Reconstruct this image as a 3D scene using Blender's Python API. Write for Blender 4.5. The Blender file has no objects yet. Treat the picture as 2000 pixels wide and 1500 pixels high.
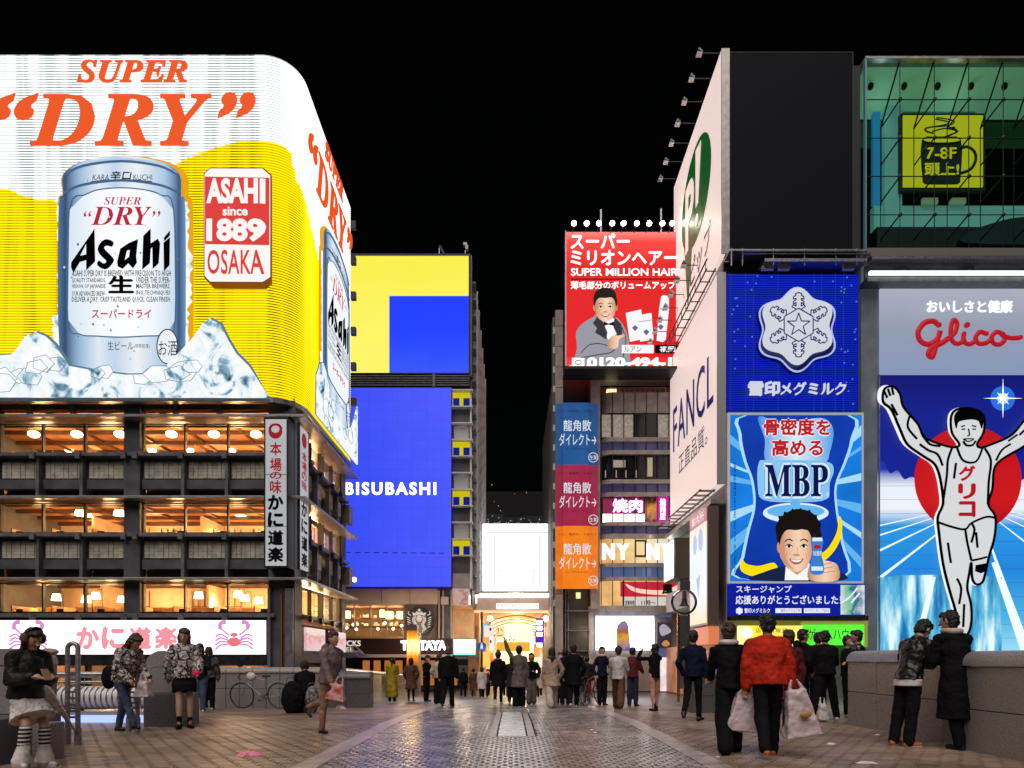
import bpy, bmesh, math, random
from mathutils import Vector, Matrix
from mathutils.geometry import tessellate_polygon
random.seed(7)
R = math.radians
SC = bpy.context.scene
COL = SC.collection
# ---------------------------------------------------------------- camera, world, light
F, EYE, YH = 4000 / 3, 1.15, 1287          # 24 mm lens on the 2000 px wide photograph
cd = bpy.data.cameras.new('camera'); cam = bpy.data.objects.new('camera', cd); COL.objects.link(cam)
cam.location = (0, 0, EYE); cam.rotation_euler = (R(90), 0, 0)
cd.lens = 24; cd.sensor_width = 36; cd.shift_y = (YH - 750) / 2000
cd.clip_start = .1; cd.clip_end = 2000
SC.camera = cam
wd = bpy.data.worlds.new('World'); SC.world = wd; wd.use_nodes = True
wn = wd.node_tree.nodes; wl = wd.node_tree.links
bg = wn['Background']; sky = wn.new('ShaderNodeTexSky'); sky.sky_type = 'NISHITA'; sky.sun_disc = False
sky.sun_elevation = R(4); sky.sun_rotation = R(200)
wl.new(sky.outputs[0], bg.inputs[0]); bg.inputs[1].default_value = .0004
sl = bpy.data.lights.new('city_glow', 'SUN'); sl.energy = 2.2; sl.angle = R(60); sl.color = (1, .90, .86)
so = bpy.data.objects.new('city_glow', sl); COL.objects.link(so); so.rotation_euler = (R(33), 0, R(-14))
vs = SC.view_settings; vs.view_transform = 'Standard'; vs.look = 'None'; vs.gamma = 1; vs.use_curve_mapping = False
vs.exposure = 0
SC.render.engine = 'CYCLES'; cy = SC.cycles
cy.use_denoising = True; cy.max_bounces = 6; cy.diffuse_bounces = 3; cy.glossy_bounces = 3; cy.transmission_bounces = 4
cy.transparent_max_bounces = 12; cy.sample_clamp_indirect = 4; cy.use_light_tree = True
cy.caustics_reflective = False; cy.caustics_refractive = False
# ---------------------------------------------------------------- frames: pixel measurements -> places at a real distance
def W(px, py, Y): return ((px - 1000) / F * Y, Y, EYE + (YH - py) / F * Y)
def ZZ(py, Y): return EYE + (YH - py) / F * Y
class Fr:                                   # wall facing the bridge, at distance Y
    def __init__(s, Y): s.Y = Y
    def __call__(s, u, v, d=0): X, _, Z = W(u, v, s.Y); return (X, s.Y - d, Z)
ORD = ['first', 'second', 'third', 'fourth', 'fifth', 'sixth', 'seventh', 'eighth', 'ninth', 'tenth', 'eleventh', 'twelfth', 'thirteenth', 'fourteenth', 'fifteenth', 'sixteenth', 'seventeenth']
def split(lst):
    return lst
class Sd:                                   # wall facing sideways; coordinates are Y and Z
    def __init__(s, X, sg): s.X, s.sg = X, sg
    def __call__(s, u, v, d=0): return (s.X + s.sg * d, u, v)
def G(y):                                   # height of the deck and the street
    if y < 12: return 0.
    if y < 40: return -1.05 * ((y - 12) / 28) ** 1.25
    return -1.05
# ---------------------------------------------------------------- mesh builder
class MB:
    def __init__(s): s.v = []; s.f = []; s.mi = []; s.m = 0
    def add(s, vs_, fs):
        n = len(s.v); s.v += [tuple(p) for p in vs_]
        for f in fs: s.f.append(tuple(i + n for i in f)); s.mi.append(s.m)
        return s
    def hexa(s, p): return s.add(p, [(3, 2, 1, 0), (4, 5, 6, 7), (0, 1, 5, 4), (1, 2, 6, 5), (2, 3, 7, 6), (3, 0, 4, 7)])
    def box(s, x0, x1, y0, y1, z0, z1):
        return s.hexa([(x0, y0, z0), (x1, y0, z0), (x1, y1, z0), (x0, y1, z0), (x0, y0, z1), (x1, y0, z1), (x1, y1, z1), (x0, y1, z1)])
    def pb(s, fr, u0, v0, u1, v1, d0, d1):
        return s.hexa([fr(u0, v0, d0), fr(u1, v0, d0), fr(u1, v1, d0), fr(u0, v1, d0), fr(u0, v0, d1), fr(u1, v0, d1), fr(u1, v1, d1), fr(u0, v1, d1)])
    def cyl(s, p, q, r, r2=None, n=10):
        p, q = Vector(p), Vector(q); r2 = r if r2 is None else r2
        a = (q - p).normalized(); b = a.orthogonal().normalized(); c = a.cross(b); vs_ = []
        for o, rr in ((p, r), (q, r2)):
            for i in range(n):
                t = 2 * math.pi * i / n; vs_.append(o + (b * math.cos(t) + c * math.sin(t)) * rr)
        return s.add(vs_, [(i, (i + 1) % n, n + (i + 1) % n, n + i) for i in range(n)] + [tuple(range(n))[::-1], tuple(range(n, 2 * n))])
    def tube(s, pts, r, n=8, flat=1):
        pts = [Vector(p) for p in pts]; vs_ = []; fs = []; k = len(pts)
        rr = r if isinstance(r, (list, tuple)) else [r] * k
        a = (pts[-1] - pts[0]); prev = None
        for i, p in enumerate(pts):
            t = (pts[min(i + 1, k - 1)] - pts[max(i - 1, 0)]).normalized()
            b = t.orthogonal().normalized() if prev is None else (prev - t * prev.dot(t)).normalized()
            prev = b; c = t.cross(b)
            for j in range(n):
                w = 2 * math.pi * j / n; vs_.append(p + (b * math.cos(w) + c * math.sin(w)) * rr[i])
        for i in range(k - 1):
            for j in range(n): fs.append((i * n + j, i * n + (j + 1) % n, (i + 1) * n + (j + 1) % n, (i + 1) * n + j))
        fs += [tuple(range(n))[::-1], tuple(range((k - 1) * n, k * n))]
        return s.add(vs_, fs)
    def ell(s, c, rx, ry=None, rz=None, n=10, m=7):
        ry = rx if ry is None else ry; rz = rx if rz is None else rz
        vs_ = [(c[0], c[1], c[2] - rz)]; fs = []
        for i in range(1, m):
            a = -math.pi / 2 + math.pi * i / m
            for j in range(n):
                t = 2 * math.pi * j / n; vs_.append((c[0] + rx * math.cos(a) * math.cos(t), c[1] + ry * math.cos(a) * math.sin(t), c[2] + rz * math.sin(a)))
        vs_.append((c[0], c[1], c[2] + rz)); L = len(vs_) - 1
        for j in range(n):
            fs.append((0, 1 + (j + 1) % n, 1 + j)); fs.append((L, L - n + j, L - n + (j + 1) % n))
        for i in range(m - 2):
            for j in range(n):
                a = 1 + i * n + j; b = 1 + i * n + (j + 1) % n; fs.append((a, b, b + n, a + n))
        return s.add(vs_, fs)
    def poly(s, fr, pts, d0, d1, holes=()):
        loops = [list(pts)] + [list(h) for h in holes]; flat = [p for l in loops for p in l]; n = len(flat)
        tri = tessellate_polygon([[Vector((p[0], p[1], 0)) for p in l] for l in loops])
        vs_ = [fr(p[0], p[1], d1) for p in flat] + [fr(p[0], p[1], d0) for p in flat]
        fs = [tuple(t) for t in tri] + [tuple(i + n for i in t)[::-1] for t in tri]; o = 0
        for l in loops:
            k = len(l)
            for i in range(k): a, b = o + i, o + (i + 1) % k; fs.append((a, b, b + n, a + n))
            o += k
        return s.add(vs_, fs)
    def mesh(s, name, mats, org=(0, 0, 0), smooth=False):
        me = bpy.data.meshes.new(name)
        me.from_pydata([(p[0] - org[0], p[1] - org[1], p[2] - org[2]) for p in s.v], [], s.f)
        for m in (mats if isinstance(mats, (list, tuple)) else [mats]): me.materials.append(m)
        if isinstance(mats, (list, tuple)) and len(mats) > 1: me.polygons.foreach_set('material_index', s.mi)
        bm = bmesh.new(); bm.from_mesh(me); bmesh.ops.recalc_face_normals(bm, faces=bm.faces); bm.to_mesh(me); bm.free()
        if smooth:
            me.polygons.foreach_set('use_smooth', [True] * len(me.polygons))
            if smooth != 'all':
                try: me.set_sharp_from_angle(angle=R(40))
                except Exception: pass
        me.update(); return me
    def build(s, name, mats, par=None, smooth=False, kind=None, label=None, bevel=0):
        me = s.mesh(name, mats, org(par), smooth)
        o = bpy.data.objects.new(name, me); COL.objects.link(o); o.parent = par
        if kind: o['kind'] = kind
        if label: o['label'] = label
        if bevel:
            b = o.modifiers.new('b', 'BEVEL'); b.width = bevel; b.segments = 2; b.limit_method = 'ANGLE'; b.angle_limit = R(50)
        return o
def org(p):
    v = Vector((0, 0, 0))
    while p is not None: v = v + p.location; p = p.parent
    return v
def thing(name, label, cat, loc=(0, 0, 0), group=None):
    o = bpy.data.objects.new(name, None); COL.objects.link(o); o.location = loc; o.empty_display_size = .2
    return tag(o, label, cat, group)
def tag(o, label, cat, group=None):
    o['label'] = label; o['category'] = cat
    if group: o['group'] = group
    return o
def copy_tree(o, parent=None):
    c = o.copy(); COL.objects.link(c); c.parent = parent
    for ch in [k for k in bpy.data.objects if k.parent == o]: copy_tree(ch, c)
    return c
def smoothp(pts, n=5, closed=True):
    out = []; k = len(pts)
    for i in range(k if closed else k - 1):
        g = (lambda j: pts[j % k]) if closed else (lambda j: pts[max(0, min(k - 1, j))])
        p0, p1, p2, p3 = g(i - 1), g(i), g(i + 1), g(i + 2)
        for j in range(n):
            t = j / n
            out.append(tuple(.5 * ((2 * p1[c]) + (-p0[c] + p2[c]) * t + (2 * p0[c] - 5 * p1[c] + 4 * p2[c] - p3[c]) * t * t + (-p0[c] + 3 * p1[c] - 3 * p2[c] + p3[c]) * t ** 3) for c in range(2)))
    if not closed: out.append(tuple(pts[-1]))
    return out
def circ(cx, cy, rx, ry=None, n=32): return [(cx + rx * math.cos(2 * math.pi * i / n), cy + (ry or rx) * math.sin(2 * math.pi * i / n)) for i in range(n)]
# ---------------------------------------------------------------- materials
def lin(h):
    if isinstance(h, (tuple, list)): return tuple(h)
    h = h.lstrip('#'); c = [int(h[i:i + 2], 16) / 255 for i in (0, 2, 4)]
    return tuple(x / 12.92 if x < .04045 else ((x + .055) / 1.055) ** 2.4 for x in c)
MC = {}
def mat(name, col, rough=.6, metal=0, emit=None, es=0, noise=0, nscale=8, bump=0, bscale=40, col2=None, spec=.5, alpha=1, coord='Object'):
    if name in MC: return MC[name]
    m = bpy.data.materials.new(name); m.use_nodes = True; MC[name] = m; nt = m.node_tree; N = nt.nodes; Lk = nt.links
    b = N['Principled BSDF']; c = lin(col); b.inputs['Base Color'].default_value = (*c, 1)
    b.inputs['Roughness'].default_value = rough; b.inputs['Metallic'].default_value = metal
    b.inputs['Specular IOR Level'].default_value = spec
    tc = N.new('ShaderNodeTexCoord')
    if coord == 'World': tc = N.new('ShaderNodeNewGeometry'); coord = 'Position'
    if noise:
        t = N.new('ShaderNodeTexNoise'); t.inputs['Scale'].default_value = nscale; t.inputs['Detail'].default_value = 6
        Lk.new(tc.outputs[coord], t.inputs['Vector'])
        r = N.new('ShaderNodeValToRGB'); c2 = lin(col2) if col2 else tuple(x * (1 - noise) for x in c)
        r.color_ramp.elements[0].color = (*c2, 1); r.color_ramp.elements[1].color = (*(c if col2 else tuple(min(1, x * (1 + noise)) for x in c)), 1)
        r.color_ramp.elements[0].position = .35; r.color_ramp.elements[1].position = .65
        Lk.new(t.outputs[0], r.inputs[0]); Lk.new(r.outputs[0], b.inputs['Base Color'])
        rr = N.new('ShaderNodeMapRange'); rr.inputs[3].default_value = max(0, rough - .12); rr.inputs[4].default_value = min(1, rough + .12)
        Lk.new(t.outputs[0], rr.inputs[0]); Lk.new(rr.outputs[0], b.inputs['Roughness'])
    if bump:
        t2 = N.new('ShaderNodeTexNoise'); t2.inputs['Scale'].default_value = bscale; t2.inputs['Detail'].default_value = 4
        Lk.new(tc.outputs[coord], t2.inputs['Vector']); bu = N.new('ShaderNodeBump'); bu.inputs['Strength'].default_value = bump
        bu.inputs['Distance'].default_value = .02; Lk.new(t2.outputs[0], bu.inputs['Height']); Lk.new(bu.outputs[0], b.inputs['Normal'])
    if emit is not None:
        e = lin(emit); b.inputs['Emission Color'].default_value = (*e, 1); b.inputs['Emission Strength'].default_value = es
    return m
def glow(name, col, s=1., var=0., vscale=1., base=.02):       # printed or glowing sign face, emission also stands for light falling on it
    if name in MC: return MC[name]
    e = lin(col); m = mat(name, tuple(x * base for x in e), .45, emit=col, es=s, spec=.15)
    if var:
        N = m.node_tree.nodes; Lk = m.node_tree.links; b = N['Principled BSDF']; tc = N.new('ShaderNodeTexCoord')
        t = N.new('ShaderNodeTexNoise'); t.inputs['Scale'].default_value = vscale; Lk.new(tc.outputs['Object'], t.inputs['Vector'])
        r = N.new('ShaderNodeMapRange'); r.inputs[1].default_value = .3; r.inputs[2].default_value = .7; r.inputs[3].default_value = s * (1 - var); r.inputs[4].default_value = s * (1 + var)
        Lk.new(t.outputs[0], r.inputs[0]); Lk.new(r.outputs[0], b.inputs['Emission Strength'])
    return m
def ramp_glow(name, stops, s=1., axis=0, scale=None, noise=0, interp='LINEAR'):   # flat print with a colour run across the sheet
    if name in MC: return MC[name]
    m = mat(name, (.01, .01, .01), .45, spec=.15); N = m.node_tree.nodes; Lk = m.node_tree.links; b = N['Principled BSDF']
    tc = N.new('ShaderNodeTexCoord'); sp = N.new('ShaderNodeSeparateXYZ'); Lk.new(tc.outputs['Generated'], sp.inputs[0])
    r = N.new('ShaderNodeValToRGB'); cr = r.color_ramp; cr.interpolation = interp
    while len(cr.elements) < len(stops): cr.elements.new(.5)
    for e, (p, c) in zip(cr.elements, stops): e.position = p; e.color = (*lin(c), 1)
    src = sp.outputs[axis]
    if noise:
        t = N.new('ShaderNodeTexNoise'); t.inputs['Scale'].default_value = 3; t.inputs['Detail'].default_value = 5; Lk.new(tc.outputs['Generated'], t.inputs['Vector'])
        a = N.new('ShaderNodeMath'); a.operation = 'MULTIPLY_ADD'; a.inputs[1].default_value = noise; Lk.new(t.outputs[0], a.inputs[0]); Lk.new(src, a.inputs[2])
        a2 = N.new('ShaderNodeMath'); a2.operation = 'SUBTRACT'; a2.inputs[1].default_value = noise * .5; Lk.new(a.outputs[0], a2.inputs[0]); src = a2.outputs[0]
    Lk.new(src, r.inputs[0]); Lk.new(r.outputs[0], b.inputs['Emission Color']); b.inputs['Emission Strength'].default_value = s
    return m
def striped(name, c1, c2, scale, s=1., axis='Z', dist=0):      # emission in fine bands (neon tube runs, led rows)
    if name in MC: return MC[name]
    m = mat(name, (.01, .01, .01), .5, spec=.1); N = m.node_tree.nodes; Lk = m.node_tree.links; b = N['Principled BSDF']
    tc = N.new('ShaderNodeTexCoord'); w = N.new('ShaderNodeTexWave'); w.wave_type = 'BANDS'; w.bands_direction = axis
    w.inputs['Scale'].default_value = scale; w.inputs['Distortion'].default_value = dist; Lk.new(tc.outputs['Object'], w.inputs['Vector'])
    r = N.new('ShaderNodeValToRGB'); r.color_ramp.elements[0].color = (*lin(c1), 1); r.color_ramp.elements[1].color = (*lin(c2), 1)
    Lk.new(w.outputs[0], r.inputs[0]); Lk.new(r.outputs[0], b.inputs['Emission Color']); b.inputs['Emission Strength'].default_value = s
    return m
def glassmat(name, tint=(1, 1, 1), refl=.35):
    if name in MC: return MC[name]
    m = bpy.data.materials.new(name); m.use_nodes = True; MC[name] = m; N = m.node_tree.nodes; Lk = m.node_tree.links
    N.remove(N['Principled BSDF']); t = N.new('ShaderNodeBsdfTransparent'); t.inputs[0].default_value = (*tint, 1)
    g = N.new('ShaderNodeBsdfGlossy'); g.inputs['Roughness'].default_value = .02; f = N.new('ShaderNodeFresnel'); f.inputs[0].default_value = 1.5
    k = N.new('ShaderNodeMath'); k.operation = 'MULTIPLY_ADD'; k.inputs[1].default_value = 1.; k.inputs[2].default_value = refl * .1
    gm = N.new('ShaderNodeNewGeometry'); k2 = N.new('ShaderNodeMath'); k2.operation = 'SUBTRACT'; k2.inputs[0].default_value = 1; Lk.new(gm.outputs['Backfacing'], k2.inputs[1])
    k3 = N.new('ShaderNodeMath'); k3.operation = 'MULTIPLY'; mx = N.new('ShaderNodeMixShader'); Lk.new(f.outputs[0], k.inputs[0]); Lk.new(k.outputs[0], k3.inputs[0]); Lk.new(k2.outputs[0], k3.inputs[1]); Lk.new(k3.outputs[0], mx.inputs[0])
    Lk.new(t.outputs[0], mx.inputs[1]); Lk.new(g.outputs[0], mx.inputs[2]); Lk.new(mx.outputs[0], N['Material Output'].inputs[0])
    return m
GLASS = glassmat('window_glass', (.96, .97, .97)); GGREEN = glassmat('green_glass', (.82, .96, .93))
CONC = mat('dark_concrete', (.085, .09, .10), .55, noise=.3, nscale=1.5, bump=.15)
CONC2 = mat('grey_trim', (.15, .15, .155), .45, noise=.25, nscale=3)
LEDGE = mat('ledge_metal', (.42, .40, .38), .35, .6, noise=.15, nscale=4)
BLACK = mat('near_black', (.008, .008, .009), .5)
DARK = mat('dark_metal', (.03, .03, .034), .4, .5, noise=.3, nscale=5)
STEEL = mat('steel', (.42, .42, .44), .32, .9, noise=.2, nscale=12)
STONE = mat('pale_stone', (.30, .26, .235), .5, noise=.18, nscale=2, bump=.1)
TILE = mat('glazed_tile', (.66, .63, .50), .3, noise=.22, nscale=3.5)
WOOD = mat('warm_wood', (.42, .23, .10), .55, noise=.35, nscale=2.5, bump=.1, bscale=12)  # plain brown wood colour with random mottling
DWOOD = mat('dark_wood', (.08, .035, .016), .5, noise=.3, nscale=4)
PLASTER = mat('warm_plaster', (.62, .47, .30), .8, noise=.12, nscale=2)
WHITEP = mat('white_paint', (.7, .7, .7), .45, noise=.06, nscale=3)
GRAN = mat('granite', (.34, .32, .31), .3, noise=.55, nscale=70, bump=.12, bscale=90, col2=(.20, .185, .18))
GRAND = mat('granite_dark', (.13, .125, .13), .35, noise=.5, nscale=60, bump=.12, bscale=90, col2=(.06, .06, .062))
# ---------------------------------------------------------------- lettering
SER = lambda t: ''.join(chr(0x1D468 + ord(c) - 65) if c.isupper() else c for c in t)      # bold italic serif
SRF = lambda t: ''.join(chr(0x1D400 + ord(c) - 65) if c.isupper() else c for c in t)      # bold serif
def glyphs(body, off=0, shear=0, ext=0, spacing=1, lsp=1, align='LEFT', res=3):
    c = bpy.data.curves.new('t', 'FONT'); c.body = body; c.size = 1; c.offset = off; c.shear = shear; c.extrude = ext
    c.space_character = spacing; c.space_line = lsp; c.align_x = align; c.resolution_u = res
    o = bpy.data.objects.new('t', c); COL.objects.link(o); bpy.context.view_layer.update()
    me = bpy.data.meshes.new_from_object(o)
    vs_ = [tuple(v.co) for v in me.vertices]; fs = [tuple(p.vertices) for p in me.polygons]
    bpy.data.objects.remove(o); bpy.data.curves.remove(c); bpy.data.meshes.remove(me)
    return vs_, fs
def text(fr, body, box, m, par=None, d=.03, th=0, bold=0, name='lettering', vertical=False, tagas=None, **k):
    if vertical: body = '\n'.join(body); k['align'] = 'CENTER'; k.setdefault('lsp', .95)
    vs_, fs = glyphs(body, ext=th / 2 if th else 0, **k)
    if not vs_: return None
    xs = [v[0] for v in vs_]; ys = [v[1] for v in vs_]; x0, x1, y0, y1 = min(xs), max(xs), min(ys), max(ys)
    u0, v0, u1, v1 = box; mb = MB()
    sx = (u1 - u0) / (x1 - x0 or 1); sy = (v1 - v0) / (y1 - y0 or 1)
    shifts = [(0, 0)] + ([(-bold, 0), (bold, 0), (0, bold), (0, -bold)] if bold else [])
    for i, (dx, dy) in enumerate(shifts):
        mb.add([fr(u0 + (v[0] - x0 + dx) * sx, v0 + (y1 - v[1] + dy) * sy, d + v[2] + th / 2 + i * .0015 * (1 + getattr(fr, 'Y', 30) / 20)) for v in vs_], fs)
    o = mb.build(name, m, par); return o
def stroke(fr, pts, w, m, par=None, d=.05, name='stroke', smooth=True, taper=None, ratio=.4):
    """a raised line of width w metres with round ends"""
    P = smoothp(pts, 6, False) if smooth and len(pts) > 2 else pts
    c = [Vector(fr(p[0], p[1], d)) for p in P]; nrm = (Vector(fr(P[0][0], P[0][1], d + 1)) - c[0]).normalized()
    mb = MB(); vs_ = []; n = 8; k = len(c); fs = []
    for i, p in enumerate(c):
        t = (c[min(i + 1, k - 1)] - c[max(i - 1, 0)]).normalized(); b = t.cross(nrm).normalized()
        ww = w * (taper[0] + (taper[1] - taper[0]) * i / (k - 1) if taper else 1)
        for j in range(n):
            a = 2 * math.pi * j / n; vs_.append(p + b * math.cos(a) * ww / 2 + nrm * math.sin(a) * ww / 2 * ratio)
    for i in range(k - 1):
        for j in range(n): fs.append((i * n + j, i * n + (j + 1) % n, (i + 1) * n + (j + 1) % n, (i + 1) * n + j))
    fs += [tuple(range(n)), tuple(range((k - 1) * n, k * n))]; mb.add(vs_, fs)
    for e in (c[0], c[-1]):
        mb.cyl(e - nrm * .001, e + nrm * w * .5 * ratio * .8, w * .48 * (1 if not taper else min(taper)), n=12)
    return mb.build(name, m, par)
def strokes(fr, lst, w, m, par=None, d=.05, name='outline'):
    mb = MB()
    for L in lst:
        pts = smoothp(L, 4, False) if len(L) > 2 else L
        c = [fr(p[0], p[1], d) for p in pts]; mb.tube(c, w / 2, 6)
    return mb.build(name, m, par)
# ================================================================ GROUND, BRIDGE
def pav_mat(name, c, c2, rough):
    m = mat(name, c, rough, noise=.3, nscale=1.1, col2=c2, bump=.18, bscale=45, coord='Object'); return m
BASE = mat('bedding', (.012, .011, .011), .8)
mb = MB(); ys = [-3 + i for i in range(24)]
def sheet(xs0, ys_, dz, half):
    mb = MB()
    for a, b in zip(ys_[:-1], ys_[1:]):
        h = half(a) if callable(half) else half; h2 = half(b) if callable(half) else half
        mb.add([(-h, a, G(a) + dz), (h, a, G(a) + dz), (h2, b, G(b) + dz), (-h2, b, G(b) + dz)], [(0, 1, 2, 3)])
    return mb
hw = lambda y: 6.6 if y < 8.8 else 10.5
deck = MB()
for a, b, w_ in ((-4, 2, 6.6), (2, 8.8, 6.6), (8.8, 12.3, 10.5)): deck.box(-w_, w_ if a < 8 else 6.6, a, b, -.6, -.03)
for a in range(0, 9):
    y0 = 12.3 + a * 1.; y1 = y0 + 1
    deck.hexa([(-10.5, y0, -1.2), (10.5, y0, -1.2), (10.5, y1, -1.2), (-10.5, y1, -1.2), (-10.5, y0, G(y0) - .03), (10.5, y0, G(y0) - .03), (10.5, y1, G(y1) - .03), (-10.5, y1, G(y1) - .03)])
deck.build('bridge_deck', BASE, kind='structure')
ASPH = mat('street_paving', (.10, .095, .09), .35, noise=.3, nscale=1.5, bump=.2, bscale=20)
ground = MB(); yy = [21.3, 24, 27, 30, 34, 38, 42, 60, 120, 900]
for a, b in zip(yy[:-1], yy[1:]):
    x = 60 if a < 60 else 700
    ground.add([(-x, a, G(a) - .03), (x, a, G(a) - .03), (x, b, G(b) - .03), (-x, b, G(b) - .03)], [(0, 1, 2, 3)])
ground.build('street', ASPH, kind='structure')
bank = MB(); bank.box(-60, -10.5, 20.8, 21.3, -4.2, -.45); bank.box(10.5, 60, 20.8, 21.3, -4.2, -.45); bank.box(-10.5, 10.5, 21.02, 21.3, -4.2, -1.3)
bank.build('embankment', CONC2, kind='structure')
bk = MB(); bk.box(-60, 60, -60, -3.7, -4.2, -.3); bk.build('near_bank', ASPH, kind='structure')
wm = mat('river_water', (.01, .015, .02), .12, noise=.2, nscale=2, bump=.6, bscale=3)
rv = MB(); rv.add([(-400, -3.7, -4), (400, -3.7, -4), (400, 20.8, -4), (-400, 20.8, -4)], [(0, 1, 2, 3)]); rv.build('river', wm, kind='structure')
# paving blocks
PAVC = [mat('paver_a', (.44, .40, .39), .27, noise=.35, nscale=2.2, col2=(.32, .28, .27), bump=.04, bscale=60, coord='World'),
        mat('paver_b', (.38, .35, .345), .23, noise=.35, nscale=2.0, col2=(.27, .24, .235), bump=.04, bscale=60, coord='World')]
PAVS = [mat('side_paver_a', (.42, .30, .225), .33, noise=.3, nscale=1.8, col2=(.30, .20, .135), bump=.25, bscale=60, coord='World'),
        mat('side_paver_b', (.36, .265, .205), .42, noise=.3, nscale=1.6, col2=(.25, .17, .12), bump=.25, bscale=60, coord='World')]
def paver_mesh(w, l, t, bev=.004):
    return [(0, 0, 0), (w, 0, 0), (w, l, 0), (0, l, 0), (bev, bev, t), (w - bev, bev, t), (w - bev, l - bev, t), (bev, l - bev, t)]
paving = thing('paving', 'brown and grey interlocking block paving covering the whole bridge deck', 'paving', (0, 7, 0))
del paving['category']; paving['kind'] = 'structure'
bricks = []; BW, BL = .126, .112
def zone(X, Y): return abs(X) < 2.07
r_ = 0; y = 5.0
while y < 21.15:
    n = int(2.07 / BW) + 1
    for i in range(-n - 1, n + 1):
        x = i * BW + (BW / 2 if r_ % 2 else 0); x1 = x + BW - .028
        if x < -2.07: x = -2.07
        if x1 > 2.07: x1 = 2.07
        if x1 - x < .02: continue
        if 10.1 < y < 15.9:
            if -.36 < x + .03 < .36 or -.36 < x1 - .03 < .36: continue
        bricks.append((x, y, x1 - x, BL - .010, 0))
    y += BL; r_ += 1
SW, SL = .235, .118; r_ = 0; y = 5.0
while y < 21.1:
    for sgn in (-1, 1):
        x = 2.36 + (SW / 3 * (r_ % 3)) - SW
        while x < (6.3 if y < (8.8 if sgn < 0 else 12.3) else 10.3):
            x0 = max(x, 2.36); x1 = x + SW - .018
            if x1 - x0 > .04: bricks.append(((x0 if sgn > 0 else -x1), y, x1 - x0, SL - .008, 1))
            x += SW
    y += SL; r_ += 1
vis = lambda b: abs(b[0]) < b[1] * .76 and b[1] > 7.1
bricks.sort(key=lambda b: (not vis(b), b[1] - (0 if b[4] == 0 else .15)))
cache = {}
for k, b in enumerate(bricks[:300]):
    key = (round(b[2], 3), b[4], k % 2); x, y, w, l, z = b
    if key not in cache:
        cache[key] = MB().hexa([(p[0], p[1], p[2]) for p in paver_mesh(w, l, .03)]).mesh('brick', (PAVC if z == 0 else PAVS)[k % 2])
    o = bpy.data.objects.new('brick', cache[key]); COL.objects.link(o); o.parent = paving
    o.location = (x, y - 7, G(y) - .03 + random.uniform(-.0012, .0012))
mb = MB(); rnd = random.Random(3)
for x, y, w, l, z in bricks[300:]:
    mb.m = z * 2 + (rnd.random() < .45); zz = rnd.uniform(-.0015, .0015); pv = paver_mesh(w, l, .03)
    mb.hexa([(x + p[0], y + p[1], G(y + p[1]) - .03 + p[2] + (zz if p[2] else 0)) for p in pv])
mb.build('brick_field', PAVC[:2] + PAVS[:2], paving, kind='stuff')
for m_ in PAVC + PAVS:                                   # worn, stained patches on the blocks
    N = m_.node_tree.nodes; Lk = m_.node_tree.links; b = N['Principled BSDF']; src = b.inputs['Base Color'].links[0].from_socket
    ge = N.new('ShaderNodeNewGeometry'); t = N.new('ShaderNodeTexNoise'); t.inputs['Scale'].default_value = .55; t.inputs['Detail'].default_value = 8; t.inputs['Roughness'].default_value = .7; Lk.new(ge.outputs['Position'], t.inputs['Vector'])
    v = N.new('ShaderNodeTexVoronoi'); v.inputs['Scale'].default_value = 2.3; Lk.new(ge.outputs['Position'], v.inputs['Vector'])
    r1 = N.new('ShaderNodeMapRange'); r1.inputs[1].default_value = .36; r1.inputs[2].default_value = .6; r1.inputs[3].default_value = .5; r1.inputs[4].default_value = 1.12; Lk.new(t.outputs[0], r1.inputs[0])
    r2 = N.new('ShaderNodeMapRange'); r2.inputs[1].default_value = .05; r2.inputs[2].default_value = .075; r2.inputs[3].default_value = .45; r2.inputs[4].default_value = 1; Lk.new(v.outputs['Distance'], r2.inputs[0])
    mu = N.new('ShaderNodeMath'); mu.operation = 'MULTIPLY'; Lk.new(r1.outputs[0], mu.inputs[0]); Lk.new(r2.outputs[0], mu.inputs[1])
    vm = N.new('ShaderNodeVectorMath'); vm.operation = 'SCALE'; Lk.new(src, vm.inputs[0]); Lk.new(mu.outputs[0], vm.inputs['Scale']); Lk.new(vm.outputs[0], b.inputs['Base Color'])
# granite bands and the pale slabs in the middle
BAND = mat('band_stone', (.40, .33, .31), .34, noise=.3, nscale=5, bump=.12, bscale=70)
SLAB = mat('pale_slab', (.70, .71, .72), .27, noise=.12, nscale=6, bump=.08, bscale=60)
for sx in (-2.35, 2.075):
    y = 5.
    while y < 21:
        MB().hexa([(sx, y, G(y) - .03), (sx + .275, y, G(y) - .03), (sx + .275, y + .594, G(y + .594) - .03), (sx, y + .594, G(y + .594) - .03),
                   (sx, y, G(y) + .002), (sx + .275, y, G(y) + .002), (sx + .275, y + .594, G(y + .594) + .002), (sx, y + .594, G(y + .594) + .002)]).build('border_slab', BAND, paving)
        y += .6
y = 10.16
while y < 15.6:
    l = .45
    MB().hexa([(-.21, y, G(y) - .03), (.21, y, G(y) - .03), (.21, y + l - .006, G(y + l) - .03), (-.21, y + l - .006, G(y + l) - .03),
               (-.21, y, G(y) + .003), (.21, y, G(y) + .003), (.21, y + l - .006, G(y + l) + .003), (-.21, y + l - .006, G(y + l) + .003)]).build('centre_slab', SLAB, paving)
    for s in (-.345, .235):
        MB().hexa([(s, y, G(y) - .03), (s + .11, y, G(y) - .03), (s + .11, y + l - .006, G(y + l) - .03), (s, y + l - .006, G(y + l) - .03),
                   (s, y, G(y)), (s + .11, y, G(y)), (s + .11, y + l - .006, G(y + l)), (s, y + l - .006, G(y + l))]).build('edge_slab', BAND, paving)
    y += l
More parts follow.
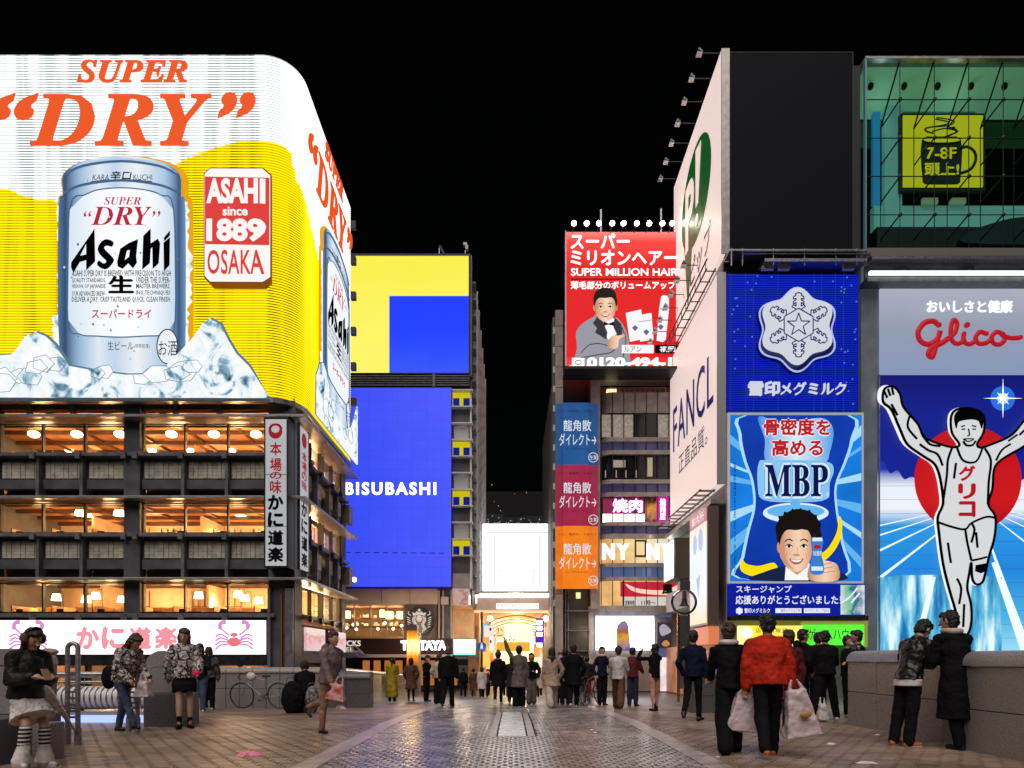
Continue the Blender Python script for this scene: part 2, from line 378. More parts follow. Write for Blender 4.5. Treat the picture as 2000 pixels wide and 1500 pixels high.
# ---------------------------------------------------------------- parapets
def coping(mb, x0, x1, y0, y1, z0, z1, axis='y', n=7):
    """rounded cap running along an axis"""
    pts = []; h = z1 - z0
    a0, a1 = (x0, x1) if axis == 'y' else (y0, y1); r = min(h, (a1 - a0) / 2)
    pr = [(a0, z0)] + [(a0 + r - r * math.cos(t), z0 + h * math.sin(t)) for t in [math.pi / 2 * i / n for i in range(1, n + 1)]] + [(a1 - r + r * math.sin(t), z0 + h * math.cos(t)) for t in [math.pi / 2 * i / n for i in range(n + 1)]]
    k = len(pr)
    if axis == 'y': vs_ = [(a, y0, z) for a, z in pr] + [(a, y1, z) for a, z in pr]
    else: vs_ = [(x0, a, z) for a, z in pr] + [(x1, a, z) for a, z in pr]
    mb.add(vs_, [(i, (i + 1) % k, (i + 1) % k + k, i + k) for i in range(k)] + [tuple(range(k)), tuple(range(k, 2 * k))])
def parapet(label, segs, x0, x1, z_mid, z_cap, z_top, axis, m=GRAN, base=0, g=.012):
    c = segs[0]; t = thing('parapet', label, 'parapet', ((x0 + x1) / 2, c, base) if axis == 'y' else (c, (x0 + x1) / 2, base))
    for a, b in zip(segs[:-1], segs[1:]):
        for za, zb in ((base - .1, z_mid), (z_mid, z_cap)):
            mb = MB()
            if axis == 'y': mb.box(x0, x1, a + g / 2, b - g / 2, za + g / 2, zb - g / 2)
            else: mb.box(a + g / 2, b - g / 2, x0, x1, za + g / 2, zb - g / 2)
            mb.build('stone', m, t, bevel=.006)
        mb = MB(); (coping(mb, x0 - .03, x1 + .03, a + g / 2, b - g / 2, z_cap + g / 2, z_top) if axis == 'y' else coping(mb, a + g / 2, b - g / 2, x0 - .03, x1 + .03, z_cap + g / 2, z_top, 'x'))
        mb.build('coping', m, t, smooth=True)
    mb = MB(); s0, s1 = segs[0], segs[-1]
    (mb.box(x0 + .03, x1 - .03, s0 + .03, s1 - .03, base - .12, z_cap - .02) if axis == 'y' else mb.box(s0 + .03, s1 - .03, x0 + .03, x1 - .03, base - .12, z_cap - .02))
    mb.build('core', BLACK, t)
    return t
parapet('right-hand polished granite parapet behind the leaning couple, far section by the shop signs', [9.35, 10.15, 11.05, 12.0], 5.9, 6.4, .58, 1.1, 1.29, 'y')
parapet('right-hand polished granite parapet at the edge of the photo, near section', [3.5, 4.5, 5.5, 6.5, 7.55, 8.65], 5.72, 6.4, .52, 1.06, 1.25, 'y')
parapet('long low granite parapet behind the leaning bicycle', [-8.35 + .36 * i for i in range(10)], 18.2, 18.6, .36, .78, .93, 'x', base=G(18) - 0, m=GRAN)
parapet('dark granite parapet end block behind the walking man in the mauve hoodie', [-5.1 + .65 * i for i in range(3)], 18.3, 18.75, .2, .62, .80, 'x', base=G(18.3), m=GRAND)
parapet('dark granite parapet block by the bell post on the right', [4.1, 4.9, 5.7, 6.4], 15.6, 16.1, .3, .76, .93, 'x', base=G(15.6), m=GRAND)
# left pillars
def pillar(label, x0, x1, y0, y1, zm, zc, zt, m2=GRAND):
    t = thing('stone_pillar', label, 'pillar', ((x0 + x1) / 2, (y0 + y1) / 2, 0))
    MB().box(x0 - .03, x1 + .03, y0 - .03, y1 + .03, -.02, zm - .006).build('lower_block', m2, t, bevel=.01)
    MB().box(x0, x1, y0, y1, zm, zc - .005).build('upper_block', GRAN, t, bevel=.01)
    mb = MB(); coping(mb, x0 - .01, x1 + .01, y0 - .01, y1 + .01, zc, zt, 'y'); mb.build('coping', GRAN, t, smooth=True)
    return t
pillar('granite pillar with rounded top behind the girl in black shorts', -6.22, -5.63, 11.6, 12.2, .57, 1.02, 1.29)
pillar('granite pillar right behind the girl holding the folded umbrella', -6.45, -5.66, 7.98, 8.5, .5, 1.08, 1.27)
t = thing('stone_bench', 'low granite ledge under the girl in striped socks at the left edge', 'bench', (-5.6, 7.5, 0))
MB().box(-6.9, -5.52, 7.35, 7.95, -.02, .50).build('seat_block', GRAND, t, bevel=.012); MB().box(-5.46, -5.24, 7.75, 8.0, -.02, .42).build('end_block', GRAN, t, bevel=.012)
# ribbed rail between the pillars
t = thing('pipe_railing', 'ribbed steel pipe railing between the two left granite pillars', 'railing', (-8, 12.6, 0))
mb = MB(); mb.tube([(-10.2, 12.6, .44), (-6.2, 12.6, .44)], .19, 20); mb.build('barrel', STEEL, t, smooth=True)
rib = None
for i in range(38):
    y = -10.1 + i * .102; mb = MB(); mb.cyl((y, 12.6, .44), (y + .065, 12.6, .44), .21, n=20); mb.build('rib', WHITEP, t, smooth=True)
for z, r in ((.86, .06), (.72, .03)):
    MB().cyl((-10.2, 12.6, z), (-6.2, 12.6, z), r, n=12).build('rail', STEEL, t, smooth=True)
for y in (-9.4, -8.0, -6.7): MB().box(y, y + .06, 12.62, 12.68, 0, .84).build('post', DARK, t)
MB().box(-10.4, -6.2, 12.4, 12.9, -.02, .2).build('kerb', GRAN, t, bevel=.01)
BL_ = glow('blue_strip', '#9fb4ff', 1.5)
MB().box(-10.2, -6.25, 12.34, 12.39, .0, .13).build('light_strip', BL_, t)
# metal and glass handrail towards the yellow coat
t = thing('glass_balustrade', 'low shiny metal balustrade curving away beside the yellow coat', 'railing', (-4.6, 21.0, G(21)))
pp = [(-4.75, 19), (-4.85, 22), (-4.9, 25), (-4.8, 28), (-4.7, 31)]
for (xa, ya), (xb, yb) in zip(pp[:-1], pp[1:]):
    mb = MB(); mb.hexa([(xa, ya, G(ya)), (xa + .12, ya, G(ya)), (xb + .12, yb, G(yb)), (xb, yb, G(yb)), (xa, ya, G(ya) + .95), (xa + .12, ya, G(ya) + .95), (xb + .12, yb, G(yb) + .95), (xb, yb, G(yb) + .95)]); mb.build('panel', mat('brushed_panel', (.5, .5, .52), .18, .9, noise=.2, nscale=3), t)
    MB().tube([(xa + .06, ya, G(ya) + 1.0), (xb + .06, yb, G(yb) + 1.0)], .09, 10).build('rail', STEEL, t, smooth=True)
# U shaped steel guards
def uguard(label, x, y, h, w=.14):
    t = thing('steel_hoop', label, 'bollard', (x, y, 0), 'steel hoops at the bridge edge')
    pts = [(x - w / 2, y, .12)] + [(x - w / 2, y, h - w / 2)] + [(x - w / 2 * math.cos(a), y, h - w / 2 + w / 2 * math.sin(a)) for a in [math.pi * i / 8 for i in range(1, 8)]] + [(x + w / 2, y, h - w / 2), (x + w / 2, y, .12)]
    m = mat('hoop_paint', (.36, .32, .34), .35, .5, noise=.25, nscale=20)
    MB().tube(pts, .032, 12).build('hoop', m, t, smooth=True)
    for s in (-1, 1): MB().cyl((x + s * w / 2, y, 0), (x + s * w / 2, y, .22), .045, n=12).build('sleeve', m, t, smooth=True)
    mb = MB()
    for i in range(9): mb.box(x - w / 2 + .03, x + w / 2 - .03, y - .008, y + .008, .35 + i * .085, .38 + i * .085)
    mb.build('chain_link', STEEL, t, kind='stuff')
uguard('tall steel hoop guard standing between the umbrella and the railing', -5.92, 9.2, 1.36)
uguard('tall steel hoop guard the girl in jeans is holding', -6.05, 10.9, 1.32)
# ================================================================ LEFT RESTAURANT BUILDING
KF = Fr(28.); KX = -8.93; KS = Sd(KX, 1); K0 = 28.; K1 = 36.6
kz = lambda py: ZZ(py, 28.)
kb = thing('restaurant_building', 'dark concrete restaurant building with three lit window floors under the beer sign', 'building', (-14, 28, -1))
XL = -24.
ROWS = [828, 984, 1140]
mb = MB()
mb.box(XL, KX - .35, 36.2, 36.5, -1, kz(790)); mb.box(XL, XL + .3, 28, 36.4, -1, kz(790))
mb.build('rear_wall', CONC, kb)
WOODC = mat('ceiling_wood', (.46, .22, .09), .6, noise=.3, nscale=1.6)
for i, r in enumerate(ROWS):
    zt, zb = kz(r - 3) + .7, kz(r + 57)
    mb = MB(); mb.box(XL + .3, KX - .45, 28.45, 36.2, zt + .02, zt + .12); mb.build('ceiling', WOODC, kb)
    mb = MB(); mb.box(XL + .3, KX - .45, 28.45, 36.2, zb - .35, zb - .25); mb.build('floor_slab', WOOD, kb)
    mb = MB(); mb.box(XL + .3, KX - .5, 35.9, 36.15, zb - .25, zt); mb.build('inner_wall', PLASTER, kb)
    for j in range(5):
        y = 29.6 + j * 1.5; MB().box(XL + .3, KX - .5, y, y + .14, zt - .16, zt + .01).build('ceiling_beam', DWOOD, kb)
    for j in range(6):
        x = -22 + j * 2.4; MB().box(x, x + .12, 28.6, 36.5, zt - .09, zt + .012).build('ceiling_beam', DWOOD, kb)
    for x in (-20.5, -15.2, -11.3):
        mb = MB(); mb.box(x, x + .12, 32.6 + i * .7, 36.5, zb - .25, zt - .17); mb.build('partition', PLASTER if i else WOOD, kb)
    # shoji screens along the rear
    for j in range(8):
        x = -21.6 + j * 1.6
        mb = MB()
        for q in range(4): mb.box(x + q * .32, x + q * .32 + .03, 35.8, 35.85, zb - .2, zt - .3)
        for q in range(5): mb.box(x, x + 1.0, 35.8, 35.85, zb - .2 + q * .26, zb - .17 + q * .26)
        if (j + i) % 3 != 1: mb.build('shoji_screen', DWOOD, kb)
    for j in range(7):
        x = -21 + j * 1.72
        mb = MB(); mb.box(x, x + .95, 28.9, 29.5, zb + .05, zb + .12); mb.box(x + .4, x + .55, 29.1, 29.3, zb - .25, zb + .05); mb.build('table', DWOOD, kb)
        mb = MB(); mb.box(x + .1, x + .38, 28.75, 28.8, zb + .0, zb + .22); mb.build('menu_stand', BLACK, kb)
        mb = MB(); mb.box(x - .3, x - .25, 29.0, 30.6, zb - .25, zb + .38); mb.box(x - .3, x + .9, 30.6, 30.66, zb - .25, zb + .42); mb.build('booth_panel', WOOD, kb)
# pendant lamps
LAMPM = glow('paper_lamp', '#ffe9b0', 9.)
def pl(x, y, z, e, r=.25, col=(1, .57, .24)):
    L = bpy.data.lights.new('bulb', 'POINT'); L.energy = e; L.shadow_soft_size = r; L.color = col
    o = bpy.data.objects.new('bulb', L); COL.objects.link(o); o.location = (x, y, z); return o
LP = [[(66, 848, 30.2), (150, 848, 30.2), (234, 848, 30.2), (335, 848, 30.2), (418, 848, 30.2), (500, 848, 30.2), (135, 878, 34), (297, 880, 34), (372, 880, 34), (452, 880, 34), (-60, 848, 30.2)],
      [(158, 1002, 30.2), (234, 1002, 30.2), (168, 1004, 33), (290, 993, 33), (386, 990, 33), (-40, 1002, 30.2), (470, 1003, 34)],
      [(110, 1166, 29.7), (168, 1170, 29.7), (187, 1163, 29.7), (238, 1170, 31), (388, 1162, 29.7), (465, 1160, 29.7), (478, 1167, 31), (-40, 1166, 29.7), (505, 1172, 32)]]
for fi, L in enumerate(LP):
    for j, (px, py, Y) in enumerate(L):
        x, _, z = W(px, py, Y); x = min(x, KX - .8)
        lt = thing('pendant_lamp' if fi < 2 else 'table_lamp', ['round paper pendant lamp glowing behind the %s restaurant window pane', 'drum pendant lamp glowing behind the %s restaurant window pane', 'arched paper table lamp glowing behind the %s restaurant window pane'][fi] % (('top floor', 'middle floor', 'lower floor')[fi]) + ', %s from the left' % ORD[sorted(q[0] for q in L).index(px)], 'lamp', (x, Y, z), ['round lamps of the top restaurant floor', 'drum lamps of the middle restaurant floor', 'arched lamps of the lower restaurant floor'][fi])
        zt = kz(ROWS[fi] - 3) + .7
        if fi == 0: MB().ell((x, Y, z), .24 if Y < 33 else .2, None, .15, 14, 8).build('shade', LAMPM, lt, smooth='all'); MB().cyl((x, Y, z + .14), (x, Y, zt), .012, n=5).build('cord', BLACK, lt)
        elif fi == 1: MB().cyl((x, Y, z - .11), (x, Y, z + .11), .26, .2, 14).build('shade', LAMPM, lt, smooth=True); MB().cyl((x, Y, z + .11), (x, Y, zt), .012, n=5).build('cord', BLACK, lt)
        else:
            MB().cyl((x, Y, z - .15), (x, Y, z + .13), .2, .14, 12).build('shade', LAMPM, lt, smooth=True)
            MB().tube([(x, Y, z + .13), (x + .1, Y, z + .26), (x + .24, Y, z + .26), (x + .3, Y, z + .1), (x + .3, Y, z - .5)], .014, 6).build('arm', BLACK, lt)
    for x in (-21, -18, -15, -12.3, -10.2):
        for y in (30.6, 34.4): pl(x, y, kz(ROWS[fi] + 16), 250 if fi else 230)
for i, (x, y) in enumerate(((-9.9, 29.6), (-9.9, 32.5), (-9.9, 35.5))): pl(x, y, kz(1166), 90)
# facade
PANES = [(-207, -126), (-124, -43), (-2, 78), (81, 160), (164, 243), (278, 357), (360, 441), (444, 525)]
PIERS = [(-42, -4), (245, 276), (-260, -209)]
def facade_row(r):
    zt = r
    for a, b in PANES:
        t = MB(); t.pb(KF, a, r + 1, b, r + 55, -.2, -.17); t.build('pane', GLASS, kb)
    mb = MB()
    for a, b in PANES: mb.pb(KF, a - 2, r, a, r + 55, -.25, -.10); mb.pb(KF, b, r, b + 1, r + 55, -.25, -.10)
    mb.pb(KF, -260, r - 2, 527, r, -.25, -.08); mb.pb(KF, -260, r + 55, 527, r + 58, -.25, -.05)
    mb.build('window_frame', BLACK, kb)
for r in ROWS:
    facade_row(r)
    MB().pb(KF, -260, r - 9, 577, r - 4, -.3, .62).build('ledge', LEDGE, kb, bevel=.01)
    MB().pb(KF, -260, r + 59, 540, r + 66, -.3, .28).build('sill_beam', CONC2, kb, bevel=.01)
    for x in (70, 158, 246, 268, 356, 441): MB().pb(KF, x, r + 60, x + 9, r + 72, .28, .40).build('bracket', CONC2, kb)
    if r < 1100:
        for a, b in [(-200, -124), (-120, -46), (2, 74), (87, 158), (172, 248), (280, 356), (367, 440), (451, 525)]:
            MB().pb(KF, a - 6, r + 66, b + 6, r + 127, -.3, -.12).build('spandrel', CONC, kb)
            mb = MB(); n = max(4, int((b - a) / 8.6)); w = (b - a) / n
            for q in range(n):
                for s in range(5): mb.pb(KF, a + q * w + .4, r + 73 + s * 6.6, a + (q + 1) * w - .4, r + 73 + (s + 1) * 6.6 - .5, -.12, -.06 - .012 * ((q * 7 + s * 3) % 3))
            mb.build('wall_tiles', TILE, kb, kind='stuff')
            MB().pb(KF, a - 2, r + 109, b + 2, r + 127, -.12, .02).build('concrete_band', CONC, kb)
            MB().pb(KF, a - 6, r + 118, b + 6, r + 156, -.6, -.5).build('recess', BLACK, kb)
        for x in (-122, -43, 76, 161, 358, 443): MB().pb(KF, x, r + 66, x + 6, r + 145, -.3, .2).build('post', CONC2, kb)
for a, b in PIERS: MB().pb(KF, a, 784, b, 1212, -.35, .12).build('pier', CONC, kb)
MB().pb(KF, 526, 784, 577, 1345, -.9, .1).build('corner_pier', CONC, kb)
for a, b in ((527, 533), (561, 576)): MB().pb(KF, a, 1150, b, 1340, .1, .3).build('corner_post', CONC2, kb, bevel=.02)
MB().pb(KF, 550, 1160, 554, 1340, .1, .2).build('copper_pipe', mat('copper_pipe', (.35, .14, .06), .4, .6), kb)
for i in range(8): MB().pb(KF, -200 + i * 85 + (30 if i > 4 else 0), 787, -196 + i * 85 + (30 if i > 4 else 0), 819, -.2, .1).build('cornice_post', CONC2, kb)
MB().pb(KF, -260, 784, 527, 798, -.5, -.1).build('cornice_band', CONC, kb); MB().pb(KF, -260, 798, 527, 820, -1, -.9).build('recess', BLACK, kb)
MB().pb(KF, -260, 1202, 527, 1212, -.5, -.1).build('sign_head', CONC2, kb)
MB().pb(KF, -260, 1279, 527, 1300, -.5, .1).build('sign_foot', DARK, kb)
MB().pb(KF, -260, 1300, 527, 1345, -2.2, -2.).build('ground_wall', mat('orange_shop_wall', (.5, .22, .07), .6, noise=.2, nscale=3), kb)
for x in (-60, 60, 160, 260, 360, 460): MB().pb(KF, x, 1300, x + 5, 1345, -.5, -.2).build('shop_post', DARK, kb)
pl(-20, 29, .4, 40); pl(-15.5, 29, .4, 60); pl(-12, 29, .4, 40)
# side wall towards the street
def sb(y0, y1, p0, p1, d0, d1): return MB().pb(KS, y0, kz(p0), y1, kz(p1), d0, d1)
for r in ROWS:
    sb(27.4, K1 + .3, r - 9, r - 4, -.3, .62).build('ledge', LEDGE, kb, bevel=.01)
    sb(28.9, K1 - .3, r + 59, r + 66, -.3, .28).build('sill_beam', CONC2, kb)
    for a, b in ((29.1, 30.6), (30.7, 32.2), (32.7, 34.2), (34.3, 35.7)):
        sb(a, b, r + 1, r + 55, -.2, -.17).build('pane', GLASS, kb)
        mb = MB(); mb.pb(KS, a - .09, kz(r - 2), a, kz(r + 58), -.25, -.08); mb.pb(KS, b, kz(r - 2), b + .08, kz(r + 58), -.25, -.08); mb.pb(KS, a, kz(r + 55), b, kz(r + 58), -.25, -.08); mb.build('window_frame', BLACK, kb)
        if r < 1100:
            sb(a + .1, b - .1, r + 68, r + 126, -.3, -.05).build('spandrel', CONC2, kb)
            mb = MB()
            for q in range(6):
                for s in range(5): mb.pb(KS, a + .2 + q * .2, kz(r + 73 + s * 6.6), a + .385 + q * .2, kz(r + 73 + s * 6.6 + 6.1), -.05, -.02)
            mb.build('wall_tiles', TILE, kb, kind='stuff')
            MB().pb(KS, a - .1, kz(r + 66), a + .06, kz(r + 145), -.3, .2).build('post', CONC2, kb)
        MB().pb(KS, a - .1, kz(r + 60), a + .15, kz(r + 72), .28, .42).build('bracket', BLACK, kb)
    sb(28.9, K1, r + 118, r + 156, -.6, -.5).build('recess', BLACK, kb)
sb(35.8, K1, 784, 1345, -.9, .02).build('end_pier', CONC, kb); sb(28, 29.0, 784, 1345, -.9, .02).build('corner_pier', CONC, kb)
sb(29, K1, 784, 820, -.9, -.4).build('cornice_band', BLACK, kb)
for i in range(2): sb(K1 - .6, K1 + .2, 900 + 156 * i, 945 + 156 * i, .0, .35).build('balcony_box', STONE, kb)
sb(29, K1, 1200, 1345, -1.2, -1.).build('ground_wall', mat('shopfront_wood', (.16, .08, .05), .5, noise=.3, nscale=3), kb)
for a, b in ((29.3, 32.2), (33.2, 36.2)):
    s = thing('picture_panel', 'pale pink menu picture panel on the side of the restaurant, %s one' % ('nearer' if a < 30 else 'farther'), 'sign', (KX + .1, a, kz(1280)))
    MB().pb(KS, a, kz(1222), b, kz(1270), .0, .12).build('panel', ramp_glow('pink_picture', [(0, '#f7d6dc'), (.35, '#ffc6cd'), (.55, '#e9a0a8'), (.8, '#ffe3e0')], .75, 2, noise=1.6), s)
MB().box(XL, KX, 28, K1, kz(784) + .002, kz(784) + .2).build('roof', DARK, kb)
# small lit entrance signs, street lamp on side
# ---------------------------------------------------------------- white lightbox with crabs
PINK = glow('pink_print', '#f59aa5', 1.0); PINK2 = glow('violet_pink_print', '#d98ed0', 1.0)
s = thing('lightbox_sign', 'long white lightbox with pink かに道楽 lettering and crabs above the ground floor', 'sign', (-15, 27.9, kz(1278)))
MB().pb(KF, -230, 1212, 522, 1278, -.1, .12).build('light_panel', glow('lightbox_white', '#fff4f8', 1.9), s); MB().pb(KF, -232, 1210, 524, 1212, -.1, .15).build('frame', DARK, s); MB().pb(KF, 522.2, 1210, 525, 1280, -.1, .15).build('frame', DARK, s)
for ch, x in zip('かに道楽', (155, 205, 257, 307)): text(KF, ch, (x, 1226, x + 41, 1266), PINK, s, d=.13, bold=.055)
def crab(fr, cx, cy, k, par, d, body=None):
    B = body or glow('crab_red', '#f0787e', 1.)
    mb = MB(); mb.poly(fr, circ(cx, cy + 9 * k, 13 * k, 9 * k, 24), d, d + .02); mb.poly(fr, circ(cx, cy - 5 * k, 7 * k, 4.5 * k, 16), d, d + .02); mb.build('crab_body', B, par)
    L = []
    for sg in (-1, 1):
        for i in range(4): L.append([(cx + sg * 12 * k, cy + (2 + i * 4) * k), (cx + sg * 26 * k, cy + (-6 + i * 7) * k), (cx + sg * 36 * k, cy + (-1 + i * 8) * k)])
        L.append([(cx + sg * 10 * k, cy - 4 * k), (cx + sg * 22 * k, cy - 14 * k), (cx + sg * 30 * k, cy - 24 * k), (cx + sg * 18 * k, cy - 30 * k)])
    for q in L: strokes(fr, [q], .08 * k, PINK2, par, d + .01, 'crab_leg')
    for sg in (-1, 1): stroke(fr, [(cx + sg * 27 * k, cy - 18 * k), (cx + sg * 26 * k, cy - 27 * k), (cx + sg * 18 * k, cy - 29 * k)], .16 * k, PINK2, par, d + .03, 'crab_claw')
crab(KF, 460, 1245, 1.0, s, .13); crab(KF, 60, 1245, 1.0, s, .13)
# vertical sign
s = thing('vertical_sign', 'tall white box sign reading 本場の味 かに道楽 with a red crab on the building corner', 'sign', (-9.4, 27.7, kz(1113)))
VW = glow('sign_white_dim', '#d8dade', .62, .08, .4); IW = mat('ink_black', (.004, .004, .005), .8, spec=.1); RED = glow('sign_red', '#b8232c', .6)
MB().pb(KF, 534, 834, 574, 1111, .12, .9).build('sign_box', VW, s); mb = MB()
mb.pb(KF, 531.5, 830, 534, 1114, .1, .92); mb.pb(KF, 574, 830, 576.5, 1114, .1, .92); mb.pb(KF, 534, 830, 574, 834, .1, .92); mb.pb(KF, 534, 1111, 574, 1114, .1, .92); mb.build('sign_frame', DARK, s)
for (y0, y1) in ((938, 939), (1036, 1037)): MB().pb(KF, 534, y0, 574, y1, .9, .91).build('joint', DARK, s)
MB().poly(KF, circ(553, 857, 13, 14, 28), .905, .92, [circ(553, 853, 8, 7, 16)]).build('crab_mark', RED, s)
strokes(KF, [[(541, 852), (546, 845), (553, 843)], [(566, 852), (561, 845), (554, 843)]], .05, RED, s, .93, 'crab_claw')
for ch, y in zip('本場の味', (878, 908, 934, 950)): text(KF, ch, (543, y, 564, y + (24 if ch != 'の' else 13)), RED, s, d=.91, bold=.025)
for ch, y in zip('かに道楽', (978, 1011, 1045, 1077)): text(KF, ch, (540, y, 567, y + 26), IW, s, d=.91, bold=.05)
VS = Sd(KX + .93, 1)
MB().pb(VS, 27.72, kz(834), 28.9, kz(1111), -.7, -.62).build('side_panel', VW, s)
MB().pb(VS, 27.66, kz(830), 27.72, kz(1114), -.7, -.6).build('side_frame', DARK, s); MB().pb(VS, 28.9, kz(830), 28.98, kz(1114), -.7, -.6).build('side_frame', DARK, s)
for i, ch in enumerate('本場の味'): text(VS, ch, (28.0, kz(880 + 19 * i), 28.6, kz(897 + 19 * i)), RED, s, d=-.615, bold=.025)
for i, ch in enumerate('かに道楽'): text(VS, ch, (27.95, kz(980 + 33 * i), 28.7, kz(1006 + 33 * i)), IW, s, d=-.615, bold=.04)
MB().poly(VS, circ(28.3, kz(857), .3, .3, 24), -.62, -.605).build('crab_mark', RED, s)

# ================================================================ BEER BILLBOARD (wraps the corner)
BY = 27.45; BX = -8.72; BR = 1.35; BEND = 36.75; BT, BB = ZZ(107, BY), ZZ(775, BY)
class Wrap:
    """u = metres along the sheet (0 where the corner starts), v = height"""
    Y = 27
    def __call__(s, u, v, d=0):
        if u <= 0: return (BX - BR + u, BY - d, v)
        L = BR * math.pi / 2
        if u < L: a = u / BR; return (BX - BR + (BR + d) * math.sin(a), BY + BR - (BR + d) * math.cos(a), v)
        return (BX + d, BY + BR + u - L, v)
WR = Wrap(); U0 = -14.0; U1 = BR * math.pi / 2 + (BEND - BY - BR)
pxu = lambda px: (px - 1000) / F * BY - (BX - BR)             # front pixel -> metres along the sheet
class Art:                                                     # front artwork in photo pixels
    Y = 27
    def __call__(s, u, v, d=0): return WR(pxu(u), ZZ(v, BY), d)
class Art2:                                                    # the same artwork repeated on the side face
    Y = 27
    def __init__(s, yc, k, ky=1, y0=0): s.yc, s.k, s.ky, s.y0 = yc, k, ky, y0
    def __call__(s, u, v, d=0): return WR(s.yc - BY - BR + BR * math.pi / 2 + (u - 248) * .0206 * s.k, ZZ(s.y0 + (v - s.y0) * s.ky, BY), d)
bb = thing('beer_billboard', 'huge glowing yellow and white neon beer billboard wrapping the building corner', 'billboard', (-12, 27.4, BB))
wave = smoothp([(-420, 330), (-200, 372), (-60, 377), (0, 368), (60, 388), (130, 395), (210, 390), (290, 350), (370, 310), (440, 284), (520, 276), (560, 280), (590, 300)], 8, False)
def bound(u):                                                  # height where white turns to yellow
    if u > 1.4: return ZZ(330 + min(1, (u - 1.4) / 7) * 240, BY) if u < 8.6 else ZZ(560, BY)
    px = 1000 + (u + BX - BR) * F / BY
    for a, b in zip(wave[:-1], wave[1:]):
        if a[0] <= px <= b[0]: return ZZ(a[1] + (b[1] - a[1]) * (px - a[0]) / (b[0] - a[0] + 1e-9), BY)
    return ZZ(wave[0][1] if px < wave[0][0] else wave[-1][1], BY)
def backmat(name, c, c2, s):
    m = mat(name, (.02, .02, .02), .6, spec=.1); N = m.node_tree.nodes; Lk = m.node_tree.links; b = N['Principled BSDF']
    tc = N.new('ShaderNodeTexCoord'); sp = N.new('ShaderNodeSeparateXYZ'); Lk.new(tc.outputs['Object'], sp.inputs[0])
    t = N.new('ShaderNodeTexNoise'); t.inputs['Scale'].default_value = 1.0; t.inputs['Detail'].default_value = 3
    mp = N.new('ShaderNodeMapping'); mp.inputs['Scale'].default_value = (1.7, 1.7, .12); Lk.new(tc.outputs['Object'], mp.inputs[0]); Lk.new(mp.outputs[0], t.inputs['Vector'])
    r = N.new('ShaderNodeValToRGB'); r.color_ramp.elements[0].position = .38; r.color_ramp.elements[1].position = .56
    r.color_ramp.elements[0].color = (*lin(c2), 1); r.color_ramp.elements[1].color = (*lin(c), 1)
    Lk.new(t.outputs[0], r.inputs[0]); Lk.new(r.outputs[0], b.inputs['Emission Color']); b.inputs['Emission Strength'].default_value = s; return m
NW = glow('neon_white', '#ffffff', 1.35); NY = glow('neon_yellow', '#ffe000', 1.35)
BKW = backmat('backing_white', '#eef4f4', '#5c8680', .85); BKY = backmat('backing_yellow', '#f0b800', '#6a4c00', .9)  # tube light on the backing is put in as emission, darker in streaks
du = .22; nu = int((U1 - U0) / du); pitch = .107; nv = int((BT - BB) / pitch)
back = MB(); tubw = MB(); tuby = MB()
for i in range(nu):
    ua, ub = U0 + i * du, U0 + (i + 1) * du; za, zb = bound(ua), bound(ub)
    low = 0
    back.m = 0; back.add([WR(ua, za), WR(ub, zb), WR(ub, BT), WR(ua, BT)], [(0, 1, 2, 3)])
    back.m = 1; back.add([WR(ua, BB), WR(ub, BB), WR(ub, zb), WR(ua, za)], [(0, 1, 2, 3)])
    zm = (za + zb) / 2
    for j in range(nv):
        z = BB + j * pitch + .03; t = tubw if z > zm else tuby
        t.add([WR(ua, z, .02), WR(ub, z, .02), WR(ub, z + .03, .06), WR(ua, z + .03, .06), WR(ub, z + .06, .02), WR(ua, z + .06, .02)], [(0, 1, 2, 3), (3, 2, 4, 5)])
back.build('backing_sheet', [BKW, BKY], bb, smooth='all'); tubw.build('white_neon_tubes', NW, bb, kind='stuff'); tuby.build('yellow_neon_tubes', NY, bb, kind='stuff')
mb = MB(); mb.box(-23, BX - 1.6, BY + .15, BEND - .2, BB + .02, BT - .3); mb.build('frame_box', DARK, bb); mb = MB(); mb.box(BX - 1.59, BX - .2, BY + 1.6, BEND - .2, BB + .02, BT - .3); mb.build('frame_box', DARK, bb)
mb = MB(); n = 60
for i in range(n):
    a, b = U0 + (U1 - U0) * i / n, U0 + (U1 - U0) * (i + 1) / n
    mb.hexa([WR(a, BB - .22, .1), WR(b, BB - .22, .1), WR(b, BB - .22, -.2), WR(a, BB - .22, -.2), WR(a, BB - .02, .1), WR(b, BB - .02, .1), WR(b, BB - .02, -.2), WR(a, BB - .02, -.2)])
mb.build('bottom_rail', LEDGE, bb, smooth=True)
for i in range(7):
    MB().box(BX + .05, BX + .32, BEND - .1, BEND + .15, BB + 1.2 + i * 1.9, BB + 1.6 + i * 1.9).build('bracket', DARK, bb)
MB().cyl((W(361, 107, 29)[0], 29, BT - .2), (W(361, 88, 29)[0], 29, BT + .55), .02).build('antenna', STEEL, bb)
NO = striped('neon_orange_letters', '#d8320c', '#ff6a1c', 14, 1.0, 'X'); NOD = striped('neon_orange_side', '#d8320c', '#ff6a1c', 14, 1.0, 'Y'); BOR = glow('orange_border', '#c8380f', .85)
A1 = Art()
def dry(fr, fr2, mt, d=.12):
    text(fr2, SER('SUPER'), (155, 123, 370, 167), mt, bb, d=d, th=.05, off=.012)
    text(fr, SER('DRY'), (64, 190, 416, 289), mt, bb, d=d, th=.05, off=.012, spacing=1.1)
    text(fr, '\u201c', (-12, 188, 80, 240), mt, bb, d=d, th=.05, shear=.25, off=.03); text(fr, '\u201d', (428, 186, 502, 236), mt, bb, d=d, th=.05, shear=.25, off=.03)
dry(A1, A1, NO)
A2t = Art2(32.75, .74, 1, 0); A2 = Art2(33.05, .97)
dry(A2t, A2t, NOD)
